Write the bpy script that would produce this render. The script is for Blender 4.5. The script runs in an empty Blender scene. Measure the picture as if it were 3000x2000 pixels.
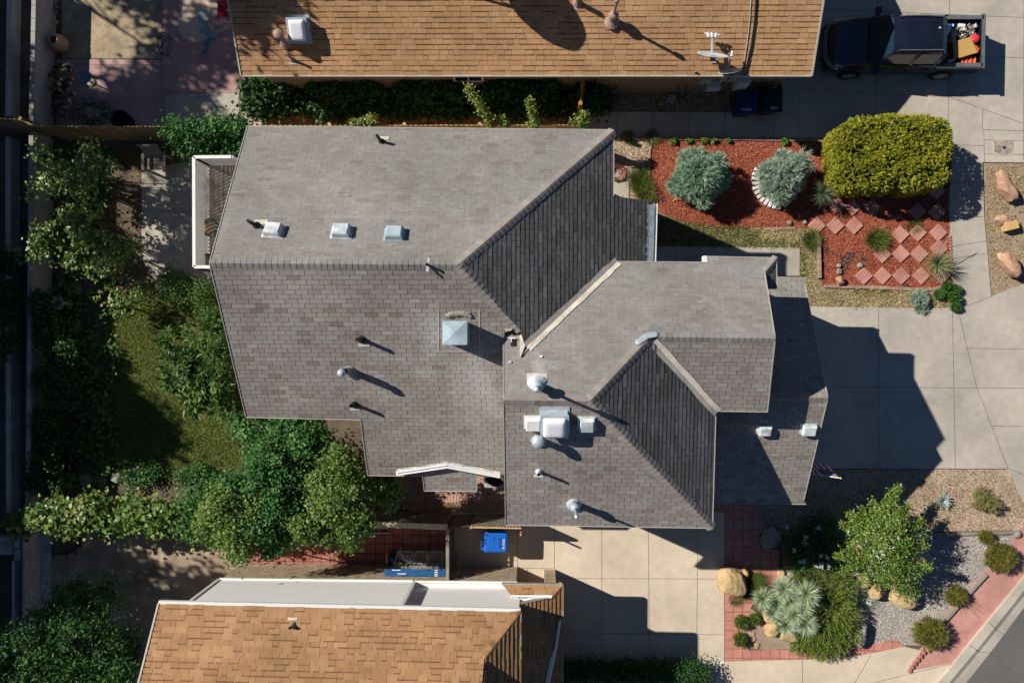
import bpy, bmesh, math, random
import numpy as np
from mathutils import Vector, Matrix
random.seed(7)
rng = np.random.default_rng(11)
C = bpy.context.scene.collection
FPX, CAMH = 2340.0, 27.0            # focal length in photo pixels, flying height
NADX, NADY = 1580.0, 980.0          # photo pixel straight below the drone
BE = math.atan((NADX - 1500.0) / FPX)
AL = math.atan((NADY - 1000.0) / FPX)
ROT = Matrix.Rotation(BE, 3, 'Y') @ Matrix.Rotation(AL, 3, 'X')
SUN_EL = math.radians(39.6)
SUN_H = (0.914, -0.406)             # shadows run this way over the ground


def ray(px, py):
    return ROT @ Vector(((px - 1500.0) / FPX, -(py - 1000.0) / FPX, -1.0))


def P(px, py, z=0.0):
    d = ray(px, py)
    t = (z - CAMH) / d.z
    return Vector((d.x * t, d.y * t, z))


class Plane:
    def __init__(self, p, n):
        self.p, self.n = Vector(p), Vector(n).normalized()
        if self.n.z < 0:
            self.n = -self.n

    def at(self, px, py):
        d = ray(px, py)
        o = Vector((0, 0, CAMH))
        t = (self.p - o).dot(self.n) / d.dot(self.n)
        return o + d * t

    def z(self, x, y):
        return self.p.z - (self.n.x * (x - self.p.x) + self.n.y * (y - self.p.y)) / self.n.z


def eave_plane(a, b, slope, up):
    """plane through the line a-b that climbs with the slope towards the horizontal side 'up'"""
    a, b = Vector(a), Vector(b)
    u = (b - a).normalized()
    h = Vector((-u.y, u.x, 0)).normalized()
    if h.dot(Vector((up[0], up[1], 0))) < 0:
        h = -h
    v = h + Vector((0, 0, slope))
    return Plane(a, u.cross(v))


def lin(c):
    return tuple((x / 12.92 if x <= 0.04045 else ((x + 0.055) / 1.055) ** 2.4) for x in c)


def rgb(r, g, b):
    return lin((r / 255.0, g / 255.0, b / 255.0))


# ------------------------------------------------------------------ materials
MATS = {}


def new_mat(name):
    m = bpy.data.materials.new(name)
    m.use_nodes = True
    nt = m.node_tree
    b = nt.nodes['Principled BSDF']
    return m, nt, b


def mat(name, c1, c2=None, scale=3.0, rough=0.85, fine=0.0, fscale=60.0, bump=0.0, bscale=80.0, metal=0.0,
        spec=0.3, tint=None, lo=0.35, hi=0.65, stretch=None, kind='noise', stains=None):
    """two-tone noise material; tint = (dark, light) ramp driven by the 'tint' attribute"""
    if name in MATS:
        return MATS[name]
    m, nt, b = new_mat(name)
    N, L = nt.nodes, nt.links
    tc = N.new('ShaderNodeTexCoord')
    vec = tc.outputs['Object']
    if stretch:
        mp = N.new('ShaderNodeMapping')
        mp.inputs['Scale'].default_value = stretch
        L.new(vec, mp.inputs['Vector'])
        vec = mp.outputs['Vector']
    c2 = c2 or c1
    if kind == 'voronoi':
        nz = N.new('ShaderNodeTexVoronoi')
        nz.inputs['Scale'].default_value = scale
        L.new(vec, nz.inputs['Vector'])
        sp = N.new('ShaderNodeSeparateColor')
        L.new(nz.outputs['Color'], sp.inputs['Color'])
        fac = sp.outputs['Red']
        lo, hi = 0.0, 1.0
    else:
        nz = N.new('ShaderNodeTexNoise')
        nz.inputs['Scale'].default_value = scale
        nz.inputs['Detail'].default_value = 6
        nz.inputs['Roughness'].default_value = 0.6
        L.new(vec, nz.inputs['Vector'])
        fac = nz.outputs['Fac']
    rp = N.new('ShaderNodeValToRGB')
    rp.color_ramp.elements[0].position = lo
    rp.color_ramp.elements[1].position = hi
    rp.color_ramp.elements[0].color = (*c1, 1)
    rp.color_ramp.elements[1].color = (*c2, 1)
    L.new(fac, rp.inputs['Fac'])
    col = rp.outputs['Color']

    def mult(col, facout, a, bb):
        mr = N.new('ShaderNodeMapRange')
        mr.inputs['From Min'].default_value = 0.25
        mr.inputs['From Max'].default_value = 0.75
        mr.inputs['To Min'].default_value = a
        mr.inputs['To Max'].default_value = bb
        L.new(facout, mr.inputs['Value'])
        mx = N.new('ShaderNodeMix')
        mx.data_type = 'RGBA'
        mx.blend_type = 'MULTIPLY'
        mx.inputs['Factor'].default_value = 1
        L.new(col, mx.inputs['A'])
        L.new(mr.outputs['Result'], mx.inputs['B'])
        return mx.outputs['Result']
    if tint:
        at = N.new('ShaderNodeAttribute')
        at.attribute_name = 'tint'
        r2 = N.new('ShaderNodeValToRGB')
        els = r2.color_ramp.elements
        els[0].color = (*tint[0], 1)
        els[1].color = (*tint[-1], 1)
        for i, cc in enumerate(tint[1:-1]):
            e = els.new((i + 1) / (len(tint) - 1))
            e.color = (*cc, 1)
        L.new(at.outputs['Fac'], r2.inputs['Fac'])
        mx = N.new('ShaderNodeMix')
        mx.data_type = 'RGBA'
        mx.blend_type = 'MULTIPLY'
        mx.inputs['Factor'].default_value = 1
        L.new(col, mx.inputs['A'])
        L.new(r2.outputs['Color'], mx.inputs['B'])
        col = mx.outputs['Result']
    if fine:
        n2 = N.new('ShaderNodeTexNoise')
        n2.inputs['Scale'].default_value = fscale
        n2.inputs['Detail'].default_value = 3
        L.new(tc.outputs['Object'], n2.inputs['Vector'])
        col = mult(col, n2.outputs['Fac'], 1 - fine, 1 + fine)
    if stains:
        n3 = N.new('ShaderNodeTexNoise')
        n3.inputs['Scale'].default_value = stains[0]
        n3.inputs['Detail'].default_value = 5
        L.new(tc.outputs['Object'], n3.inputs['Vector'])
        col = mult(col, n3.outputs['Fac'], 1 - stains[1], 1 + stains[1])
    L.new(col, b.inputs['Base Color'])
    b.inputs['Roughness'].default_value = rough
    b.inputs['Metallic'].default_value = metal
    b.inputs['Specular IOR Level'].default_value = spec
    if bump:
        if kind == 'voronoi':
            bn = N.new('ShaderNodeTexVoronoi')
            bo = bn.outputs['Distance']
        else:
            bn = N.new('ShaderNodeTexNoise')
            bn.inputs['Detail'].default_value = 4
            bo = bn.outputs['Fac']
        bn.inputs['Scale'].default_value = bscale
        L.new(tc.outputs['Object'], bn.inputs['Vector'])
        bp = N.new('ShaderNodeBump')
        bp.inputs['Strength'].default_value = bump
        bp.inputs['Distance'].default_value = 0.02
        L.new(bo, bp.inputs['Height'])
        L.new(bp.outputs['Normal'], b.inputs['Normal'])
    MATS[name] = m
    return m


def leaf_mat(name, cols, trans=0.3, rough=0.5, spec=0.3):
    if name in MATS:
        return MATS[name]
    m, nt, b = new_mat(name)
    N, L = nt.nodes, nt.links
    at = N.new('ShaderNodeAttribute')
    at.attribute_name = 'tint'
    r2 = N.new('ShaderNodeValToRGB')
    els = r2.color_ramp.elements
    els[0].color = (*cols[0], 1)
    els[1].color = (*cols[-1], 1)
    for i, cc in enumerate(cols[1:-1]):
        e = els.new((i + 1) / (len(cols) - 1))
        e.color = (*cc, 1)
    L.new(at.outputs['Fac'], r2.inputs['Fac'])
    L.new(r2.outputs['Color'], b.inputs['Base Color'])
    b.inputs['Roughness'].default_value = rough
    b.inputs['Specular IOR Level'].default_value = spec
    tr = N.new('ShaderNodeBsdfTranslucent')
    L.new(r2.outputs['Color'], tr.inputs['Color'])
    mx = N.new('ShaderNodeMixShader')
    mx.inputs['Fac'].default_value = trans
    L.new(b.outputs['BSDF'], mx.inputs[1])
    L.new(tr.outputs['BSDF'], mx.inputs[2])
    L.new(mx.outputs['Shader'], N['Material Output'].inputs['Surface'])
    MATS[name] = m
    return m


def brick_mat(name, c1, c2, mortar, bw, bh, msize=0.012, rough=0.9, axis='XY', offset=0.5, rot=0.0, bumpy=0.35, fine=0.12):
    if name in MATS:
        return MATS[name]
    m, nt, b = new_mat(name)
    N, L = nt.nodes, nt.links
    tc = N.new('ShaderNodeTexCoord')
    vec = tc.outputs['Object']
    if axis == 'XZ':
        sx = N.new('ShaderNodeSeparateXYZ')
        cx = N.new('ShaderNodeCombineXYZ')
        ad = N.new('ShaderNodeMath')
        ad.operation = 'ADD'
        L.new(vec, sx.inputs[0])
        L.new(sx.outputs['X'], ad.inputs[0])
        L.new(sx.outputs['Y'], ad.inputs[1])
        L.new(ad.outputs[0], cx.inputs['X'])
        L.new(sx.outputs['Z'], cx.inputs['Y'])
        vec = cx.outputs[0]
    elif rot:
        mp = N.new('ShaderNodeMapping')
        mp.inputs['Rotation'].default_value = (0, 0, rot)
        L.new(vec, mp.inputs['Vector'])
        vec = mp.outputs['Vector']
    br = N.new('ShaderNodeTexBrick')
    br.offset = offset
    br.inputs['Color1'].default_value = (*c1, 1)
    br.inputs['Color2'].default_value = (*c2, 1)
    br.inputs['Mortar'].default_value = (*mortar, 1)
    br.inputs['Scale'].default_value = 1
    br.inputs['Brick Width'].default_value = bw
    br.inputs['Row Height'].default_value = bh
    br.inputs['Mortar Size'].default_value = msize
    br.inputs['Bias'].default_value = 0
    L.new(vec, br.inputs['Vector'])
    n2 = N.new('ShaderNodeTexNoise')
    n2.inputs['Scale'].default_value = 9
    n2.inputs['Detail'].default_value = 7
    L.new(tc.outputs['Object'], n2.inputs['Vector'])
    mr = N.new('ShaderNodeMapRange')
    mr.inputs['From Min'].default_value = 0.3
    mr.inputs['From Max'].default_value = 0.7
    mr.inputs['To Min'].default_value = 1 - fine
    mr.inputs['To Max'].default_value = 1 + fine
    L.new(n2.outputs['Fac'], mr.inputs['Value'])
    mx = N.new('ShaderNodeMix')
    mx.data_type = 'RGBA'
    mx.blend_type = 'MULTIPLY'
    mx.inputs['Factor'].default_value = 1
    L.new(br.outputs['Color'], mx.inputs['A'])
    L.new(mr.outputs['Result'], mx.inputs['B'])
    L.new(mx.outputs['Result'], b.inputs['Base Color'])
    b.inputs['Roughness'].default_value = rough
    b.inputs['Specular IOR Level'].default_value = 0.25
    bp = N.new('ShaderNodeBump')
    bp.invert = True
    bp.inputs['Strength'].default_value = bumpy
    bp.inputs['Distance'].default_value = 0.01
    L.new(br.outputs['Fac'], bp.inputs['Height'])
    L.new(bp.outputs['Normal'], b.inputs['Normal'])
    MATS[name] = m
    return m


# ------------------------------------------------------------------ mesh builder
class MB:
    def __init__(self):
        self.v, self.f, self.mi, self.t = [], [], [], []

    def face(self, pts, mi=0, t=0.5):
        b = len(self.v)
        self.v.extend([tuple(p) for p in pts])
        self.f.append(tuple(range(b, b + len(pts))))
        self.mi.append(mi)
        self.t.append(t)

    def mesh(self, pts, faces, mi=0, t=0.5):
        b = len(self.v)
        self.v.extend([tuple(p) for p in pts])
        for f in faces:
            self.f.append(tuple(b + i for i in f))
            self.mi.append(mi)
            self.t.append(t)

    def box(self, c, s, mi=0, t=0.5, rot=0.0, M=None):
        hx, hy, hz = s[0] / 2, s[1] / 2, s[2] / 2
        pts = [Vector((x, y, z)) for x in (-hx, hx) for y in (-hy, hy) for z in (-hz, hz)]
        R = Matrix.Rotation(rot, 3, 'Z') if M is None else M
        pts = [R @ p + Vector(c) for p in pts]
        self.mesh(pts, [(0, 1, 3, 2), (4, 6, 7, 5), (0, 4, 5, 1), (2, 3, 7, 6), (0, 2, 6, 4), (1, 5, 7, 3)], mi, t)

    def bar(self, a, b, w, h, mi=0, t=0.5, up=(0, 0, 1)):
        a, b = Vector(a), Vector(b)
        d = (b - a)
        ln = d.length
        d.normalize()
        u = Vector(up)
        s = d.cross(u)
        if s.length < 1e-4:
            s = d.cross(Vector((1, 0, 0)))
        s.normalize()
        u = s.cross(d).normalized()
        M = Matrix((d, s, u)).transposed()
        self.box((a + b) / 2, (ln, w, h), mi, t, M=M)

    def tube(self, path, r, n=8, mi=0, t=0.5, caps=True):
        path = [Vector(p) for p in path]
        rs = r if isinstance(r, (list, tuple)) else [r] * len(path)
        rings = []
        b = len(self.v)
        for i, p in enumerate(path):
            d = (path[min(i + 1, len(path) - 1)] - path[max(i - 1, 0)])
            d = d.normalized() if d.length > 1e-7 else Vector((0, 0, 1))
            ref = Vector((0, 0, 1)) if abs(d.z) < 0.9 else Vector((1, 0, 0))
            s = d.cross(ref).normalized()
            u = s.cross(d)
            for k in range(n):
                a = 2 * math.pi * k / n
                self.v.append(tuple(p + (s * math.cos(a) + u * math.sin(a)) * rs[i]))
        for i in range(len(path) - 1):
            for k in range(n):
                k2 = (k + 1) % n
                self.f.append((b + i * n + k, b + i * n + k2, b + (i + 1) * n + k2, b + (i + 1) * n + k))
                self.mi.append(mi)
                self.t.append(t)
        if caps:
            self.f.append(tuple(b + k for k in range(n))[::-1])
            self.f.append(tuple(b + (len(path) - 1) * n + k for k in range(n)))
            self.mi += [mi, mi]
            self.t += [t, t]

    def lathe(self, c, prof, n=16, mi=0, t=0.5, axis=None):
        """prof = [(r, z)...] around a vertical axis through c"""
        c = Vector(c)
        R = Matrix.Identity(3)
        if axis is not None:
            R = Vector((0, 0, 1)).rotation_difference(Vector(axis)).to_matrix()
        b = len(self.v)
        for r, z in prof:
            for k in range(n):
                a = 2 * math.pi * k / n
                self.v.append(tuple(c + R @ Vector((r * math.cos(a), r * math.sin(a), z))))
        for i in range(len(prof) - 1):
            for k in range(n):
                k2 = (k + 1) % n
                self.f.append((b + i * n + k, b + i * n + k2, b + (i + 1) * n + k2, b + (i + 1) * n + k))
                self.mi.append(mi)
                self.t.append(t)
        for i in (0, len(prof) - 1):
            if prof[i][0] > 1e-4:
                self.f.append(tuple(b + i * n + k for k in range(n)))
                self.mi.append(mi)
                self.t.append(t)

    def prism(self, pts, h, mi=0, t=0.5, side=None):
        """pts = top outline (3D); extruded down by h"""
        pts = [Vector(p) for p in pts]
        self.face(pts, mi, t)
        low = [p - Vector((0, 0, h)) for p in pts]
        n = len(pts)
        for i in range(n):
            j = (i + 1) % n
            self.face([pts[i], low[i], low[j], pts[j]], mi if side is None else side, t)
        self.face(low[::-1], mi if side is None else side, t)

    def build(self, name, mats, parent=None, smooth=False, tri=False, bevel=0.0):
        me = bpy.data.meshes.new(name)
        me.from_pydata(self.v, [], self.f)
        mats = mats if isinstance(mats, (list, tuple)) else [mats]
        for m in mats:
            me.materials.append(m)
        me.polygons.foreach_set('material_index', self.mi)
        a = me.attributes.new('tint', 'FLOAT', 'FACE')
        a.data.foreach_set('value', self.t)
        if smooth:
            me.polygons.foreach_set('use_smooth', [True] * len(self.f))
        bm = bmesh.new()
        bm.from_mesh(me)
        if smooth or bevel:
            bmesh.ops.remove_doubles(bm, verts=bm.verts, dist=1e-4)
        bmesh.ops.recalc_face_normals(bm, faces=bm.faces)
        if bevel:
            bmesh.ops.bevel(bm, geom=[e for e in bm.edges if e.calc_face_angle(0) > 0.6], offset=bevel, segments=2,
                            affect='EDGES', profile=0.6)
        if tri:
            bmesh.ops.triangulate(bm, faces=[f for f in bm.faces if len(f.verts) > 4])
        bm.to_mesh(me)
        bm.free()
        me.update()
        o = bpy.data.objects.new(name, me)
        C.objects.link(o)
        if parent is not None:
            adopt(o, parent)
        return o


WORLD = {}


def world_of(o):
    return WORLD.get(o.name, Matrix.Identity(4))


def adopt(o, parent):
    o.parent = parent
    o.matrix_parent_inverse = world_of(parent).inverted()


def thing(name, label, cat, loc=(0, 0, 0), group=None):
    o = bpy.data.objects.new(name, None)
    o.empty_display_size = 0.2
    C.objects.link(o)
    o.location = Vector(loc)
    WORLD[o.name] = Matrix.Translation(Vector(loc))
    return tag(o, label, cat, group)


def tag(o, label, cat, group=None, kind=None):
    o['label'] = label
    o['category'] = cat
    if group:
        o['group'] = group
    if kind:
        o['kind'] = kind
    return o


def struct(o):
    o['kind'] = 'structure'
    return o


def sheet(name, pix, z, m, thick=0.0, joints=(), jm=None, jw=0.013, kind='structure'):
    """a ground sheet from photo pixels, with optional joint lines"""
    b = MB()
    pts = [P(x, y, z) for x, y in pix]
    if thick:
        b.prism(pts, thick)
    else:
        b.face(pts)
    for (x0, y0), (x1, y1) in joints:
        a, c = P(x0, y0, z), P(x1, y1, z)
        d = (c - a).normalized()
        s = Vector((-d.y, d.x, 0)) * jw / 2
        up = Vector((0, 0, 0.004))
        b.face([a - s + up, c - s + up, c + s + up, a + s + up], 1)
    o = b.build(name, [m, jm or m], tri=True)
    o['kind'] = kind
    return o
# ------------------------------------------------------------------ surface materials
GRAYSH = dict(scale=2.6, rough=0.95, fine=0.16, fscale=38, stains=(0.5, 0.2), bump=0.25, bscale=160, spec=0.15)


def shingle_mat(name, ramp, patch=None, streak=0.0):
    """granule shingle; patch = list of (x, y, rx, ry, strength) weather-bleached areas on the roof"""
    m = mat(name, (0.92, 0.92, 0.92), (1.06, 1.06, 1.06), tint=ramp, **GRAYSH)
    nt = m.node_tree
    N, L = nt.nodes, nt.links
    b = N['Principled BSDF']
    src = b.inputs['Base Color'].links[0].from_socket
    tc = N.new('ShaderNodeTexCoord')
    if streak:
        mp = N.new('ShaderNodeMapping')
        mp.inputs['Scale'].default_value = (2.2, 16, 16)
        L.new(tc.outputs['Object'], mp.inputs['Vector'])
        nz = N.new('ShaderNodeTexNoise')
        nz.inputs['Scale'].default_value = 1.6
        nz.inputs['Detail'].default_value = 8
        nz.inputs['Roughness'].default_value = 0.75
        L.new(mp.outputs['Vector'], nz.inputs['Vector'])
        mr = N.new('ShaderNodeMapRange')
        mr.inputs['From Min'].default_value = 0.54
        mr.inputs['From Max'].default_value = 0.72
        mr.inputs['To Min'].default_value = 0
        mr.inputs['To Max'].default_value = streak
        L.new(nz.outputs['Fac'], mr.inputs['Value'])
        mx = N.new('ShaderNodeMix')
        mx.data_type = 'RGBA'
        L.new(mr.outputs['Result'], mx.inputs['Factor'])
        L.new(src, mx.inputs['A'])
        mx.inputs['B'].default_value = (0.52, 0.49, 0.45, 1)
        src = mx.outputs['Result']
    for (x, y, rx, ry, st, colr) in (patch or []):
        sub = N.new('ShaderNodeVectorMath')
        sub.operation = 'SUBTRACT'
        L.new(tc.outputs['Object'], sub.inputs[0])
        sub.inputs[1].default_value = (x, y, 0)
        mul = N.new('ShaderNodeVectorMath')
        mul.operation = 'MULTIPLY'
        L.new(sub.outputs[0], mul.inputs[0])
        mul.inputs[1].default_value = (1 / rx, 1 / ry, 0)
        ln = N.new('ShaderNodeVectorMath')
        ln.operation = 'LENGTH'
        L.new(mul.outputs[0], ln.inputs[0])
        nz = N.new('ShaderNodeTexNoise')
        nz.inputs['Scale'].default_value = 2.0
        nz.inputs['Detail'].default_value = 6
        L.new(tc.outputs['Object'], nz.inputs['Vector'])
        ad = N.new('ShaderNodeMath')
        ad.operation = 'MULTIPLY_ADD'
        L.new(nz.outputs['Fac'], ad.inputs[0])
        ad.inputs[1].default_value = 1.4
        L.new(ln.outputs['Value'], ad.inputs[2])
        mr = N.new('ShaderNodeMapRange')
        mr.interpolation_type = 'SMOOTHSTEP'
        mr.inputs['From Min'].default_value = 0.75
        mr.inputs['From Max'].default_value = 1.75
        mr.inputs['To Min'].default_value = st
        mr.inputs['To Max'].default_value = 0
        L.new(ad.outputs[0], mr.inputs['Value'])
        mx = N.new('ShaderNodeMix')
        mx.data_type = 'RGBA'
        L.new(mr.outputs['Result'], mx.inputs['Factor'])
        L.new(src, mx.inputs['A'])
        mx.inputs['B'].default_value = (*colr, 1)
        src = mx.outputs['Result']
    L.new(src, b.inputs['Base Color'])
    return m


GRAMP = [(0.22, 0.178, 0.155), (0.262, 0.222, 0.198), (0.28, 0.25, 0.226), (0.30, 0.275, 0.25), (0.33, 0.308, 0.282)]
pc = P(1400, 1130, 6.5)
pd = P(1415, 1330, 5.4)
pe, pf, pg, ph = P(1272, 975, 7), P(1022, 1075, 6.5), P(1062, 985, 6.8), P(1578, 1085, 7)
M_SHN = shingle_mat('grey_shingle_weathered', [(0.215, 0.19, 0.172), (0.24, 0.225, 0.207), (0.258, 0.248, 0.232), (0.275, 0.268, 0.25)], streak=0.65, patch=[(ph.x, ph.y, .22, .5, .6, (.46, .45, .43))])
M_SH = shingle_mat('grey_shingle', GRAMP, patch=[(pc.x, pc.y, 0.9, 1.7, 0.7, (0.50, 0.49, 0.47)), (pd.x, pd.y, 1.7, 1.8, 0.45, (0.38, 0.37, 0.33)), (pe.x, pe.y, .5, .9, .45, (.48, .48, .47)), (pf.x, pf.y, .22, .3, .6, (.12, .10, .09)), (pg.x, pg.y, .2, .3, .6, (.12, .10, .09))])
M_SHE = shingle_mat('grey_shingle_east_dim', [(0.095, 0.085, 0.08), (0.125, 0.115, 0.11), (0.15, 0.145, 0.142), (0.18, 0.18, 0.18)])  # same shingle, with the dimness of the east-facing slopes put into its colour
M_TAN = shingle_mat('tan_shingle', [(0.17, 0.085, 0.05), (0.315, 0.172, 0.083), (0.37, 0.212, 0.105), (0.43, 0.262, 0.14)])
M_TANU = shingle_mat('tan_shingle_upper', [(0.19, 0.10, 0.058), (0.40, 0.22, 0.108), (0.465, 0.27, 0.138), (0.53, 0.33, 0.18)])  # lighter tan of the upper house's own shingles
M_DECK = mat('roof_felt', (0.02, 0.018, 0.017), (0.03, 0.028, 0.026), scale=20)
M_DECKT = mat('brown_felt', (0.075, 0.042, 0.025), (0.10, 0.06, 0.036), scale=20)
M_FASCIA = mat('fascia_paint', rgb(150, 142, 130), rgb(165, 158, 146), scale=6, rough=0.6, fine=0.08)
M_DRIP = mat('drip_edge_metal', (0.42, 0.39, 0.34), (0.50, 0.46, 0.40), scale=8, rough=0.55)
M_WHITE = mat('white_paint', (0.72, 0.72, 0.70), (0.80, 0.80, 0.78), scale=5, rough=0.55, fine=0.06)
M_FLASH = mat('cream_flashing', (0.52, 0.47, 0.38), (0.66, 0.61, 0.52), scale=4, rough=0.55, fine=0.15, stains=(2.5, 0.2))
M_GALV = mat('galvanised_metal', (0.36, 0.42, 0.46), (0.55, 0.60, 0.64), scale=7, rough=0.5, metal=0.25, fine=0.12)
M_GALVD = mat('dull_metal', (0.22, 0.20, 0.18), (0.34, 0.31, 0.28), scale=9, rough=0.6, fine=0.15)
M_BLACK = mat('black_rubber', (0.012, 0.012, 0.013), (0.022, 0.022, 0.024), scale=10, rough=0.6)
M_PINKPIPE = mat('brown_primed_metal', (0.30, 0.20, 0.17), (0.38, 0.27, 0.24), scale=9, rough=0.6)
M_STUCCO = mat('stucco', (0.40, 0.35, 0.29), (0.46, 0.41, 0.34), scale=5, rough=0.9, bump=0.3, bscale=90)
M_BRICKW = brick_mat('tan_brick_wall', (0.46, 0.34, 0.22), (0.56, 0.44, 0.31), (0.36, 0.30, 0.23), 0.30, 0.10, 0.010, axis='XZ', fine=0.25)
M_BRICKN = brick_mat('brown_brick_wall', (0.30, 0.20, 0.12), (0.40, 0.27, 0.17), (0.24, 0.18, 0.13), 0.28, 0.085, 0.010, axis='XZ', fine=0.25)
M_GLASS = mat('window_glass', (0.01, 0.014, 0.018), rough=0.05, spec=0.6)

M_CONC = mat('grey_concrete', (0.40, 0.358, 0.30), (0.455, 0.412, 0.352), scale=4.0, rough=0.92, fine=0.10, fscale=45, bump=0.12, bscale=120, stains=(0.55, 0.2))
M_CONC2 = mat('beige_concrete', (0.57, 0.475, 0.36), (0.63, 0.535, 0.41), scale=3.5, rough=0.92, fine=0.08, fscale=45, bump=0.1, bscale=120, stains=(0.5, 0.15))
M_JOINT = mat('joint', (0.075, 0.066, 0.056), (0.14, 0.12, 0.10), scale=4, rough=1)
M_CURB = mat('curb_concrete', (0.42, 0.375, 0.31), (0.50, 0.45, 0.375), scale=1.5, rough=0.92, fine=0.12, stains=(0.8, 0.18))
M_ASPH = mat('asphalt', (0.10, 0.098, 0.096), (0.155, 0.15, 0.145), scale=70, rough=0.95, fine=0.3, fscale=160, stains=(0.7, 0.12))
M_SOIL = mat('brown_soil', (0.10, 0.074, 0.052), (0.17, 0.13, 0.092), scale=2.2, rough=1, fine=0.3, fscale=50, bump=0.6, bscale=40)
M_SAND = mat('pale_dirt', (0.28, 0.21, 0.145), (0.38, 0.295, 0.21), scale=3, rough=1, fine=0.28, fscale=45, bump=0.5, bscale=45)
M_TANGR = mat('tan_gravel', (0.22, 0.15, 0.095), (0.60, 0.47, 0.35), scale=26, rough=1, kind='voronoi', bump=0.7, bscale=26, stains=(1.2, 0.25))
M_BLUEGR = mat('grey_gravel', (0.26, 0.225, 0.195), (0.55, 0.50, 0.455), scale=34, rough=1, kind='voronoi', bump=0.8, bscale=22, stains=(1.5, 0.25))
M_DKGR = mat('brown_gravel', (0.10, 0.07, 0.05), (0.36, 0.27, 0.2), scale=24, rough=1, kind='voronoi', bump=0.7, bscale=24)
M_MULCH = mat('red_mulch', (0.15, 0.036, 0.020), (0.46, 0.135, 0.078), scale=30, rough=1, kind='voronoi', bump=0.8, bscale=30, stains=(1.0, 0.28))
M_PINK = mat('pink_stamped_concrete', (0.44, 0.215, 0.18), (0.52, 0.275, 0.23), scale=2.5, rough=0.95, fine=0.16, fscale=40, bump=0.2, bscale=70, stains=(0.8, 0.15))
M_PATIO = mat('red_patio_concrete', (0.43, 0.27, 0.25), (0.52, 0.345, 0.325), scale=1.2, rough=0.92, fine=0.12, stains=(0.6, 0.15))
M_PAINTTAN = mat('tan_floor_paint', (0.62, 0.47, 0.36), (0.70, 0.54, 0.42), scale=3, rough=0.9, fine=0.1)
M_CYAN = mat('turquoise_chalk', (0.10, 0.40, 0.42), (0.22, 0.46, 0.47), scale=9, rough=1, fine=0.4, fscale=30)
M_REDPAV = brick_mat('red_square_pavers', (0.36, 0.13, 0.098), (0.44, 0.18, 0.14), (0.09, 0.045, 0.035), 0.31, 0.31, 0.012, offset=0.0)
M_REDPAV2 = brick_mat('salmon_pavers', (0.48, 0.20, 0.155), (0.56, 0.255, 0.20), (0.22, 0.10, 0.08), 0.31, 0.31, 0.010, offset=0.0)
M_REDBRK = brick_mat('pink_brick_paving', (0.44, 0.25, 0.20), (0.54, 0.33, 0.265), (0.20, 0.12, 0.09), 0.10, 0.30, 0.010, offset=0.5)
M_FLAG = mat('flagstone', (0.29, 0.225, 0.16), (0.43, 0.335, 0.245), scale=2.2, rough=0.95, kind='voronoi', fine=0.2, stains=(1.6, 0.3))
M_TILE = mat('salmon_stepping_stone', (0.44, 0.205, 0.165), (0.53, 0.27, 0.22), scale=2.2, rough=0.9, fine=0.14, fscale=35, stains=(1.3, 0.18))
M_FABRIC = mat('weed_fabric', (0.022, 0.022, 0.024), (0.05, 0.048, 0.048), scale=12, rough=0.9)
M_WOOD = mat('weathered_wood', (0.22, 0.155, 0.095), (0.34, 0.25, 0.16), scale=2.5, rough=0.9, fine=0.25, stretch=(1, 1, 0.15))
M_WOODY = mat('fresh_pine', (0.50, 0.33, 0.15), (0.62, 0.43, 0.22), scale=3, rough=0.85, fine=0.2)
M_WOODG = mat('grey_wood', (0.22, 0.19, 0.155), (0.32, 0.28, 0.235), scale=3, rough=0.9, fine=0.22)
M_ORANGEW = mat('orange_stained_wood', (0.36, 0.17, 0.035), (0.46, 0.24, 0.06), scale=4, rough=0.7, fine=0.2)
M_BLOCK = mat('concrete_block', (0.42, 0.41, 0.39), (0.54, 0.53, 0.51), scale=2, rough=0.95, fine=0.15, bump=0.3, bscale=60, stains=(1, 0.2))
M_BLOCKT = mat('tan_block', (0.50, 0.42, 0.30), (0.60, 0.51, 0.38), scale=3, rough=0.95, fine=0.15)
M_SANDST = mat('sandstone', (0.40, 0.275, 0.135), (0.58, 0.425, 0.235), scale=2.0, rough=0.95, fine=0.22, fscale=20, bump=0.6, bscale=14, stains=(3, 0.2))
M_REDST = mat('red_sandstone', (0.36, 0.20, 0.125), (0.50, 0.33, 0.225), scale=3.0, rough=0.95, fine=0.25, fscale=16, bump=0.6, bscale=18)
M_GREYST = mat('grey_rock', (0.24, 0.22, 0.19), (0.36, 0.335, 0.29), scale=3.0, rough=0.95, fine=0.25, bump=0.5, bscale=18)
M_BARK = mat('bark', (0.09, 0.065, 0.045), (0.17, 0.13, 0.095), scale=8, rough=1, bump=0.6, bscale=30)
M_TERRA = mat('clay_pot', (0.40, 0.27, 0.175), (0.50, 0.35, 0.24), scale=3, rough=0.9, fine=0.15)
M_BLUEP = mat('blue_plastic', (0.008, 0.115, 0.50), (0.012, 0.14, 0.58), scale=3, rough=0.4, spec=0.4)
M_BLUEP2 = mat('blue_plastic_deep', (0.006, 0.07, 0.36), (0.008, 0.085, 0.42), scale=3, rough=0.45, spec=0.4)
M_NAVYP = mat('navy_plastic', (0.010, 0.016, 0.065), (0.014, 0.022, 0.085), scale=3, rough=0.5)
M_BLKP = mat('black_plastic', (0.010, 0.011, 0.014), (0.016, 0.017, 0.021), scale=3, rough=0.5)
M_LETTER = mat('white_lettering', (0.75, 0.78, 0.80), rough=0.6)
# ------------------------------------------------------------------ roof helpers
from mathutils.geometry import tessellate_polygon


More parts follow.
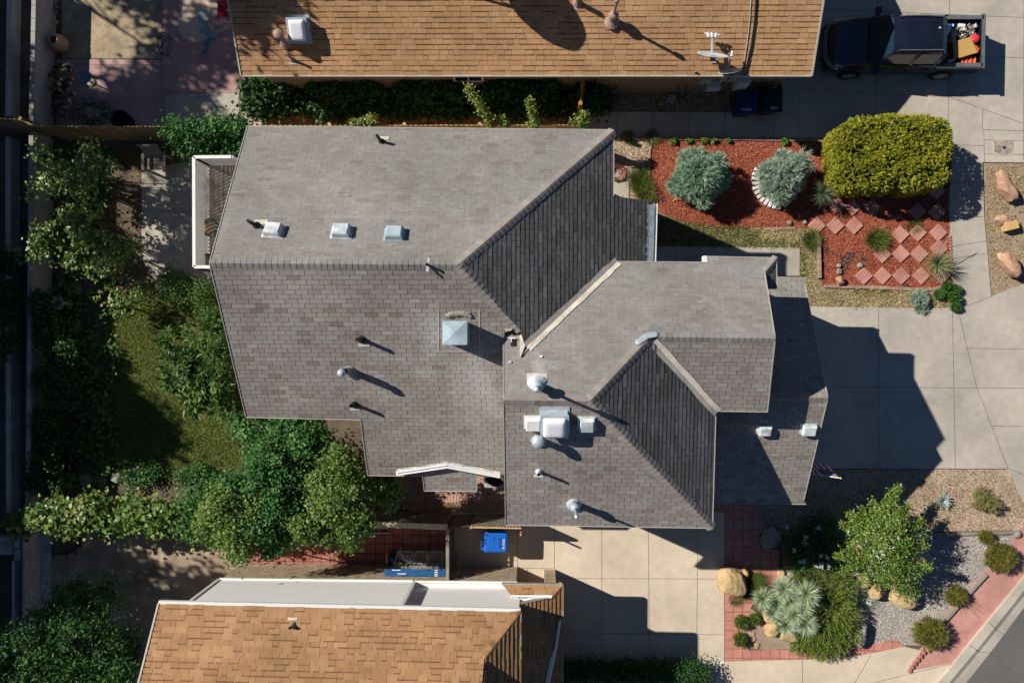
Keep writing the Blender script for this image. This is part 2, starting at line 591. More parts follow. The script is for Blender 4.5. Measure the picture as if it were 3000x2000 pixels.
def clip(poly, a, b, c):
    """keep the part of a 2-D polygon with a*u + b*v >= c"""
    out = []
    n = len(poly)
    for i in range(n):
        p, q = poly[i], poly[(i + 1) % n]
        dp = a * p[0] + b * p[1] - c
        dq = a * q[0] + b * q[1] - c
        if dp >= 0:
            out.append(p)
        if (dp >= 0) != (dq >= 0):
            t = dp / (dp - dq)
            out.append((p[0] + (q[0] - p[0]) * t, p[1] + (q[1] - p[1]) * t))
    return out


def area2(p):
    return abs(sum(p[i][0] * p[(i + 1) % len(p)][1] - p[(i + 1) % len(p)][0] * p[i][1] for i in range(len(p)))) / 2


def convex(pc):
    s = [((pc[(i + 1) % len(pc)][0] - pc[i][0]) * (pc[(i + 2) % len(pc)][1] - pc[(i + 1) % len(pc)][1]) -
          (pc[(i + 1) % len(pc)][1] - pc[i][1]) * (pc[(i + 2) % len(pc)][0] - pc[(i + 1) % len(pc)][0])) for i in range(len(pc))]
    return min(s) > -1e-4 or max(s) < 1e-4


def shingle(mb, plane, pieces, mode='tab', expo=0.13, mi=0, deck=1, fascia=2, thick=0.17, tabw=0.305, gap=0.011, lift=0.010, tsd=0.17):
    """lay real shingle courses over the convex pieces (3-D, lying on the plane)"""
    n = plane.n
    u = Vector((0, 0, 1)).cross(n)
    u = u.normalized()
    v = n.cross(u).normalized()
    if v.z < 0:
        v, u = -v, -u
    allp = [p for pc in pieces for p in pc]
    o = min(allp, key=lambda p: p.dot(v))
    uv = []
    for pc in pieces:
        q = [((p - o).dot(u), (p - o).dot(v)) for p in pc]
        if convex(q):
            uv.append(q)
        else:
            uv += [[q[i] for i in tri] for tri in tessellate_polygon([[Vector((a, b, 0)) for a, b in q]])]
    for k, pc in enumerate(uv):
        s = sum(pc[i][0] * pc[(i + 1) % len(pc)][1] - pc[(i + 1) % len(pc)][0] * pc[i][1] for i in range(len(pc)))
        if s < 0:
            pc.reverse()
    us = [q[0] for pc in uv for q in pc]
    vs = [q[1] for pc in uv for q in pc]

    def W(q, h):
        return o + u * q[0] + v * q[1] + n * h
    # deck and fascia
    for pc in uv:
        top = [W(q, -0.004) for q in pc]
        low = [p - Vector((0, 0, thick)) for p in top]
        mb.face(top, deck)
        mb.face(low[::-1], fascia)
        for i in range(len(top)):
            j = (i + 1) % len(top)
            mb.face([top[i], low[i], low[j], top[j]], fascia)
    v0, v1, u0, u1 = min(vs), max(vs), min(us), max(us)
    nrow = int((v1 - v0) / expo) + 2
    for j in range(nrow):
        va = v0 + j * expo
        if mode == 'tab':
            x = u0 - tabw * (0.5 if j % 2 else 0.0) - random.random() * 0.05 - tabw
            rowt = random.uniform(-0.06, 0.06)
        else:
            x = u0 - 0.4 - random.random() * 0.3
            rowt = 0
        while x < u1:
            if mode == 'tab':
                w = tabw
                parts = [(x + gap / 2, x + w - gap / 2, va, va + expo, lift + random.uniform(-0.002, 0.003),
                          min(1, max(0, random.gauss(0.5, tsd) + rowt)))]
                if random.random() < 0.05:
                    parts[0] = (*parts[0][:5], random.choice((0.02, 0.95)))
            else:
                w = random.uniform(0.14, 0.42)
                raised = random.random() < 0.5
                tt = random.uniform(0.45, 0.7) if raised else random.uniform(0.55, 0.9)
                h = lift + (0.006 if raised else 0.0)
                parts = [(x + 0.0035, x + w - 0.0035, va, va + expo, h, tt)]
                if random.random() < (0.8 if raised else 0.3):
                    k = expo - 0.035
                    kx = x + (w if raised else w * random.uniform(0.4, 0.9)) - 0.006
                    parts = [(x + 0.0035, x + w - 0.0035, va, va + k, h, tt),
                             (x + 0.006, kx, va + k, va + expo, h * 0.35, random.uniform(0.0, 0.15)), (kx, x + w - 0.006, va + k, va + expo, h * 0.35, tt)]
            x += w
            for (xa, xb, ya, yb, h, tt) in parts:
                for pc in uv:
                    q = [(xa, ya), (xb, ya), (xb, yb), (xa, yb)]
                    for i in range(len(pc)):
                        p0, p1 = pc[i], pc[(i + 1) % len(pc)]
                        a, bb = -(p1[1] - p0[1]), (p1[0] - p0[0])
                        q = clip(q, a, bb, a * p0[0] + bb * p0[1])
                        if len(q) < 3:
                            break
                    if len(q) < 3 or area2(q) < 2e-4:
                        continue
                    hh = [0.002 + h * (1 - 0.85 * (p[1] - va) / expo) for p in q]
                    top = [W(p, z) for p, z in zip(q, hh)]
                    mb.face(top, mi, tt)
                    for i in range(len(q)):
                        k2 = (i + 1) % len(q)
                        if abs(q[i][1] - ya) < 1e-4 and abs(q[k2][1] - ya) < 1e-4:
                            mb.face([top[i], W(q[i], -0.003), W(q[k2], -0.003), top[k2]], mi, tt * 0.8)


def caps(mb, a, b, na, nb, w=0.15, step=0.15, mi=0, lift=0.03):
    """ridge or hip cap shingles bent over the line a-b; na, nb = the two roof planes"""
    a, b = Vector(a), Vector(b)
    d = (b - a)
    ln = d.length
    d.normalize()

    def side(nn, other):
        s = nn.cross(d).normalized()
        if s.dot(other) < 0:
            s = -s
        return s
    mid = (na.n + nb.n).normalized()
    hor = d.cross(Vector((0, 0, 1))).normalized()
    sa = na.n.cross(d).normalized()
    sb = nb.n.cross(d).normalized()
    if sa.z > 0:
        sa = -sa
    if sb.z > 0:
        sb = -sb
    if sa.dot(sb) > 0.999:
        sb = -sb
    k = int(ln / step)
    for i in range(k + 1):
        p = a + d * min(i * step, ln)
        q = a + d * min(i * step + step * 1.25, ln)
        if (q - p).length < 0.03:
            continue
        h0, h1 = lift + 0.012, lift
        jw = w + random.uniform(-0.008, 0.008)
        P0, Q0 = p + mid * h0, q + mid * h1
        c1 = 0.35
        for s in (sa, sb):
            pts = [P0, Q0, Q0 + s * jw * c1 - mid * 0.004, P0 + s * jw * c1 - mid * 0.004]
            t = min(1, max(0, random.gauss(0.5, 0.18)))
            mb.face(pts, mi, t)
            pe, qe = p + s * jw + mid * (0.012 + 0.006), q + s * jw + mid * 0.010
            mb.face([pts[3], pts[2], qe, pe], mi, t)
            mb.face([pe, qe, qe - mid * 0.02, pe - mid * 0.02], mi, t * 0.6)
        mb.face([P0, P0 + sa * jw * c1, p + sa * jw, p + sa * jw - mid * 0.03, P0 - mid * 0.03], mi, 0.2)
        mb.face([P0, P0 + sb * jw * c1, p + sb * jw, p + sb * jw - mid * 0.03, P0 - mid * 0.03], mi, 0.2)


def edge(mb, a, b, w=0.05, h=0.03, mi=0, up=0.006, inset=0.0):
    a, b = Vector(a) + Vector((0, 0, up)), Vector(b) + Vector((0, 0, up))
    mb.bar(a, b, w, h, mi)


def valley(mb, a, b, na, nb, w=0.13, lift=0.016, wob=0.02):
    a, b = Vector(a), Vector(b)
    d = (b - a).normalized()
    n = max(2, int((b - a).length / 0.25))
    for pl in (na, nb):
        s = pl.n.cross(d).normalized()
        if s.z < 0:
            s = -s
        rows = []
        for i in range(n + 1):
            p = a + (b - a) * i / n + pl.n * lift
            rows.append((p, p + s * (w + random.uniform(-wob, wob))))
        for i in range(n):
            mb.face([rows[i][0], rows[i + 1][0], rows[i + 1][1], rows[i][1]])


def wall_prism(mb, pts, z1, z0=0.0, mi=0):
    """closed ring of vertical wall faces; z1 a number or a list"""
    n = len(pts)
    zz = z1 if isinstance(z1, (list, tuple)) else [z1] * n
    for i in range(n):
        j = (i + 1) % n
        a, b = pts[i], pts[j]
        mb.face([(a[0], a[1], z0), (b[0], b[1], z0), (b[0], b[1], zz[j]), (a[0], a[1], zz[i])], mi)


def aim(pl):
    return Vector((0, 0, 1)).rotation_difference(pl.n).to_matrix()


# ------------------------------------------------------------------ roof furniture (parts of their house)
def pipe_vent(par, name, pl, px, py, r=0.045, h=0.35, m=None, flash=None, cap=None, tilt=(0, 0), label=None, boot=True, fofs=(0, -0.12), fsz=(0.26, 0.2)):
    """a vent pipe through the roof, base at the photo pixel; cap: None, 'cone' or 'tall'"""
    p = pl.at(px, py)
    mb = MB()
    up = Vector((tilt[0], tilt[1], 1)).normalized()
    m = m or M_BLACK
    if boot:
        mb.lathe(p - pl.n * 0.01, [(r * 2.4, 0.0), (r * 1.9, 0.05), (r * 1.25, 0.12)], 14, 0)
    top = p + up * h
    mb.tube([p - up * 0.05, top], r, 14, 0)
    if cap is None:
        mb.lathe(top, [(r, 0.0), (r * 0.8, 0.001), (r * 0.78, -0.12)], 14, 1, axis=up)
    o = mb.build(name, [m, M_BLACK], par)
    if label:
        o['label'] = label
    if flash:
        fb = MB()
        u = Vector((1, 0, 0)) - pl.n * pl.n.x
        u.normalize()
        v = pl.n.cross(u)
        fb.box(p + u * fofs[0] + v * fofs[1] + pl.n * 0.022, (fsz[0], fsz[1], 0.006), 0, M=Matrix((u, v, pl.n)).transposed())
        fb.build('flashing', flash, o)
    if cap:
        cb = MB()
        if cap == 'cone':
            cb.lathe(top, [(r * 0.9, -0.02), (r * 1.75, -0.0), (r * 1.8, 0.06), (r * 1.5, 0.10), (r * 0.8, 0.135), (0.001, 0.15)], 18)
        elif cap == 'tall':
            cb.lathe(top, [(r * 0.9, -0.05), (r * 1.45, 0.0), (r * 1.45, 0.07), (r * 1.1, 0.12), (r * 0.5, 0.16)], 18)
            cb.tube([top + Vector((0, 0, 0.1)), top + Vector((0, 0, 0.78))], r * 0.42, 12)
            q = top + Vector((0, 0, 0.76))
            cb.lathe(q, [(r * 0.42, 0), (r * 0.66, 0.0), (r * 0.7, 0.10), (r * 0.55, 0.14), (0.001, 0.17)], 14)
        elif cap == 'dome':
            cb.lathe(top, [(r * 1.0, -0.06), (r * 1.35, -0.03), (r * 1.4, 0.03), (r * 1.15, 0.10), (r * 0.7, 0.14), (0.001, 0.155)], 18)
            cb.tube([top + Vector((0, 0, 0.1)), top + Vector((0, 0, 0.92))], r * 0.36, 12)
            q = top + Vector((0, 0, 0.9))
            cb.lathe(q, [(r * 0.4, -0.02), (r * 0.62, 0.0), (r * 0.62, 0.12), (r * 0.4, 0.17), (0.001, 0.19)], 14)
        cb.build('cap', m, o, smooth=False)
    return o


def box_vent(par, pl, px, py, sx=0.42, sy=0.36, h=0.17, m=None, label=None, yaw=0.0):
    p = pl.at(px, py)
    u = Vector((math.cos(yaw), math.sin(yaw), 0))
    u = (u - pl.n * u.dot(pl.n)).normalized()
    v = pl.n.cross(u)
    R = Matrix((u, v, pl.n)).transposed()
    mb = MB()
    mb.box(p + pl.n * 0.02, (sx * 1.28, sy * 1.15, 0.008), 0, M=R)
    hx, hy = sx / 2, sy / 2
    prof = [(1.0, 0.035), (1.0, 0.06), (0.93, h * 0.85), (0.82, h), (0.80, h)]
    rings = []
    pts, fs = [], []
    for k, z in prof:
        for a, b in ((-1, -1), (1, -1), (1, 1), (-1, 1)):
            pts.append(p + R @ Vector((a * hx * k, b * hy * k, z + 0.02)))
    for i in range(len(prof) - 1):
        for k in range(4):
            fs.append((i * 4 + k, i * 4 + (k + 1) % 4, i * 4 + 4 + (k + 1) % 4, i * 4 + 4 + k))
    e = (len(prof) - 1) * 4
    fs.append((e, e + 1, e + 2, e + 3))
    mb.mesh(pts, fs, 0)
    mb.box(p + R @ Vector((0, 0, 0.04)), (sx * 1.08, sy * 1.08, 0.015), 0, M=R)
    o = mb.build('roof_vent', m or M_VENTBOX, par, bevel=0.008)
    if label:
        o['label'] = label
    return o


def skylight(par, pl, px, py, sx, sy, curb=0.22, dome=0.14, label=None, mdome=None, upright=False):
    p = pl.at(px, py)
    u = Vector((1, 0, 0))
    u = (u - pl.n * u.dot(pl.n)).normalized()
    v = pl.n.cross(u)
    R = Matrix((u, v, pl.n)).transposed()
    mb = MB()
    mb.box(p + pl.n * 0.02, (sx * 1.1, sy * 1.12, 0.01), 0, M=R)
    mb.box(p + R @ Vector((0, 0, curb / 2)), (sx * 0.92, sy * 0.92, curb), 0, M=R)
    t = 0.05
    for s in (-1, 1):
        mb.box(p + R @ Vector((s * (sx / 2 - t / 2), 0, curb + 0.02)), (t, sy, 0.05), 0, M=R)
        mb.box(p + R @ Vector((0, s * (sy / 2 - t / 2), curb + 0.02)), (sx - 2 * t, t, 0.05), 0, M=R)
    o = mb.build('skylight', M_ALU, par)
    if label:
        o['label'] = label
    db = MB()
    n = 14
    pts = []
    for j in range(n + 1):
        for i in range(n + 1):
            a, b = i / n * 2 - 1, j / n * 2 - 1
            z = dome * ((1 - a ** 6) * (1 - b ** 6)) ** 0.45
            pts.append(p + R @ Vector((a * (sx / 2 - t), b * (sy / 2 - t), curb + 0.02 + z)))
    fs = [(j * (n + 1) + i, j * (n + 1) + i + 1, (j + 1) * (n + 1) + i + 1, (j + 1) * (n + 1) + i) for j in range(n) for i in range(n)]
    db.mesh(pts, fs)
    db.build('dome', mdome or M_DOME, o, smooth=True)
    return o


M_VENTBOX = mat('chalky_vent_paint', (0.42, 0.50, 0.53), (0.78, 0.79, 0.77), scale=5, rough=0.6, lo=0.40, hi=0.62, fine=0.08)
M_VENTBLUE = mat('blue_grey_vent_paint', (0.33, 0.43, 0.48), (0.48, 0.58, 0.62), scale=4, rough=0.6, lo=0.4, hi=0.7)
M_ALU = mat('bright_aluminium', (0.45, 0.52, 0.58), (0.6, 0.66, 0.7), scale=6, rough=0.45, metal=0.3)
M_DOME = mat('milky_acrylic', (0.74, 0.77, 0.82), (0.82, 0.84, 0.86), scale=1.5, rough=0.12, spec=0.55)

# ================================================================== the grey house
ZE, SL = 5.7, 0.60
house = thing('shingled_house', 'big two storey house with weathered grey shingle hip and gable roofs in the middle', 'house', (0, 0, 0))
AN = eave_plane(P(725, 370, ZE), P(1798, 381, ZE), SL, (0, -1))
rA0, rA1 = AN.at(614, 771), AN.at(1343, 776)
zr = (rA0.z + rA1.z) / 2
AS = eave_plane(rA0, rA1, SL, (0, 1))
AE = eave_plane(P(1797, 385, ZE), P(1797, 575, ZE), SL * 0.97, (-1, 0))
# make the hip plane pass through the ridge end
AE = Plane(rA1, (P(1797, 575, ZE) - P(1797, 385, ZE)).cross(rA1 - P(1797, 385, ZE)))
DN = eave_plane(P(1808, 766, ZE), P(2070, 769, ZE), SL, (0, -1))
rD0, rD1 = DN.at(1475, 1171), DN.at(1728, 1174)
DS = eave_plane(rD0, rD1, SL, (0, 1))
dse0, dse1 = DS.at(1481, 1537), DS.at(2087, 1546)
DE = Plane(rD1, (P(2088, 1545, ZE) - P(2097, 1205, ZE)).cross(rD1 - P(2088, 1545, ZE)))
rB0, rB1 = DN.at(1905, 986), DN.at(2271, 991)
BS = eave_plane(rB0, rB1, SL, (0, 1))
print('heights', zr, rD0.z, rD1.z, rB0.z, rB1.z, dse0.z, dse1.z, BS.at(2248, 1206).z, AS.at(721, 1222).z, AS.at(1078, 1392).z)


def pts(pl, lst):
    return [pl.at(*q) for q in lst]


RM = [M_SHN, M_DECK, M_FASCIA]
RMS = [M_SH, M_DECK, M_FASCIA]
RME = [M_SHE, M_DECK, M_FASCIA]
mb = MB()
shingle(mb, AN, [pts(AN, [(725, 370), (1798, 381), (1343, 776), (614, 771)])], gap=0.004, tsd=0.16)
roofA = mb.build('north_roof', RM, house)
mb = MB()
shingle(mb, AS, [pts(AS, [(614, 771), (1343, 776), (1478, 915), (1477, 1228), (721, 1222)]), pts(AS, [(1478, 915), (1530, 968), (1478, 969)]),
                 pts(AS, [(1056, 1224.66), (1477, 1228), (1478, 1397), (1078, 1392)]),
                 pts(AS, [(1238, 1394), (1398, 1396), (1397, 1439), (1243, 1436)])])
roofS = mb.build('south_roof', RMS, house)
mb = MB()
# hip end, down to the low porch edge
e0, e1 = AE.at(1797, 385), AE.at(1797, 573)
shingle(mb, AE, [[rA1, e0, AE.at(1797, 768), AE.at(1537, 1010), AE.at(1523, 965)],
                 pts(AE, [(1797, 574), (1912, 591), (1907, 769), (1797, 768)])])
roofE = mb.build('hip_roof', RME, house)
mb = MB()
shingle(mb, DN, [pts(DN, [(1475, 968), (1523, 968), (1538, 1040), (1560, 1172), (1475, 1171)]),
                 pts(DN, [(1538, 1040), (1540, 1018), (1808, 766), (1905, 767), (1905, 986), (1728, 1174), (1560, 1172)]),
                 pts(DN, [(1905, 767), (2070, 768.5), (2240, 771), (2240, 797), (2271, 991), (1905, 986)]),
                 pts(DN, [(2072, 751), (2275, 755), (2240, 797), (2240, 771), (2072, 768.5)])], gap=0.004, tsd=0.16)
roofD = mb.build('wing_north_roof', RM, house)
mb = MB()
shingle(mb, DS, [[rD0, rD1, dse1, dse0]], tabw=0.30)
roofDS = mb.build('wing_south_roof', RMS, house)
mb = MB()
shingle(mb, DE, [pts(DE, [(1728, 1174), (1905, 986), (2097, 1206), (2087, 1546)])], tabw=0.36)
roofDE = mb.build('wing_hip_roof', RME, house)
mb = MB()
shingle(mb, BS, [pts(BS, [(1905, 986), (2271, 991), (2248, 1206), (2100, 1204)])])
roofBS = mb.build('gable_roof', RMS, house)
# the little hipped return at the gable foot
RT0, RT1 = DN.at(2240, 797), DN.at(2275, 755)
RTE = Plane(RT1, (RT0 - RT1).cross(Vector((0, 1, 0.0))))
mb = MB()
shingle(mb, RTE, [[RT0, RT1, RTE.at(2275, 846), RTE.at(2249, 846)]])
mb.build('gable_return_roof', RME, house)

# garage roof (lower, in front)
ZG = 3.1
CN = eave_plane(P(2276, 811, ZG), P(2365, 815, ZG), 0.575, (0, -1))
rC0, rC1 = CN.at(2095, 1160), CN.at(2425, 1164)
CS = eave_plane(rC0, rC1, 0.575, (0, 1))
print('garage', rC0.z, rC1.z, CS.at(2358, 1477).z)
mb = MB()
shingle(mb, CN, [pts(CN, [(2090, 809), (2365, 815), (2357, 832), (2425, 1164), (2090, 1160)])])
roofC = mb.build('garage_north_roof', RM, house)
mb = MB()
shingle(mb, CS, [pts(CS, [(2085, 1160), (2425, 1164), (2355, 1462), (2361, 1476), (2085, 1475)])])
roofCS = mb.build('garage_south_roof', RMS, house)
for (q0, q1, q2) in ((CN.at(2357, 832), CN.at(2365, 815), None), (CS.at(2355, 1462), CS.at(2361, 1476), None)):
    pass

# ridge and hip caps
mb = MB()
caps(mb, rA1, rA0, AN, AS)
mb.build('ridge_cap', [M_SHN], roofA)
mb = MB()
caps(mb, AN.at(1797, 384), rA1, AN, AE, w=0.16)
caps(mb, AS.at(1528, 966), rA1, AS, AE, w=0.16)
mb.build('hip_cap', [M_SH], roofE)
mb = MB()
caps(mb, rD0, rD1, DN, DS)
mb.build('ridge_cap', [M_SH], roofD)
mb = MB()
caps(mb, rB1, rB0, DN, BS)
mb.build('ridge_cap', [M_SHN], roofBS)
mb = MB()
caps(mb, rB0, rD1, DN, DE, w=0.16)
caps(mb, dse1, rD1, DS, DE, w=0.16)
mb.build('hip_cap', [M_SH], roofDE)
mb = MB()
caps(mb, RT1, RT0, DN, RTE, w=0.12)
mb.build('hip_cap', [M_SH], roofD)
mb = MB()
caps(mb, rC1, rC0, CN, CS)
mb.build('ridge_cap', [M_SH], roofC)

# valleys
mb = MB()
valley(mb, DN.at(1808, 767), DN.at(1542, 1018), DN, AE, w=0.15, lift=0.03)
mb.build('valley_flashing', M_FLASH, roofD)
mb = MB()
valley(mb, BS.at(2099, 1206), BS.at(1912, 1000), BS, DE, w=0.15, lift=0.03)
mb.build('valley_flashing', M_FLASH, roofBS)
mb = MB()
q = [DN.at(1523, 970), DN.at(1539, 971), DN.at(1539, 1012), DN.at(1526, 1044), DN.at(1523, 1040)]
mb.prism([p + Vector((0, 0, 0.09)) for p in q], 0.08)
q = [DN.at(1526, 1046), DN.at(1572, 984), DN.at(1560, 1006)]
mb.prism([p + Vector((0, 0, 0.05)) for p in q], 0.04)
q = [AS.at(1478, 962), AS.at(1502, 962), AS.at(1498, 968), AS.at(1480, 972)]
mb.prism([p + Vector((0, 0, 0.06)) for p in q], 0.05)
mb.build('saddle_flashing', M_FLASH, roofD)
# tar smears on the hip tops
mb = MB()
for k in range(9):
    p = DN.at(1870 + k * 6 + (0 if k < 5 else 0), 1004 - k * 4.2 if k < 5 else 985 - (k - 5) * 1.0)
    mb.lathe(p + DN.n * 0.05, [(0.09, 0), (0.085, 0.012), (0.04, 0.02), (0.001, 0.022)], 10, 0, axis=DN.n)
mb.build('tar_patch', M_GALV, roofDE, smooth=True)

# drip edges, rakes, gutters
mb = MB()
for a, b in ((AN.at(725, 370), AN.at(1798, 381)), (AN.at(725, 370), AN.at(614, 771)), (AS.at(614, 771), AS.at(721, 1222)),
             (AS.at(721, 1222), AS.at(1056, 1229)), (AS.at(1056, 1229), AS.at(1078, 1392)), (AS.at(1078, 1392), AS.at(1238, 1394)),
             (AS.at(1238, 1394), AS.at(1243, 1437)), (AS.at(1243, 1437), AS.at(1397, 1439)), (AS.at(1397, 1439), AS.at(1398, 1396)),
             (DN.at(1474, 968), rD0), (rD0, dse0), (dse0, dse1), (DE.at(2097, 1206), dse1), (AE.at(1798, 385), AE.at(1798, 575)),
             (DN.at(1808, 766), DN.at(2072, 768)), (DN.at(2072, 751), DN.at(2275, 755)), (BS.at(2100, 1204), BS.at(2248, 1206)),
             (CN.at(2276, 811), CN.at(2365, 815)), (CS.at(2090, 1475), CS.at(2361, 1476)), (RTE.at(2275, 755), RTE.at(2275, 846)),
             (CN.at(2357, 832), CN.at(2425, 1164)), (CS.at(2425, 1164), CS.at(2355, 1462)), (DN.at(2240, 797), rB1), (rB1, BS.at(2248, 1206))):
    edge(mb, a, b, 0.018, 0.04)
mb.build('drip_edge', M_DRIP, house)
# white gutter on the porch edge
mb = MB()
a, b = AE.at(1915, 597), AE.at(1910, 769)
for s in (-0.045, 0.045):
    mb.bar(a + Vector((0.05 + s, 0, -0.03)), b + Vector((0.05 + s, 0, -0.03)), 0.022, 0.12)
mb.bar(a + Vector((0.05, 0, -0.095)), b + Vector((0.05, 0, -0.095)), 0.1, 0.015)
gut = mb.build('gutter', M_WHITE, house)
mb = MB()
a, b = AE.at(1902, 600), AE.at(1898, 768)
n = 16
for i in range(n):
    p, q = a.lerp(b, i / n), a.lerp(b, (i + 1) / n)
    w0, w1 = random.uniform(0.03, 0.11), random.uniform(0.03, 0.11)
    mb.face([p + AE.n * 0.03, q + AE.n * 0.03, q + AE.n * 0.03 + Vector((0.13, 0, -0.05)), p + AE.n * 0.03 + Vector((0.13, 0, -0.05))])
    mb.face([p + AE.n * 0.03, q + AE.n * 0.03, q + AE.n * 0.03 + Vector((-w1, 0, w1 * .6)), p + AE.n * 0.03 + Vector((-w0, 0, w0 * .6))])
mb.build('gutter_flashing', M_GALV, gut)
# white end block of the boxed eave
mb = MB()
p = DN.at(2071, 760)
mb.box(p + Vector((-0.04, 0.0, -0.12)), (0.10, 0.20, 0.22))
mb.build('eave_end_block', M_WHITE, house)

# white raking boards standing on the south slope
for nm, seq in (('rake_board', [(1164, 1384), (1312, 1362)]), ('rake_board', [(1312, 1362), (1466, 1391)])):
    a, b = AS.at(*seq[0]), AS.at(*seq[1])
    mb = MB()
    up = Vector((0, 0, 0.16))
    mb.bar(a + up, b + up, 0.11, 0.06)
    mb.bar(a + up * 1.35 + Vector((0, 0.05, 0)), b + up * 1.35 + Vector((0, 0.05, 0)), 0.05, 0.05)
    for k in range(14):
        p = a.lerp(b, (k + 0.5) / 14) + Vector((0, 0.09, 0.0))
        mb.box(p + AS.n * 0.05, (a - b).length / 14 * 0.98 and ((a - b).length / 14 * 0.98, 0.07 + random.uniform(0, 0.05), 0.02), M=aim(AS))
    for k in (0.08, 0.36, 0.64, 0.92):
        p = a.lerp(b, k)
        mb.box(p + Vector((0, 0.02, 0.06)), (0.06, 0.06, 0.2))
    mb.build(nm, M_WHITE, house)
mb = MB()
a, b = AS.at(1466, 1394), AS.at(1476, 1402)
mb.bar(a + Vector((0, 0, 0.1)), b + Vector((0.05, -0.1, -0.1)), 0.06, 0.06)
mb.build('rainwater_pipe', M_FASCIA, house)

# walls below
def foot(lst, z):
    return [(P(x, y, z).x, P(x, y, z).y) for x, y in lst]


mb = MB()
wallA = foot([(760, 405), (1760, 415), (1760, 760), (1690, 790), (1690, 1190), (760, 1190)], ZE)
wall_prism(mb, wallA, ZE + 0.05)
wallA2 = foot([(1095, 1195), (1470, 1195), (1470, 1365), (1110, 1365)], 4.9)
wall_prism(mb, wallA2, 4.85)
wallD = foot([(1515, 1000), (2058, 1000), (2058, 1505), (1515, 1500)], ZE)
wall_prism(mb, wallD, ZE + 0.05)
wallB = foot([(1760, 800), (2215, 800), (2220, 1175), (1760, 1175)], ZE)
wall_prism(mb, wallB, ZE + 0.05)
wallC = foot([(2060, 845), (2335, 850), (2335, 1445), (2060, 1445)], ZG)
wall_prism(mb, wallC, ZG + 0.05)
wallP = foot([(1740, 600), (1890, 620), (1885, 760), (1740, 760)], 5.2)
wall_prism(mb, wallP, 5.15)
# gable triangles
gx = wallB[1][0]
mb.face([(gx, wallB[1][1], ZE), (gx, wallB[2][1], ZE), (gx, (rB1.y), rB1.z - 0.2)])
gx = wallC[1][0]
mb.face([(gx, wallC[1][1], ZG), (gx, wallC[2][1], ZG), (gx, rC1.y, rC1.z - 0.2)])
gx = P(760, 780, ZE).x
mb.face([(gx, wallA[0][1], ZE), (gx, wallA[5][1], ZE), (gx, rA0.y, rA0.z - 0.2)])
gx = wallD[0][0]
mb.face([(gx, wallD[0][1], ZE), (gx, wallD[3][1], ZE), (gx, rD0.y, rD0.z - 0.25)])
walls = mb.build('wall', M_STUCCO, house)
# garage door and some windows
mb = MB()
x = wallC[1][0] + 0.03
yc = (wallC[1][1] + wallC[2][1]) / 2
for k in range(4):
    mb.box((x, yc, 0.32 + k * 0.56), (0.05, 4.9, 0.53))
mb.build('garage_door', M_WHITE, house)


def window(par, c, w, h, axis):
    mb = MB()
    t = 0.07
    s = (w, 0.06, h) if axis == 'x' else (0.06, w, h)
    for sx, sz, ww, hh in ((0, h / 2, w + t, t), (0, -h / 2, w + t, t), (w / 2, 0, t, h), (-w / 2, 0, t, h), (0, 0, t * 0.6, h)):
        off = Vector((sx, 0, sz)) if axis == 'x' else Vector((0, sx, sz))
        mb.box(Vector(c) + off, (ww, 0.08, hh) if axis == 'x' else (0.08, ww, hh))
    o = mb.build('window', M_WHITE, par)
    g = MB()
    g.box(c, (w, 0.03, h) if axis == 'x' else (0.03, w, h))
    g.build('pane', M_GLASS, o)


for zc in (1.5, 4.4):
    window(house, (wallA[0][0] - 0.02, wallA[0][1] - 2.0, zc), 1.5, 1.1, 'y')
    window(house, (wallD[1][0] + 0.02, wallD[2][1] + 2.2, zc), 1.4, 1.1, 'y')
    window(house, ((wallD[2][0] + wallD[3][0]) / 2, wallD[3][1] - 0.02, zc), 1.5, 1.1, 'x')
window(house, (wallB[1][0] + 0.02, (wallB[1][1] + wallB[2][1]) / 2, 4.5), 1.6, 1.0, 'y')

# balcony deck with white lattice on the west side
ZD = 3.05
deck = [P(612, 483, ZD), P(800, 483, ZD), P(800, 790, ZD), P(612, 790, ZD)]
mb = MB()
x0, x1 = deck[0].x, deck[1].x
y0, y1 = deck[2].y, deck[0].y
nb = 13
for k in range(nb):
    w = (x1 - x0) / nb
    mb.box((x0 + (k + 0.5) * w, (y0 + y1) / 2, ZD - 0.02), (w - 0.012, y1 - y0, 0.04), 0, t=random.random())
mb.box(((x0 + x1) / 2, (y0 + y1) / 2, ZD - 0.14), (x1 - x0, y1 - y0, 0.16), 1)
for px_, py_ in ((x0 + 0.1, y0 + 0.1), (x0 + 0.1, y1 - 0.1), (x0 + 0.1, (y0 + y1) / 2)):
    mb.box((px_, py_, (ZD - 0.2) / 2), (0.12, 0.12, ZD - 0.2), 1)
M_DECKW = mat('brown_deck_boards', (0.34, 0.29, 0.25), (0.42, 0.37, 0.325), scale=2, rough=0.8, fine=0.15, tint=[(0.85, 0.85, 0.85), (1.1, 1.1, 1.1)], stretch=(6, 0.6, 1))
dk = mb.build('balcony_deck', [M_DECKW, M_WHITE], house)


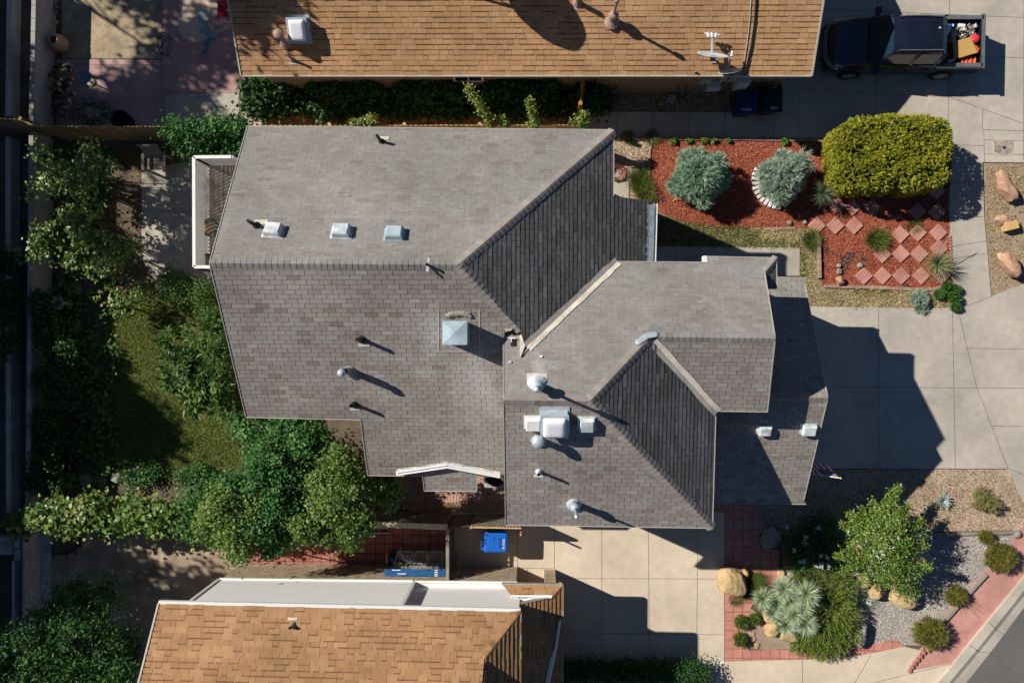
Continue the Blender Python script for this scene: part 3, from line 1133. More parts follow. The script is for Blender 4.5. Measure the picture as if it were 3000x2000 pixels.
def lattice(a, b, h, name):
    """diagonal white lattice panel standing between the floor points a and b"""
    a, b = Vector(a), Vector(b)
    d = (b - a)
    ln = d.length
    d.normalize()
    nrm = Vector((-d.y, d.x, 0))
    mb = MB()
    st = 0.11
    k = -h
    while k < ln:
        for sg, off in ((1, 0.004), (-1, -0.004)):
            s0, s1 = k, k + h
            t0, t1 = 0.0, 1.0
            if s0 < 0:
                t0 = -s0 / h
            if s1 > ln:
                t1 = (ln - s0) / h
            if t1 > t0 + 0.02:
                p = a + d * (s0 + h * t0) + Vector((0, 0, h * (t0 if sg > 0 else 1 - t0)))
                q = a + d * (s0 + h * t1) + Vector((0, 0, h * (t1 if sg > 0 else 1 - t1)))
                mb.bar(p + nrm * off, q + nrm * off, 0.008, 0.040, up=(nrm.cross((q - p).normalized())))
        k += st
    z = Vector((0, 0, h))
    mb.bar(a + z, b + z, 0.09, 0.05)
    mb.bar(a + Vector((0, 0, 0.03)), b + Vector((0, 0, 0.03)), 0.06, 0.06)
    for p in (a, b):
        mb.box(p + Vector((0, 0, h / 2)), (0.09, 0.09, h))
    mb.build(name, M_WHITE, house)


RH = 1.05
lattice((x0, y0, ZD), (x0, y1, ZD), RH, 'lattice_railing')
lattice((x0, y1, ZD), (x0 + 1.1, y1, ZD), RH, 'lattice_railing')
lattice((x0, y0, ZD), (x0 + 1.1, y0, ZD), RH, 'lattice_railing')

# ---- roof furniture on the grey house
# chimney
pc_ = AS.at(1345, 975)
mb = MB()
cw = 0.60
mb.box(pc_ + Vector((-0.03, 0.0, 0.10)), (0.56, 0.52, 1.3))
ch = mb.build('chimney', M_GALV, house)
mb = MB()
top = pc_ + Vector((-0.03, 0.0, 0.75))
mb.box(top + Vector((0, 0, 0.02)), (cw, cw * 0.96, 0.05))
mb.mesh([top + Vector((sx * cw * 0.48, sy * cw * 0.46, 0.046)) for sx, sy in ((-1, -1), (1, -1), (1, 1), (-1, 1))] + [top + Vector((0, 0, 0.12))],
        [(0, 1, 4), (1, 2, 4), (2, 3, 4), (3, 0, 4)])
mb.build('chimney_cap', M_VENTBLUE, ch)
mb = MB()
for k in range(16):
    p = AS.at(1312 + k * 4.3, 922 - 7 * math.sin(k / 15 * 3.14) + random.uniform(-2, 2))
    mb.lathe(p + AS.n * 0.02, [(0.07, 0), (0.05, 0.03 + random.uniform(0, 0.02)), (0.001, 0.05)], 7, 0, axis=AS.n)
mb.build('chimney_mortar', M_GREYST, ch)
mb = MB()
for (x, y, w, h_) in ((1283, 905, 4, 122), (1403, 905, 4, 122), (1283, 1026, 122, 4)):
    q = [AS.at(x, y), AS.at(x + w, y), AS.at(x + w, y + h_), AS.at(x, y + h_)]
    mb.prism([p + AS.n * 0.022 for p in q], 0.01)
mb.build('patch_edging', M_DRIP, ch)

pipe_vent(house, 'vent_pipe', AN, 1118, 415, 0.04, 0.42, flash=M_FLASH, tilt=(-0.1, 0.15), fofs=(0.06, 0.10), fsz=(0.27, 0.12))
pipe_vent(house, 'vent_pipe', AN, 752, 661, 0.045, 0.38, flash=M_FLASH, tilt=(-0.25, 0.2), fofs=(0.10, 0.10), fsz=(0.33, 0.14))
pipe_vent(house, 'vent_pipe', AN, 1254, 777, 0.03, 0.22, flash=M_GALV, fofs=(0.0, 0), fsz=(0.07, 0.4), boot=False)
pipe_vent(house, 'vent_pipe', AS, 1062, 994, 0.05, 0.48, m=M_BLACK, flash=M_FLASH, tilt=(-0.05, 0), fofs=(0.02, -0.15), fsz=(0.3, 0.1))
pipe_vent(house, 'flue_vent', AS, 1026, 1085, 0.085, 0.62, m=M_GALVD, flash=M_FLASH, cap=None, boot=True, fofs=(0.04, -0.22), fsz=(0.26, 0.09))
f = pipe_vent(house, 'flue_vent', AS, 1022, 1088, 0.06, 0.72, m=M_GALV, cap='cone', boot=False)
pipe_vent(house, 'vent_pipe', AS, 1040, 1184, 0.05, 0.46, m=M_BLACK, flash=M_FLASH, fofs=(-0.02, -0.15), fsz=(0.26, 0.08))
box_vent(house, AN, 803, 679, yaw=-0.12)
box_vent(house, AN, 1002, 682, yaw=-0.04)
box_vent(house, AN, 1157, 689, m=M_VENTBLUE, yaw=-0.03)
mb = MB()
for k in range(2):
    q = AN.at(1008 + 0 * k, 562 + 10 * k)
    mb.box(q + AN.n * 0.014, (0.32, 0.09, 0.006), M=aim(AN))
mb.build('roof_patch', M_GALVD, roofA)
# on the wing
pipe_vent(house, 'flue_vent', DN, 1573, 1127, 0.105, 0.55, m=M_VENTBOX, flash=M_FLASH, cap='dome', fofs=(0, 0.2), fsz=(0.5, 0.22))
pipe_vent(house, 'flue_vent', DS, 1577, 1286, 0.085, 0.50, m=M_GALV, flash=M_GALV, cap='cone', fofs=(0.0, -0.18), fsz=(0.36, 0.05))
pipe_vent(house, 'vent_pipe', DS, 1578, 1380, 0.04, 0.48, m=M_WHITE, flash=M_WHITE, fofs=(0, -0.13), fsz=(0.24, 0.1))
pipe_vent(house, 'flue_vent', DS, 1681, 1473, 0.09, 0.55, m=M_GALV, flash=M_GALV, cap='dome', fofs=(0, -0.22), fsz=(0.45, 0.03))
skylight(house, DS, 1624, 1229, 0.68, 0.66, curb=0.26, dome=0.16)
mb = MB()
q = [DS.at(1583, 1188), DS.at(1669, 1189), DS.at(1669, 1201), DS.at(1582, 1200)]
mb.prism([p + DS.n * 0.03 for p in q], 0.02)
mb.build('skylight_flashing', M_GALV, roofDS)
box_vent(house, DS, 1562, 1235, sx=0.36, sy=0.36, m=M_WHITE)
box_vent(house, DS, 1719, 1238, sx=0.36, sy=0.37, m=M_VENTBOX)
box_vent(house, CS, 2239, 1255, sx=0.34, sy=0.30)
box_vent(house, CS, 2368, 1254, sx=0.38, sy=0.32)
# small bracket and screws left on the wing roof
p = DN.at(1500, 1003)
mb = MB()
for s in (-1, 1):
    mb.box(p + Vector((0, s * 0.11, 0.05)), (0.16, 0.035, 0.012), 0, M=aim(DN))
mb.tube([p + Vector((-0.01, -0.11, 0.06)), p + Vector((-0.01, 0.11, 0.06))], 0.012, 8, 0)
mb.box(p + Vector((0.02, 0.0, 0.045)), (0.10, 0.19, 0.05), 1, M=aim(DN))
mb.build('mast_bracket', [M_WHITE, M_BLACK], house)
mb = MB()
for x, y in ((1585, 1046), (1494, 1062)):
    mb.box(DN.at(x, y) + DN.n * 0.03, (0.07, 0.06, 0.03), M=aim(DN))
mb.build('bracket_foot', M_VENTBOX, house)

# ================================================================== neighbour above: tan roof
upper = thing('shingled_house', 'single storey brick house with orange tan shingles beside the dark pickup truck', 'house', (0, 0, 0))
ZU = 2.7
UN = eave_plane(P(706, 222, ZU), P(2378, 222, ZU), 0.53, (0, 1))
ue0, ue1 = P(706, 222, ZU), P(2378, 222, ZU)
run = 3.05
r0 = ue0 + Vector((0, run, 0.53 * run))
r1 = ue1 + Vector((0, run, 0.53 * run))
UB = eave_plane(r0, r1, 0.53, (0, -1))
b0 = ue0 + Vector((0, 2 * run, 0))
b1 = ue1 + Vector((0, 2 * run, 0))
mb = MB()
shingle(mb, UN, [[ue0, ue1, r1, r0]], mode='arch', expo=0.152, lift=0.012)
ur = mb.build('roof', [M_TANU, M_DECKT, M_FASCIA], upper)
mb = MB()
shingle(mb, UB, [[b0, b1, r1, r0]], mode='arch', expo=0.3, lift=0.012)
mb.build('rear_roof', [M_TANU, M_DECKT, M_FASCIA], upper)
mb = MB()
edge(mb, ue0, ue1, 0.06, 0.10, up=-0.03)
edge(mb, ue1, r1, 0.05, 0.06)
edge(mb, ue0, r0, 0.05, 0.06)
mb.build('drip_edge', M_DRIP, upper)
mb = MB()
yw = P(2000, 270, 0).y
xw0, xw1 = P(735, 222, ZU).x + 0.3, P(2340, 222, ZU).x
wp = [(xw0, yw), (xw1, yw), (xw1, yw + 5.1), (xw0, yw + 5.1)]
wall_prism(mb, wp, 2.75)
for gx in (xw0, xw1):
    mb.face([(gx, yw, 2.75), (gx, yw + 5.1, 2.75), (gx, r0.y, r0.z - 0.2)])
mb.build('wall', M_BRICKN, upper)
window(upper, (P(1370, 240, 2.0).x, yw - 0.02, 1.9), 0.9, 0.8, 'x')
# meter boxes on the wall
def wall_box(px, z, w, h, d, m, name='meter_box'):
    x = P(px, 250, z).x
    mb = MB()
    mb.box((x, yw - d / 2, z), (w, d, h))
    mb.box((x, yw - d - 0.01, z + h * 0.1), (w * 0.86, 0.02, h * 0.7))
    mb.build(name, m, upper, bevel=0.01)


M_BOXG = mat('grey_box_paint', (0.30, 0.31, 0.31), (0.38, 0.39, 0.39), scale=5, rough=0.5)
M_BOXW = mat('pale_box_paint', (0.50, 0.52, 0.54), (0.6, 0.62, 0.64), scale=5, rough=0.5)
wall_box(2068, 1.75, 0.38, 0.55, 0.2, M_BOXG)
wall_box(2090, 0.95, 0.42, 0.45, 0.22, M_BOXW)
wall_box(2118, 1.75, 0.22, 0.4, 0.16, M_BOXG)
wall_box(2146, 1.75, 0.22, 0.4, 0.16, M_BOXG)
wall_box(2172, 1.25, 0.40, 0.85, 0.24, M_BOXW)
mb = MB()
for px_ in (2045, 2110, 2150):
    x = P(px_, 250, 1).x
    mb.tube([(x, yw - 0.06, 0.02), (x + 0.1, yw - 0.06, 0.6), (x + 0.2, yw - 0.06, 1.5)], 0.025, 8)
mb.build('conduit', M_BOXG, upper)
mb = MB()
for px_ in (1982, 2003):
    x = P(px_, 258, 0.4).x
    mb.tube([(x, yw - 0.02, 0.75), (x, yw - 0.3, 0.72), (x, yw - 0.32, 0.45)], 0.018, 8)
x0_, x1_ = P(1982, 258, .4).x, P(2003, 258, .4).x
mb.tube([(x0_, yw - 0.31, 0.5), (x1_, yw - 0.31, 0.5)], 0.018, 8)
mb.build('hose_hanger', M_BLACK, upper)
skylight(upper, UN, 879, 86, 0.60, 0.72, curb=0.26, dome=0.14)
pipe_vent(upper, 'flue_vent', UN, 836, 124, 0.085, 0.55, m=M_PINKPIPE, cap='cone', tilt=(-0.05, 0.05))
pipe_vent(upper, 'vent_pipe', UN, 857, 176, 0.035, 0.42, m=M_PINKPIPE, flash=M_FLASH, tilt=(-0.1, 0.1), fofs=(0.0, -0.1), fsz=(0.24, 0.06))
pipe_vent(upper, 'vent_pipe', UN, 1692, 8, 0.06, 0.5, m=M_PINKPIPE, flash=M_FLASH, fofs=(0.0, -0.15), fsz=(0.24, 0.04))
pipe_vent(upper, 'flue_vent', UN, 1794, 62, 0.105, 0.42, m=M_PINKPIPE, flash=M_PINKPIPE, cap='dome', fofs=(-0.02, -0.22), fsz=(0.42, 0.03))
pipe_vent(upper, 'vent_pipe', UN, 2036, 213, 0.02, 0.08, m=M_GALVD)
# unseen shape, added past the frame edge to cast the round roof shadow
pk = UN.at(1436, -52)
mb = MB()
mb.lathe(pk + Vector((0, 0, 1.15)), [(0.25, -0.55), (0.55, -0.4), (0.66, -0.1), (0.62, 0.2), (0.4, 0.42), (0.001, 0.48)], 20)
for k in range(4):
    a = k * math.pi / 2 + 0.6
    mb.tube([pk + Vector((0.6 * math.cos(a), 0.6 * math.sin(a), -0.2)), pk + Vector((0.3 * math.cos(a), 0.3 * math.sin(a), 0.7))], 0.03, 8)
mb.build('roof_shadow_caster', M_FASCIA, upper)
# cables along the roof
mb = MB()
for off in (0, 14):
    a = [UN.at(2200 + off, -5), UN.at(2196 + off, 60), UN.at(2188 + off * 0.9, 130), UN.at(2180 + off * 0.7, 180), UN.at(2172 + off * 0.7, 219)]
    mb.tube([p + UN.n * (0.03 if off == 0 else 0.05) for p in a], 0.012 if off == 0 else 0.022, 6, 0 if off == 0 else 1)
mb.build('roof_cable', [M_GALV, M_BLACK], upper)

# ================================================================== neighbour below: tan roof and white siding
lower = thing('shingled_house', 'two storey house with orange tan shingles and a white sided wall along the bottom edge', 'house', (0, 0, 0))
ZL = 5.3
LN = eave_plane(P(465, 1767, ZL), P(1525, 1790, ZL), 0.6, (0, -1))
le0, le1 = P(465, 1767, ZL), P(1525, 1790, ZL)
mb = MB()
shingle(mb, LN, [[le0, le1, LN.at(1419, 1927), LN.at(1405, 2080), LN.at(386, 2080)]], mode='arch', expo=0.152, lift=0.012)
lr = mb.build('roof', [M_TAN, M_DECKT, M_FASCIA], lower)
h0, h1 = le1, LN.at(1419, 1927)
LE_ = Plane(h0, (h1 - h0).cross(Vector((0, 1, 0))))
mb = MB()
shingle(mb, LE_, [[h0, h1, h1 + Vector((0, -2.2, 0)), h0 + Vector((0, -3.4, 0))]], mode='arch', expo=0.135, lift=0.03)
lh = mb.build('hip_roof', [M_TAN, M_DECKT, M_FASCIA], lower)
mb = MB()
caps(mb, h0, h1, LN, LE_, w=0.15)
mb.build('hip_cap', [M_TAN], lh)
# gable wall above the hip return
ga, gb = h1, LN.at(1405, 2080)
mb = MB()
mb.face([ga + Vector((0.05, 0, -0.02)), gb + Vector((0.05, 0, -0.05)), Vector((gb.x + 0.05, gb.y, ga.z - 0.3)), Vector((ga.x + 0.05, ga.y, ga.z - 0.3))])
mb.build('gable_wall', M_WHITE, lower)
mb = MB()
edge(mb, le0 + Vector((0, 0.03, 0)), le1 + Vector((0, 0.03, 0)), 0.10, 0.10, up=-0.03)
mb.build('gutter', M_WHITE, lower)
mb = MB()
edge(mb, le0, LN.at(386, 2080), 0.05, 0.06)
edge(mb, h0, h0 + Vector((0, -3.4, 0)), 0.04, 0.05)
mb.build('drip_edge', M_DRIP, lower)
# walls: brick base, white siding above
yb = P(1000, 1652, 0).y
xl, xr = P(560, 1770, 4).x, P(1516, 1664, 0).x
ztop = CAMH - abs(yb) * FPX / (1712 - NADY)
mb = MB()
wp = [(xl, yb), (xr, yb), (xr, yb - 9), (xl, yb - 9)]
wall_prism(mb, wp, ztop)
mb.build('wall', M_BRICKW, lower)
M_SIDING = mat('white_lap_siding', (0.78, 0.78, 0.76), (0.84, 0.84, 0.82), scale=3, rough=0.6, fine=0.07, stretch=(0.4, 1, 6))
# siding: lapped boards, left bay proud, right bay set back
xs = P(1200, 1720, 2.6).x
for nm, xa, xb, yy in (('siding', xl, xs, yb + 0.02), ('siding', xs, P(1520, 1780, 4).x, yb - 0.16)):
    mb = MB()
    k = 0
    z = ztop
    while z < 5.15:
        mb.face([(xa, yy + 0.016, z), (xb, yy + 0.016, z), (xb, yy + 0.002, z + 0.13), (xa, yy + 0.002, z + 0.13)])
        mb.face([(xa, yy, z), (xb, yy, z), (xb, yy + 0.016, z), (xa, yy + 0.016, z)])
        z += 0.13
    for xe in (xa, xb):
        mb.face([(xe, yy, ztop), (xe, yy - 0.4, ztop), (xe, yy - 0.4, 5.2), (xe, yy, 5.2)])
    mb.build(nm, M_SIDING, lower)
mb = MB()
mb.box(((xl + xs) / 2, yb + 0.03, ztop - 0.02), (xs - xl, 0.12, 0.06))
mb.box((xs + 0.03, yb - 0.03, (ztop + 5.2) / 2), (0.10, 0.14, 5.2 - ztop))
mb.box(((xs + xr) / 2 + 0.04, yb - 0.06, ztop - 0.04), (xr - xs, 0.26, 0.05))
mb.box((xl - 0.02, yb + 0.01, (ztop + 5.2) / 2), (0.1, 0.1, 5.2 - ztop))
mb.build('trim', M_WHITE, lower)
# garage: brick piers, skirt roof
ZS = 2.65
GN = eave_plane(P(1470, 1709, ZS), P(1649, 1711, ZS), 0.55, (0, -1))
g0, g1 = P(1470, 1709, ZS), P(1649, 1711, ZS)
GE = eave_plane(P(1649, 1711, ZS), P(1649, 2080, ZS), 0.5, (-1, 0))
gi = GN.at(1617, 1748)
mb = MB()
shingle(mb, GN, [[g0, g1, gi, GN.at(1500, 1746)]], mode='arch', expo=0.16, lift=0.012)
gr = mb.build('garage_skirt_roof', [M_TAN, M_DECKT, M_FASCIA], lower)
mb = MB()
w0 = GE.at(1500, 1772)
shingle(mb, GE, [[g1, gi, w0, Vector((w0.x, w0.y - 4.5, w0.z)), Vector((g1.x, g1.y - 5.2, g1.z))]], mode='arch', expo=0.135, lift=0.03)
ge = mb.build('garage_roof', [M_TAN, M_DECKT, M_FASCIA], lower)
mb = MB()
caps(mb, g1, gi, GN, GE, w=0.11)
mb.build('hip_cap', [M_TAN], ge)
mb = MB()
edge(mb, g0, g1, 0.05, 0.08)
edge(mb, g1, Vector((g1.x, g1.y - 5.2, g1.z)), 0.04, 0.06)
mb.build('drip_edge', M_FASCIA, lower)
mb = MB()
q = [GN.at(1496, 1741), GN.at(1618, 1741), GN.at(1616, 1750), GN.at(1500, 1750)]
mb.prism([p + Vector((0, 0, 0.05)) for p in q], 0.04)
mb.face([GN.at(1500, 1746) + Vector((0, 0, 0.05)), gi + Vector((0, 0, 0.05)), w0 + Vector((0, 0, 0.06)), GN.at(1500, 1762) + Vector((0, 0, 0.05))])
mb.build('roof_flashing', M_WHITE, lower)
mb = MB()
for pxa, pxb in ((1594, 1626),):
    xa, xb = P(pxa, 1665, 0).x, P(pxb, 1665, 0).x
    wall_prism(mb, [(xa, P(1600, 1665, 0).y), (xb, P(1600, 1665, 0).y), (xb, P(1600, 1665, 0).y - 0.4), (xa, P(1600, 1665, 0).y - 0.4)], 2.6)
xa = P(1626, 1665, 0).x
yg = P(1600, 1665, 0).y
wall_prism(mb, [(xa - 0.02, yg - 0.4), (xa - 0.02, yg - 6), (xr, yg - 6), (xr, yg - 0.9)], 2.6)
mb.build('garage_wall', M_BRICKW, lower)
mb = MB()
for off in (0, 0.06):
    mb.tube([GE.at(1640, 1812) + Vector((0, 0, 0.08)), GE.at(1629, 1890) + Vector((0, 0, 0.08)), GE.at(1619, 1935) + Vector((-off, 0, 0.08)), GE.at(1604, 2010) + Vector((-off, 0, 0.08))], 0.04, 8)
dsp = mb.build('downspout', M_WHITE, lower)
# upper storey east wall seen over the garage roof
mb = MB()
xx = P(1488, 1790, 4).x
wall_prism(mb, [(xx, yb - 0.18), (xx, yb - 6), (xx - 0.2, yb - 6), (xx - 0.2, yb - 0.18)], 5.2, 2.5)
mb.build('upper_wall', M_SIDING, lower)
pipe_vent(lower, 'vent_pipe', LN, 857, 1830, 0.04, 0.22, m=M_GALVD, flash=M_FLASH, tilt=(0, 0), fofs=(-0.02, 0.16), fsz=(0.26, 0.07))
# ------------------------------------------------------------------ ground sheets
g = MB()
g.face([(-140, -120, 0), (140, -120, 0), (140, 120, 0), (-140, 120, 0)])
struct(g.build('ground', M_SOIL))

# upper driveway, walk and pavements
sheet('driveway', [(2290, 228), (2290, 330), (1715, 327), (1715, 404), (2440, 407), (2700, 402), (2780, 380), (2788, 480), (2880, 475), (3060, 477),
                   (3060, -60), (2330, -60)], 0.05, M_CONC, 0.05,
      joints=[((2350, 262), (2575, 275)), ((2575, 275), (2780, 284)), ((2780, 284), (3000, 363)), ((2571, -10), (2562, 400)), ((2782, -10), (2777, 400)), ((2350, 25), (2580, 35)),
              ((2580, 35), (3000, 52)), ((2860, 166), (3000, 170)), ((2340, 262), (2340, 405)), ((2267, 330), (2267, 403)), ((2125, 329), (2122, 403)),
              ((2018, 328), (2018, 402)), ((1913, 327), (1913, 400)), ((1808, 327), (1808, 398)), ((2880, 318), (2877, 380)), ((2877, 380), (3000, 384)),
              ((2787, 425), (2882, 427)), ((2882, 380), (2884, 476)), ((2884, 410), (3000, 413)), ((2884, 451), (3000, 453)), ((3000, 0), (2998, 470))], jm=M_JOINT)
sheet('pavement', [(2788, 472), (2878, 472), (2884, 640), (2904, 868), (2818, 901), (2790, 840), (2780, 600)], 0.046, M_CONC, 0.045,
      joints=[((2784, 537), (2880, 534)), ((2783, 638), (2883, 635)), ((2786, 722), (2890, 706)), ((2790, 758), (2893, 742))], jm=M_JOINT)
sheet('planting_strip', [(2882, 478), (3060, 480), (3060, 815), (2990, 838), (2904, 866), (2886, 640)], 0.012, M_SAND)
sheet('front_driveway', [(2250, 893), (2360, 897), (2500, 899), (2660, 902), (2816, 901), (2905, 868), (3060, 810), (3060, 1490), (3000, 1472), (2953, 1372), (2250, 1372)], 0.05, M_CONC, 0.05,
      joints=[((2574, 900), (2575, 1371)), ((2790, 901), (2799, 1371)), ((2806, 905), (2861, 1133)), ((2861, 1133), (2953, 1372)), ((2370, 1132), (2861, 1136)),
              ((2861, 1136), (3000, 1137)), ((2832, 1020), (3000, 1022)), ((2905, 1247), (3000, 1249)), ((2953, 1370), (3010, 1395)), ((2816, 902), (2905, 868))], jm=M_JOINT)
# hairline crack
sheet('tan_gravel_yard', [(2060, 1374), (2953, 1374), (3002, 1474), (3060, 1500), (3060, 1545), (2980, 1552), (2720, 1557), (2330, 1570), (2060, 1550)], 0.014, M_TANGR)
sheet('grey_gravel_bed', [(2330, 1562), (2720, 1562), (2978, 1558), (2968, 1600), (2880, 1690), (2770, 1812), (2700, 1890), (2650, 1888), (2480, 1900), (2240, 1900), (2280, 1700)], 0.010, M_BLUEGR)
sheet('sandy_bed', [(2190, 1775), (2300, 1850), (2420, 1900), (2360, 1908), (2200, 1900), (2160, 1860)], 0.018, M_SAND)
sheet('pink_parkway', [(3060, 1520), (3005, 1530), (2965, 1585), (2740, 1830), (2700, 1895), (2672, 1930), (2656, 1968), (2788, 1941), (2870, 1850), (3060, 1630)], 0.022, M_PINK, 0.02)
sheet('lower_pavement', [(2122, 1937), (2357, 1931), (2481, 1925), (2560, 1912), (2650, 1893), (2680, 1900), (2700, 1905), (2656, 1968), (2788, 1941), (2750, 2000), (2690, 2080), (2122, 2080)], 0.045, M_CONC2, 0.045,
      joints=[((2350, 1932), (2351, 2010)), ((2552, 1915), (2498, 2010)), ((2788, 1942), (2530, 2006))], jm=M_JOINT)
b = MB()
ca = [P(3060, 1617, .14), P(2990, 1706, .14), P(2870, 1851, .14), P(2750, 2000, .14), P(2690, 2080, .14)]
cb = [P(3060, 1650, .14), P(3004, 1724, .14), P(2888, 1870, .14), P(2780, 2000, .14), P(2720, 2080, .14)]
cc = [P(3060, 1700, .03), P(3000, 1779, .03), P(2925, 1880, .03), P(2829, 2002, .03), P(2770, 2080, .03)]
for i in range(4):
    b.face([ca[i], cb[i], cb[i + 1], ca[i + 1]])
    lo = [p - Vector((0, 0, .08)) + Vector((.13, -.10, 0)) for p in cb]
    b.face([cb[i], lo[i], lo[i + 1], cb[i + 1]])
    b.face([lo[i], cc[i], cc[i + 1], lo[i + 1]])
    b.face([ca[i], ca[i + 1], ca[i + 1] - Vector((0, 0, .14)), ca[i] - Vector((0, 0, .14))])
for (x0, y0, x1, y1) in ((2830, 1884, 2882, 1917), (2972, 1715, 3004, 1745)):
    pass
for i, f in ((1, .78), (2, .25), (0, .8)):
    q = [w[i].lerp(w[i + 1], f) for w in (ca, cb, [p - Vector((0, 0, .08)) + Vector((.13, -.10, 0)) for p in cb], cc)]
    for k in range(3):
        d = Vector((0.006, 0.006, 0))
        u = Vector((0, 0, .004))
        b.face([q[k] - d + u, q[k + 1] - d + u, q[k + 1] + d + u, q[k] + d + u], 1)
struct(b.build('kerb', [M_CURB, M_JOINT]))
b = MB()
b.face([P(3060, 1700, .02), P(3000, 1779, .02), P(2925, 1880, .02), P(2829, 2002, .02), P(2770, 2080, .02), P(3400, 2400, .02), P(3600, 1500, .02)])
a, c = P(2893, 1905, .025), P(2968, 1965, .025)
b.bar(a, c, .012, .004, 1)
b.bar(c, P(3030, 1990, .025), .010, .004, 1)
struct(b.build('street', [M_ASPH, M_JOINT], tri=True))

# lower neighbour's drive
sheet('lower_driveway', [(1322, 1500), (2122, 1500), (2122, 2080), (1600, 2080), (1600, 1760), (1500, 1760), (1500, 1690), (1322, 1690)], 0.05, M_CONC2, 0.05,
      joints=[((1516, 1540), (1516, 1690)), ((1624, 1540), (1624, 1665)), ((1763, 1540), (1763, 1930)), ((1899, 1540), (1903, 1940)), ((2044, 1540), (2041, 1925)), ((1624, 1693), (2122, 1695)),
              ((1648, 1852), (1900, 1855)), ((1900, 1855), (2122, 1858)), ((2041, 1925), (2041, 2010)), ((1545, 1664), (1545, 1710)), ((1516, 1663), (1624, 1663))], jm=M_JOINT)
# light joint filler
b = MB()
a, c = P(2041, 1939, .056), P(2122, 1940, .056)
b.bar(a, c, .05, .006)
struct(b.build('joint_strip', M_LETTER))
# red pavers beside it
sheet('paver_walk', [(2123, 1550), (2226, 1549), (2228, 1602), (2282, 1610), (2281, 1700), (2220, 1740), (2200, 1780), (2180, 1850), (2195, 1905), (2330, 1900), (2480, 1890), (2560, 1885),
                     (2630, 1872), (2647, 1893), (2560, 1911), (2481, 1924), (2357, 1930), (2123, 1936)], 0.03, M_REDPAV2, 0.03)
for q in ([(2291, 1602), (2317, 1601), (2319, 1626), (2292, 1629)], [(2293, 1631), (2319, 1628), (2320, 1656), (2294, 1659)]):
    pass
sheet('shaded_walk', [(2060, 1480), (2215, 1480), (2215, 1528), (2060, 1528)], 0.028, M_REDPAV2)

# red mulch bed, gravel and dry lawn strips round it
sheet('mulch_bed', [(1908, 408), (2442, 411), (2560, 470), (2778, 470), (2784, 700), (2788, 838), (2740, 845), (2408, 838), (2399, 800), (2396, 700), (2370, 668), (2260, 665), (2120, 668), (2010, 655),
                    (1930, 620), (1902, 560), (1905, 460)], 0.03, M_MULCH)
sheet('tan_gravel_bed', [(1780, 400), (1908, 405), (1904, 470), (1901, 540), (1912, 600), (1780, 600)], 0.012, M_TANGR)
sheet('porch_slab', [(1780, 528), (1842, 535), (1842, 580), (1780, 580)], 0.04, M_CONC, 0.03)
sheet('front_walk', [(1880, 722), (2343, 725), (2343, 808), (1880, 806)], 0.05, M_CONC, 0.05, joints=[((1980, 723), (1980, 806)), ((2260, 725), (2260, 806))], jm=M_JOINT)
sheet('dirt_border', [(1905, 600), (1930, 622), (2010, 657), (2120, 670), (2370, 670), (2396, 702), (2397, 800), (2408, 840), (2560, 848), (2745, 848), (2788, 838), (2818, 900), (2660, 903), (2340, 898), (2343, 725), (1880, 722), (1880, 640)], 0.016, M_SAND)
# torn weed fabric showing through the mulch
for q in ([(2418, 710), (2424, 722), (2432, 738), (2430, 742), (2414, 742), (2410, 732), (2420, 730)],
          [(2492, 737), (2505, 738), (2508, 755), (2495, 765), (2490, 770), (2486, 781), (2480, 792), (2474, 798), (2466, 797), (2462, 790), (2462, 758), (2475, 748), (2480, 740)],
          [(2526, 738), (2542, 760), (2540, 765), (2522, 766)], [(2462, 758), (2464, 745), (2461, 742), (2460, 765)],
          [(2648, 828), (2662, 834), (2672, 842), (2645, 842)], [(2770, 820), (2786, 814), (2770, 832), (2755, 838)], [(2230, 432), (2252, 427), (2246, 434), (2233, 436)],
          [(1938, 575), (1944, 572), (1950, 582), (1948, 594), (1940, 596), (1935, 585)], [(1922, 578), (1930, 576), (1932, 590), (1924, 592)], [(2422, 786), (2432, 785), (2430, 794), (2424, 793)]):
    sheet('weed_fabric', q, 0.036, M_FABRIC)

# gravel and walk under the neighbour's wall
sheet('dark_gravel', [(1690, 262), (2300, 262), (2300, 329), (1690, 327)], 0.012, M_DKGR)
sheet('side_path', [(690, 330), (1710, 325), (1712, 410), (690, 420)], 0.016, M_REDPAV2)
# patio top left
sheet('patio', [(165, 174), (475, 176), (477, -60), (720, -60), (760, 200), (800, 320), (800, 385), (165, 385)], 0.03, M_PATIO, 0.03,
      joints=[((170, 190), (470, 191)), ((470, 176), (472, 275)), ((295, 176), (300, 370)), ((380, 190), (385, 370)), ((190, 290), (470, 292)), ((470, 273), (735, 272)), ((696, 273), (697, 360))], jm=M_JOINT, jw=0.008)
sheet('patio_slab', [(485, 282), (560, 276), (640, 274), (700, 272), (700, 366), (485, 366)], 0.045, M_CONC, 0.03)
sheet('bare_dirt', [(180, -60), (475, -60), (474, 172), (182, 172)], 0.012, mat('light_brown_dirt', (0.30, 0.235, 0.155), (0.42, 0.335, 0.225), scale=3, rough=1, fine=0.3, fscale=40, bump=0.5, bscale=40, stains=(1.2, .3)))  # plain light brown dirt colour, mottled by noise
arc = [(522 + 0, 70)]
q = [(545, -40), (532, 30), (521, 70), (524, 95), (536, 112), (556, 122), (580, 123), (604, 115), (630, 100), (676, 84), (674, 70), (650, 82), (630, 90), (614, 100), (608, 104),
     (610, 70), (612, 40), (640, 32), (660, 20), (662, -40)]
sheet('painted_swirl', q, 0.036, M_PAINTTAN)
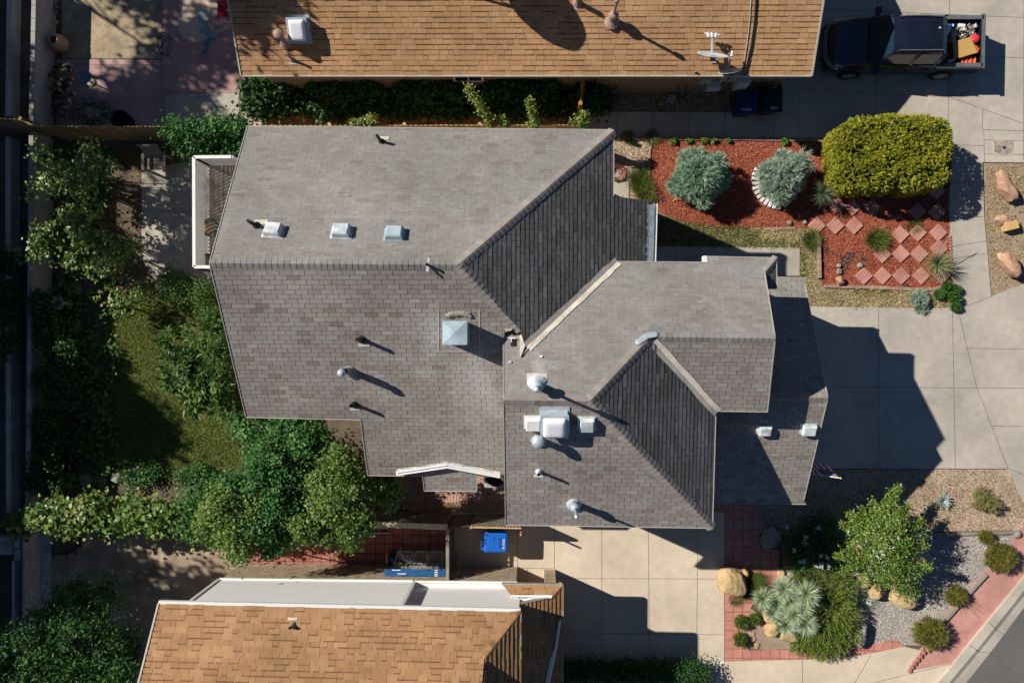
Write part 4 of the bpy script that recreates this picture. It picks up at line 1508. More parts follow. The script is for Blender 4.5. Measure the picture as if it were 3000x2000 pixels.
def strokes(name, paths, m, z):
    b = MB()
    for path, w in paths:
        for i in range(len(path) - 1):
            a, c = P(*path[i], z), P(*path[i + 1], z)
            d = (c - a)
            d.normalize()
            s = Vector((-d.y, d.x, 0)) * w / 2
            b.face([a - s - d * w * .3, c - s + d * w * .3, c + s + d * w * .3, a + s - d * w * .3])
            z += 0.0007
    return struct(b.build(name, m))


strokes('chalk_drawing', [([(606, 35), (594, 36), (587, 44), (586, 55), (592, 63), (602, 68), (608, 76), (606, 88), (598, 95), (586, 92)], 0.10),
                          ([(588, 50), (596, 47), (606, 50)], 0.07), ([(590, 80), (596, 88)], 0.08), ([(606, 102), (616, 109), (632, 98)], 0.13)], M_CYAN, 0.041)
strokes('chalk_scribble', [([(612, 118), (626, 110)], 0.12), ([(596, 128), (604, 122), (612, 128), (604, 136)], 0.10), ([(612, 128), (606, 146), (598, 152), (592, 158)], 0.08)],
        mat('blue_chalk', (0.05, 0.18, 0.27), (0.13, 0.26, 0.33), scale=9, rough=1, fine=0.4, fscale=30), 0.041)

# back garden
sheet('rear_patio', [(415, 500), (760, 430), (800, 850), (560, 830), (470, 840), (415, 760)], 0.02, M_CONC, joints=[((415, 620), (600, 620)), ((415, 730), (600, 730)), ((510, 480), (510, 840))], jm=M_JOINT)
sheet('lawn_soil', [(300, 850), (760, 850), (760, 1420), (310, 1420)], 0.012, mat('grassy_soil', (0.07, 0.075, 0.03), (0.14, 0.125, 0.06), scale=3, rough=1, fine=0.3, bump=0.4, bscale=40))
# alley and concrete strips on the far left
sheet('alley', [(-1200, -900), (92, -900), (92, 2900), (-1200, 2900)], 0.006, mat('dark_alley_dirt', (0.085, 0.072, 0.06), (0.14, 0.12, 0.10), scale=2, rough=1, fine=0.25, stains=(0.6, .25)))

# side yard
sheet('brick_yard', [(1150, 1380), (1500, 1385), (1500, 1530), (1310, 1540), (1200, 1500), (1150, 1450)], 0.02, M_REDBRK)
sheet('square_pavers', [(722, 1520), (1312, 1520), (1310, 1656), (722, 1648)], 0.02, M_REDPAV)
sheet('flagstone_patio', [(140, 1540), (725, 1500), (724, 1660), (600, 1780), (600, 2080), (140, 2080)], 0.014, M_FLAG)
# ------------------------------------------------------------------ foliage
def norm(a):
    return a / np.maximum(np.linalg.norm(a, axis=1, keepdims=True), 1e-9)


def leaves_mesh(name, pos, ax, nrm, ln, wd, tint, m, parent=None, fold=0.15, blade=False, curve=0.0):
    """diamond leaves (or tapering blades) as one mesh"""
    n = len(pos)
    side = norm(np.cross(ax, nrm))
    nn = np.cross(side, ax)
    ln = np.asarray(ln).reshape(-1, 1) * np.ones((n, 1))
    wd = np.asarray(wd).reshape(-1, 1) * np.ones((n, 1))
    if blade:
        p0 = pos - side * wd * 0.5
        p1 = pos + side * wd * 0.5
        mid = pos + ax * ln * 0.55 + nn * ln * curve
        m0 = mid - side * wd * 0.42
        m1 = mid + side * wd * 0.42
        drop = np.array([[0, 0, -1.0]]) * ln * curve * 0.8
        tip = pos + ax * ln + drop
        V = np.stack([p0, p1, m1, m0, tip], 1).reshape(-1, 3)
        base = np.arange(n)[:, None] * 5
        quads = base + np.array([[0, 1, 2, 3]])
        tris = base + np.array([[3, 2, 4]])
        loops = np.concatenate([quads, tris], 1).reshape(-1)
        starts = (np.arange(n)[:, None] * 7 + np.array([[0, 4]])).reshape(-1)
        totals = np.tile([4, 3], n)
        nf, nv, nl = 2 * n, 5 * n, 7 * n
    else:
        mid = pos + ax * ln * 0.5 + nn * wd * fold
        V = np.stack([pos, mid + side * wd * 0.5, pos + ax * ln, mid - side * wd * 0.5], 1).reshape(-1, 3)
        base = np.arange(n)[:, None] * 4
        loops = np.concatenate([base + np.array([[0, 1, 2]]), base + np.array([[0, 2, 3]])], 1).reshape(-1)
        starts = np.arange(2 * n) * 3
        totals = np.full(2 * n, 3)
        nf, nv, nl = 2 * n, 4 * n, 6 * n
    me = bpy.data.meshes.new(name)
    me.vertices.add(nv)
    me.vertices.foreach_set('co', V.astype(np.float32).reshape(-1))
    me.loops.add(nl)
    me.loops.foreach_set('vertex_index', loops.astype(np.int32))
    me.polygons.add(nf)
    me.polygons.foreach_set('loop_start', starts.astype(np.int32))
    me.polygons.foreach_set('loop_total', totals.astype(np.int32))
    a = me.attributes.new('tint', 'FLOAT', 'FACE')
    a.data.foreach_set('value', np.repeat(np.clip(tint, 0, 1), 2).astype(np.float32))
    me.materials.append(m)
    me.update(calc_edges=True)
    me.validate()
    o = bpy.data.objects.new(name, me)
    C.objects.link(o)
    if parent is not None:
        adopt(o, parent)
    return o


def unit(n):
    return norm(rng.normal(size=(n, 3)))


def blob_points(blobs, n, shell=0.55):
    """n points spread over ellipsoids [(cx,cy,cz,rx,ry,rz)], biased to the outside; also outward normals"""
    w = np.array([(b[3] * b[4] * b[5]) ** 0.67 for b in blobs])
    idx = rng.choice(len(blobs), n, p=w / w.sum())
    B = np.array(blobs)[idx]
    d = unit(n)
    r = shell + (1 - shell) * rng.random((n, 1)) ** 0.6
    return B[:, :3] + d * r * B[:, 3:6], norm(d / B[:, 3:6])


def crown(name, blobs, nclus, per, ln, wd, m, parent, crad=0.22, up=0.6, shell=0.5, out=0.5, cut=None, zmin=0.05, jit=0.25, tb=0.5, ct=0.2):
    cc, cn = blob_points(blobs, nclus, shell)
    ct = np.clip(rng.normal(tb, ct, nclus), 0, 1)
    idx = np.repeat(np.arange(nclus), per)
    n = len(idx)
    sz = crad * (0.6 + 0.8 * rng.random(nclus))[idx][:, None]
    pos = cc[idx] + rng.normal(size=(n, 3)) * sz * np.array([[1, 1, 0.6]])
    nr = norm(rng.normal(size=(n, 3)) * 0.75 + np.array([[0, 0, up]]) + cn[idx] * out)
    ax = norm(np.cross(nr, unit(n)))
    t = ct[idx] + rng.normal(0, jit, n) * 0.8
    keep = pos[:, 2] > zmin
    if cut is not None:
        keep &= cut(pos)
    f = (0.65 + 0.7 * rng.random(n))
    return leaves_mesh(name, pos[keep], ax[keep], nr[keep], (ln * f)[keep], (wd * f)[keep], t[keep], m, parent)


def tufts(name, blobs, n, per, ln, wd, m, parent, shell=0.75, spread=0.45, up=0.3, zmin=0.03, cut=None, tb=0.5, tj=0.22, dirx=None):
    """needle-like sprays pointing outward: each tuft is a fan of thin blades"""
    cc, cn = blob_points(blobs, n, shell)
    keep0 = cc[:, 2] > zmin
    if cut is not None:
        keep0 &= cut(cc)
    cc, cn = cc[keep0], cn[keep0]
    n = len(cc)
    ct = np.clip(rng.normal(tb, tj, n), 0, 1)
    base = norm(cn + np.array([[0, 0, up]]) + rng.normal(size=(n, 3)) * 0.35 + (0 if dirx is None else np.array([dirx])))
    idx = np.repeat(np.arange(n), per)
    ax = norm(base[idx] + rng.normal(size=(len(idx), 3)) * spread)
    nr = norm(np.cross(ax, unit(len(idx))))
    f = 0.6 + 0.8 * rng.random(len(idx))
    pos = cc[idx] - ax * (ln * 0.3) + rng.normal(size=(len(idx), 3)) * ln * 0.12
    return leaves_mesh(name, pos, ax, nr, ln * f, wd * f, ct[idx] + rng.normal(0, 0.12, len(idx)), m, parent)


def pxblob(px, py, z, r, rz=None, ry=None):
    """ellipsoid round a photo pixel at height z; r in photo pixels"""
    p = P(px, py, z)
    s = (CAMH - z) / FPX
    return (p.x, p.y, p.z, r * s, (ry or r) * s, rz if rz else r * s)


def trunk_mesh(par, base, tops, r=0.09, m=None, name='trunk'):
    mb = MB()
    base = Vector(base)
    fork = base + Vector((0, 0, (min(t[2] for t in tops) - base.z) * 0.35))
    mb.tube([base - Vector((0, 0, 0.05)), base + Vector((0, 0, 0.15)), fork], [r * 1.35, r * 1.05, r * 0.85], 10)
    for t in tops:
        t = Vector(t)
        k = fork.lerp(t, 0.5) + Vector((random.uniform(-.12, .12), random.uniform(-.12, .12), 0.1))
        mb.tube([fork - Vector((0, 0, .05)), k, t], [r * 0.7, r * 0.42, r * 0.12], 8)
        for _ in range(3):
            q = k + Vector((random.uniform(-.6, .6), random.uniform(-.6, .6), random.uniform(.15, .6)))
            mb.tube([k.lerp(t, random.random() * 0.6), q], [r * 0.25, r * 0.07], 6)
    return mb.build(name, m or M_BARK, par, smooth=True)


L_DARK = leaf_mat('dark_green_leaf', [(0.016, 0.06, 0.014), (0.045, 0.13, 0.028), (0.12, 0.235, 0.05)], 0.25, 0.5, 0.3)
L_MUL = leaf_mat('mulberry_leaf', [(0.025, 0.095, 0.022), (0.065, 0.19, 0.045), (0.16, 0.31, 0.085)], 0.28, 0.5, 0.25)
L_YEL = leaf_mat('yellow_green_leaf', [(0.06, 0.13, 0.025), (0.145, 0.245, 0.05), (0.31, 0.40, 0.12)], 0.3, 0.5, 0.25)
L_VINE = leaf_mat('vine_leaf', [(0.04, 0.115, 0.022), (0.11, 0.22, 0.04), (0.24, 0.33, 0.085), (0.42, 0.40, 0.15)], 0.3, 0.4, 0.45)
L_IVY = leaf_mat('ivy_leaf', [(0.02, 0.06, 0.015), (0.035, 0.095, 0.025), (0.06, 0.14, 0.035)], 0.2, 0.5)
L_LOQ = leaf_mat('glossy_long_leaf', [(0.045, 0.10, 0.022), (0.085, 0.17, 0.037), (0.16, 0.26, 0.06)], 0.25, 0.45, 0.3)
L_ROSE = leaf_mat('rose_leaf', [(0.04, 0.11, 0.025), (0.10, 0.21, 0.045), (0.22, 0.32, 0.08), (0.36, 0.36, 0.13)], 0.3, 0.4, 0.45)
L_GOLD = leaf_mat('golden_cypress', [(0.07, 0.13, 0.012), (0.24, 0.29, 0.026), (0.52, 0.49, 0.045), (0.66, 0.46, 0.09)], 0.25, 0.6)
L_SILV = leaf_mat('silver_blue_needles', [(0.19, 0.32, 0.21), (0.33, 0.48, 0.345), (0.48, 0.62, 0.46)], 0.2, 0.6)
L_SAGE = leaf_mat('grey_sage_needles', [(0.23, 0.33, 0.24), (0.39, 0.50, 0.385), (0.55, 0.64, 0.52)], 0.2, 0.6)
L_MYRT = leaf_mat('myrtle_leaf', [(0.07, 0.15, 0.018), (0.15, 0.28, 0.04), (0.27, 0.40, 0.08), (0.38, 0.27, 0.10)], 0.3, 0.35, 0.45)
L_JUN = leaf_mat('dark_juniper', [(0.06, 0.11, 0.016), (0.16, 0.225, 0.032), (0.32, 0.37, 0.065)], 0.2, 0.6)
L_YUC = leaf_mat('yucca_blade', [(0.22, 0.31, 0.16), (0.42, 0.53, 0.34), (0.68, 0.72, 0.46)], 0.12, 0.5)
L_AGA = leaf_mat('agave_blade', [(0.20, 0.29, 0.23), (0.32, 0.42, 0.35), (0.42, 0.50, 0.42)], 0.08, 0.5)
L_OLIVE = leaf_mat('olive_shrub', [(0.10, 0.105, 0.02), (0.20, 0.195, 0.036), (0.33, 0.27, 0.055)], 0.25, 0.6)
L_GRASS = leaf_mat('lawn_blade', [(0.09, 0.16, 0.02), (0.23, 0.32, 0.05), (0.40, 0.44, 0.12)], 0.3, 0.6)
L_GRASSG = leaf_mat('green_grass_blade', [(0.08, 0.13, 0.02), (0.16, 0.22, 0.04), (0.27, 0.30, 0.08)], 0.3, 0.6)
L_STRAW = leaf_mat('dry_grass_blade', [(0.26, 0.21, 0.08), (0.54, 0.46, 0.22), (0.78, 0.69, 0.40)], 0.25, 0.7)
L_FLOW = leaf_mat('white_petals', [(0.75, 0.74, 0.72), (0.85, 0.84, 0.82)], 0.2, 0.6)


def plant(name, label, cat, px, py, group=None):
    return thing(name, label, cat, P(px, py, 0), group)


# --- the mulberry group over the side yard
def cutroof(p):
    return ~((p[:, 0] > P(1085, 1390, 4.6).x) & (p[:, 1] > P(1085, 1392, 4.6).y))


t = plant('mulberry_tree', 'tall dark green leafy tree at the corner of the grey house', 'tree', 800, 1400)
BL = [pxblob(850, 1270, 3.0, 55, .5), pxblob(905, 1285, 3.3, 42, .4), pxblob(890, 1340, 2.6, 50, .5), pxblob(800, 1330, 3.3, 55, .6), pxblob(770, 1400, 3.6, 60, .6), pxblob(700, 1450, 3.3, 62, .6), pxblob(640, 1430, 2.7, 45, .5),
      pxblob(820, 1460, 3.4, 62, .6), pxblob(760, 1530, 3.4, 58, .6), pxblob(870, 1400, 3.2, 45, .5), pxblob(830, 1570, 2.9, 38, .4), pxblob(590, 1480, 2.5, 50, .4), pxblob(560, 1540, 2.2, 38, .35), pxblob(860, 1510, 3.0, 50, .5),
      pxblob(740, 1330, 2.2, 40, .4), pxblob(700, 1590, 2.8, 40, .4), pxblob(790, 1600, 2.6, 26, .3), pxblob(930, 1235, 2.8, 22, .25), pxblob(745, 1262, 2.4, 42, .5), pxblob(700, 1248, 2.2, 30, .4)]
crown('crown', BL, 330, 105, 0.09, 0.07, L_MUL, t, crad=0.15, shell=0.35, tb=0.5, ct=.3, up=.8)
trunk_mesh(t, P(800, 1420, 0), [(b[0], b[1], b[2] - 0.2) for b in BL[:7]], 0.13)
t = plant('sunlit_tree', 'yellow green tree crown hanging over the wall and the aluminium ladder', 'tree', 1000, 1450)
BL = [pxblob(955, 1395, 3.9, 42, .4), pxblob(1005, 1385, 4.0, 38, .4), pxblob(1000, 1440, 4.1, 50, .5), pxblob(1045, 1425, 4.0, 36, .4), pxblob(960, 1480, 3.8, 42, .4), pxblob(1045, 1500, 3.8, 38, .4), pxblob(1015, 1540, 3.4, 34, .4), pxblob(1000, 1340, 3.8, 26, .3),
      pxblob(985, 1330, 3.4, 20, .25), pxblob(900, 1545, 3.4, 40, .4), pxblob(1115, 1425, 3.2, 36, .35), pxblob(1140, 1455, 2.8, 24, .3), pxblob(1018, 1585, 3.0, 20, .25), pxblob(930, 1440, 3.5, 30, .35), pxblob(960, 1560, 3.2, 26, .3), pxblob(1065, 1545, 3.2, 22, .3)]
crown('crown', BL, 240, 105, 0.085, 0.066, L_YEL, t, crad=0.135, shell=0.4, cut=cutroof, tb=0.5, ct=.28, up=.8)
trunk_mesh(t, P(990, 1430, 0), [(b[0], b[1], b[2] - 0.2) for b in BL[:6]], 0.09)
# pale upright tree to the lower left of it
t = plant('pale_tree', 'pale leafy tree at the end of the square red pavers above the flagstone patio', 'tree', 660, 1560)
BL = [pxblob(650, 1490, 3.7, 52, 0.5), pxblob(690, 1560, 3.6, 50, 0.5), pxblob(700, 1605, 3.2, 35, 0.4), pxblob(620, 1540, 3.3, 40, .4), pxblob(720, 1500, 3.6, 40, .4)]
crown('crown', BL, 120, 100, 0.085, 0.066, L_YEL, t, crad=0.15, shell=0.5, tb=0.62)
trunk_mesh(t, P(665, 1540, 0), [(b[0], b[1], b[2] - 0.2) for b in BL], 0.07)

# --- vines on the wall, bottom left
t = plant('vine', 'broad leaved yellow green vine trailing along the garden wall above the flagstone patio', 'vine', 330, 1500)
BL = [pxblob(60, 1535, 1.6, 28, .25, 14), pxblob(110, 1520, 1.7, 36, .25, 18)] + [pxblob(150 + 38 * k, 1512 + 10 * math.sin(k * 1.7) + (k > 9) * 14, 1.9 + 0.15 * math.sin(k), 38, .35, 34 + 8 * math.sin(k * 2.3)) for k in range(15)]
crown('leaves', BL, 620, 26, 0.16, 0.13, L_VINE, t, crad=0.16, shell=0.3, up=0.8, tb=0.5)
trunk_mesh(t, P(330, 1490, 0), [(b[0], b[1], b[2]) for b in BL[2::4]], 0.04, name='stem')

# --- bottom left tree
t = plant('bay_tree', 'dark glossy tree filling the bottom left corner beside the tan shingle roof', 'tree', 170, 1880)
BL = [pxblob(90, 1930, 4.2, 130, 1.1), pxblob(230, 1900, 4.0, 110, 1.0), pxblob(320, 1960, 4.0, 90, .9), pxblob(200, 1790, 2.6, 80, .8), pxblob(290, 1760, 2.4, 60, .7), pxblob(140, 1990, 4.4, 110, 1.0),
      pxblob(350, 1880, 3.6, 55, .6), pxblob(20, 2010, 4.2, 90, .9), pxblob(250, 2030, 4, 90, .8)]
crown('crown', BL, 430, 78, 0.13, 0.045, L_DARK, t, crad=0.17, shell=0.45, up=0.5, tb=0.5, ct=.32)
trunk_mesh(t, P(200, 1900, 0), [(b[0], b[1], b[2] - 0.2) for b in BL[:7]], 0.12)

# --- loquat by the west wall of the house
t = plant('loquat_bush', 'bush with long glossy leaves in whorls between the lawn and the grey house', 'bush', 570, 1080)


def whorls(name, BL, n, per, ln, wd, m, par, tb=0.5, spread=0.9, cut=None):
    cc, cn = blob_points(BL, n, 0.4)
    ax0 = norm(cn * 0.6 + np.array([[0, 0, 0.9]]) + rng.normal(size=(n, 3)) * 0.3)
    idx = np.repeat(np.arange(n), per)
    ax = norm(ax0[idx] * 0.45 + unit(len(idx)) * spread)
    nr = norm(ax0[idx] + rng.normal(size=(len(idx), 3)) * 0.25)
    nr = norm(nr - ax * np.sum(nr * ax, 1, keepdims=True))
    ct = np.clip(rng.normal(tb, 0.2, n), 0, 1)
    f = 0.7 + 0.6 * rng.random(len(idx))
    pos = cc[idx]
    k = pos[:, 2] > 0.05
    if cut is not None:
        k &= cut(pos)
    return leaves_mesh(name, pos[k], ax[k], nr[k], (ln * f)[k], (wd * f)[k], (ct[idx] + rng.normal(0, .15, len(idx)))[k], m, par, fold=0.2)


BL = [pxblob(520, 1010, 1.6, 60, .5), pxblob(570, 1080, 1.9, 70, .5), pxblob(620, 1130, 2.0, 65, .5), pxblob(520, 1090, 1.5, 55, .5), pxblob(600, 1000, 2.0, 50, .5), pxblob(640, 1040, 2.2, 45, .6), pxblob(575, 1170, 1.6, 45, .4),
      pxblob(640, 950, 2.3, 40, .5), pxblob(655, 1180, 1.8, 40, .4)]
whorls('crown', BL, 420, 10, 0.26, 0.075, L_LOQ, t)
trunk_mesh(t, P(575, 1070, 0), [(b[0], b[1], b[2]) for b in BL[:6]], 0.06)
t = plant('leafy_shrub', 'fine leaved sunlit shrub pressed against the west wall of the grey house', 'shrub', 640, 990)
BL = [pxblob(625, 935, 2.4, 28, .5), pxblob(640, 990, 2.5, 32, .5), pxblob(655, 1050, 2.4, 34, .5), pxblob(605, 925, 2.4, 18, .3), pxblob(600, 860, 1.6, 38, .5), pxblob(540, 840, 1.2, 40, .5), pxblob(500, 830, 1.0, 38, .4)]
crown('crown', BL, 330, 34, 0.07, 0.04, L_LOQ, t, crad=0.13, shell=0.4, tb=0.55)

# --- leggy shrubs along the left wall
for k, (spec, lab, px, py) in enumerate((
        ([(130, 470, 2.0, 40), (190, 500, 2.1, 52), (150, 530, 1.9, 45), (230, 540, 1.9, 45), (100, 560, 1.7, 28)], 'leggy shrub with round sunlit leaves nearest the wooden fence, beside the left wall', 260, 545),
        ([(280, 470, 1.9, 28), (265, 440, 1.9, 22), (300, 500, 1.7, 22), (250, 545, 1.6, 30)], 'small sparse shrub between the grey garden bench and the leggy shrub', 310, 530),
        ([(220, 640, 2.0, 42), (270, 625, 2.0, 30), (235, 690, 1.9, 42), (280, 710, 1.9, 38), (190, 620, 1.8, 20)], 'tall stemmed yellow tinged shrub in the middle of the left hand bed', 330, 680),
        ([(130, 690, 1.8, 48), (120, 740, 1.8, 40), (60, 740, 1.5, 28), (150, 720, 1.7, 35)], 'green shrub leaning over the left wall towards the alley', 200, 720),
        ([(210, 760, 1.7, 36), (270, 780, 1.7, 34), (330, 790, 1.8, 42), (340, 745, 1.7, 40), (370, 730, 1.4, 36)], 'straggly shrub with yellowing leaves beside the dappled rear patio', 320, 740),
        ([(330, 880, 1.1, 44), (360, 890, 1.0, 40), (400, 850, 1.2, 30)], 'low grassy leaved shrub right of the white birdbath', 350, 890),
        )):
    t = plant('garden_shrub', lab, 'shrub', px, py, 'shrubs in the left garden bed')
    BL = [pxblob(x, y, z, r * 0.9, 0.35) for x, y, z, r in spec]
    crown('leaves', BL, int(13 * len(BL)), 13, 0.13, 0.095, L_ROSE, t, crad=0.14, shell=0.2, up=0.9, tb=0.55)
    mb = MB()
    for b_ in BL:
        for _ in range(4):
            a = P(px, py, 0) + Vector((random.uniform(-.2, .2), random.uniform(-.2, .2), 0))
            c = Vector((b_[0] + random.uniform(-.3, .3), b_[1] + random.uniform(-.3, .3), b_[2]))
            mb.tube([a, a.lerp(c, .5) + Vector((0, 0, .25)), c], [0.014, 0.010, 0.004], 5)
    mb.build('stems', M_BARK, t)
# deep green creepers on the left wall
for lab, spec in (('dark creeper on the left wall above the stepping stones', [(150, 1000, 1.0, 40), (175, 1030, 1.1, 45), (165, 1080, 1.1, 45), (130, 1110, 1.1, 30), (190, 1110, 1.0, 45), (180, 1160, 1.0, 45)]),
                  ('creeper climbing over the left wall below the birdbath', [(125, 900, 1.0, 34), (140, 960, 1.0, 36), (110, 880, 1.1, 26)]),
                  ('dark tangle of creeper at the bottom of the left wall', [(130, 1230, 1.0, 45), (140, 1290, 1.0, 40), (130, 1350, 1.1, 42), (110, 1400, 1.1, 40), (150, 1430, 1.1, 36), (220, 1290, .6, 40)]),
                  ('green creeper spilling over the thin alley wall at the left edge', [(10, 920, 1.0, 26), (5, 1000, 1.0, 24), (20, 1020, 1.0, 20), (15, 770, 1.0, 24), (12, 860, 1.0, 28)])):
    t = plant('creeper', lab, 'creeper', spec[0][0] + 10, spec[0][1], 'creepers on the left wall')
    BL = [pxblob(x, y, z, r, 0.3) for x, y, z, r in spec]
    crown('leaves', BL, 40 * len(BL), 26, 0.09, 0.075, L_IVY, t, crad=0.14, shell=0.3, up=0.8, tb=0.55)
t = plant('creeper', 'dark creeper with a sunlit top hanging over the wooden fence beside the grey roof', 'creeper', 620, 400, 'creepers on the left wall')
BL = [pxblob(500 + 34 * k, 380 + 6 * math.sin(k), 1.75, 36, .35, 26) for k in range(7)] + [pxblob(560 + 40 * k, 425, 1.2, 50, .5, 38) for k in range(5)]
crown('leaves', BL, 420, 26, 0.09, 0.075, L_MUL, t, crad=0.13, shell=0.3, up=0.8, tb=0.4)
t = plant('fern', 'dark feathery fern on the red patio in front of the wooden fence', 'fern', 290, 345)
n = 420
a = rng.random(n) * 2 * np.pi
r = 0.15 + 0.35 * rng.random(n)
p0 = P(290, 340, 0)
pos = np.stack([p0.x + np.cos(a) * r * 1.5, p0.y + np.sin(a) * r * 0.8 + .0, 0.35 + 0.3 * rng.random(n)], 1)
leaves_mesh('fronds', pos, norm(np.stack([np.cos(a), np.sin(a), -0.3 * np.ones(n)], 1) + unit(n) * .6), norm(unit(n) * .4 + np.array([[0, 0, 1.0]])), 0.16, 0.03, rng.random(n) * .6, L_IVY, t)
# ivy hedge under the upper neighbour's wall
t = plant('ivy_hedge', 'long bank of large dark ivy leaves under the brick wall of the upper house', 'ivy', 1150, 300)
BL = []
for k in range(26):
    x = 745 + k * 37.5
    BL.append(pxblob(x, 300 + 8 * math.sin(k * 1.3), 0.55, 42, .35, 38))
    if k % 7 not in (3, 4):
        BL.append(pxblob(x, 258 + 10 * math.sin(k * 2.1), 1.15, 36, .45, 24))
crown('leaves', BL, 2400, 16, 0.13, 0.11, L_IVY, t, crad=0.13, shell=0.35, up=0.7, tb=0.5)
t = plant('ivy_hedge', 'short end of dark ivy to the right of the orange wooden gate', 'ivy', 1730, 290)
BL = [pxblob(1725, 270, .8, 30, .5, 34), pxblob(1760, 295, .5, 30, .3, 24)]
crown('leaves', BL, 170, 16, 0.12, 0.10, L_IVY, t, crad=0.13, shell=0.3, up=0.7, tb=0.4)
# sprigs that reach the sun over the fence
for lab, path, w in (('long leafy sprig arching over the fence, left of the other tall sprig', [(1440, 372, 1.9), (1425, 335, 2.3), (1400, 300, 2.6), (1380, 270, 2.7), (1366, 254, 2.75)], .16),
                     ('upright leafy sprig standing behind the fence, nearest the gate end', [(1562, 372, 1.9), (1563, 345, 2.2), (1556, 315, 2.4), (1550, 283, 2.6)], .15),
                     ('bushy pair of sprigs above the middle of the fence', [(1085, 368, 1.8), (1078, 355, 2.0), (1090, 345, 2.2), (1040, 360, 2.0), (1030, 355, 2.1)], .14),
                     ('small sprig at the east end of the fence top', [(1705, 368, 1.9), (1708, 350, 2.1), (1716, 338, 2.2), (1660, 364, 1.9)], .12),
                     ('short sprig between the two tall sprigs on the fence', [(1480, 372, 1.9), (1474, 350, 2.0), (1466, 342, 2.1)], .08)):
    t = plant('leafy_sprig', lab, 'vine sprig', path[0][0], path[0][1], 'sunlit sprigs over the wooden fence')
    pp = [P(*q) for q in path]
    mb = MB()
    mb.tube([P(path[0][0], path[0][1] + 10, 0.0)] + pp, 0.01, 5)
    mb.build('stem', M_BARK, t)
    n = 0
    BLs = []
    for i in range(len(pp) - 1):
        for k in range(4):
            f = (i + k / 4) / (len(pp) - 1)
            q = pp[i].lerp(pp[i + 1], k / 4)
            rr = w * (1.0 - 0.65 * f)
            BLs.append((q.x, q.y, q.z, rr, rr, 0.1))
    crown('leaves', BLs, 12 * len(BLs), 5, 0.10, 0.05, L_MYRT, t, crad=0.05, shell=0.2, up=0.6, tb=0.65)

# --- golden hedge
t = plant('golden_hedge', 'big clipped golden green hedge block beside the upper driveway', 'hedge', 2600, 480)
c = P(2617, 448, 1.5)
HX, HY = 1.83, 1.22


def superell(n, ex=4.0, hx=1.9, hy=1.3, ztop=1.9, c=(0, 0)):
    out, nr = [], []
    while len(out) < n:
        d = rng.normal(size=3)
        d /= np.linalg.norm(d)
        if d[2] < -0.5:
            d[2] *= -1
        q = (abs(d[0]) ** ex + abs(d[1]) ** ex + abs(d[2]) ** ex) ** (-1 / ex)
        p = d * q
        g_ = np.sign(p) * np.abs(p) ** (ex - 1) / np.array([hx, hy, ztop / 2])
        out.append(p * np.array([hx, hy, ztop / 2]) + np.array([c[0], c[1], ztop / 2]))
        nr.append(g_ / np.linalg.norm(g_))
    return np.array(out), np.array(nr)


cc, cn = superell(5600, 5.0, HX - 0.10, HY - 0.10, 1.84, (c.x, c.y))
lump = np.sin(cc[:, 0] * 5.1 + np.sin(cc[:, 1] * 4.3) * 1.5) * np.sin(cc[:, 1] * 6.3 + cc[:, 0] * 1.7) * 0.5 + 0.5
lump = 0.6 * lump + 0.4 * rng.random(len(cc))
cc = cc + cn * ((np.clip(lump, .15, .6) - 0.5) * 0.6)[:, None]
kp = cc[:, 2] > 0.1
cc, cn, lump = cc[kp], cn[kp], lump[kp]
per = 11
idx = np.repeat(np.arange(len(cc)), per)
b0 = norm(cn + rng.normal(size=cn.shape) * 0.5)
ax = norm(b0[idx] + rng.normal(size=(len(idx), 3)) * 0.55)
f = 0.6 + 0.8 * rng.random(len(idx))
tt = 0.2 + 0.45 * lump + rng.normal(0, 0.12, len(cc))
leaves_mesh('foliage', cc[idx] - ax * 0.04, ax, norm(np.cross(ax, unit(len(idx)))), 0.115 * f, 0.028 * f, tt[idx] + rng.normal(0, .1, len(idx)), L_GOLD, t)
# dark inner mass
mb = MB()
n = 24
pts_, fs_ = [], []
for j in range(13):
    v_ = -math.pi / 2 + math.pi * j / 12
    for i in range(n):
        u_ = 2 * math.pi * i / n
        d = Vector((math.cos(u_) * math.cos(v_), math.sin(u_) * math.cos(v_), math.sin(v_)))
        q = (abs(d.x) ** 4 + abs(d.y) ** 4 + abs(d.z) ** 4) ** (-0.25)
        pts_.append((c.x + d.x * q * (HX - .3), c.y + d.y * q * (HY - .3), 0.82 + d.z * q * 0.76))
for j in range(12):
    for i in range(n):
        fs_.append((j * n + i, j * n + (i + 1) % n, (j + 1) * n + (i + 1) % n, (j + 1) * n + i))
mb.mesh(pts_, fs_)
mb.build('twigs', mat('hedge_twigs', (0.03, 0.035, 0.01), (0.06, 0.06, 0.02), scale=12, rough=1), t)
mb = MB()
for dx in (-1.2, -.3, .6, 1.3):
    mb.tube([(c.x + dx, c.y, 0), (c.x + dx, c.y, 0.6)], 0.06, 8)
mb.build('trunk', M_BARK, t)

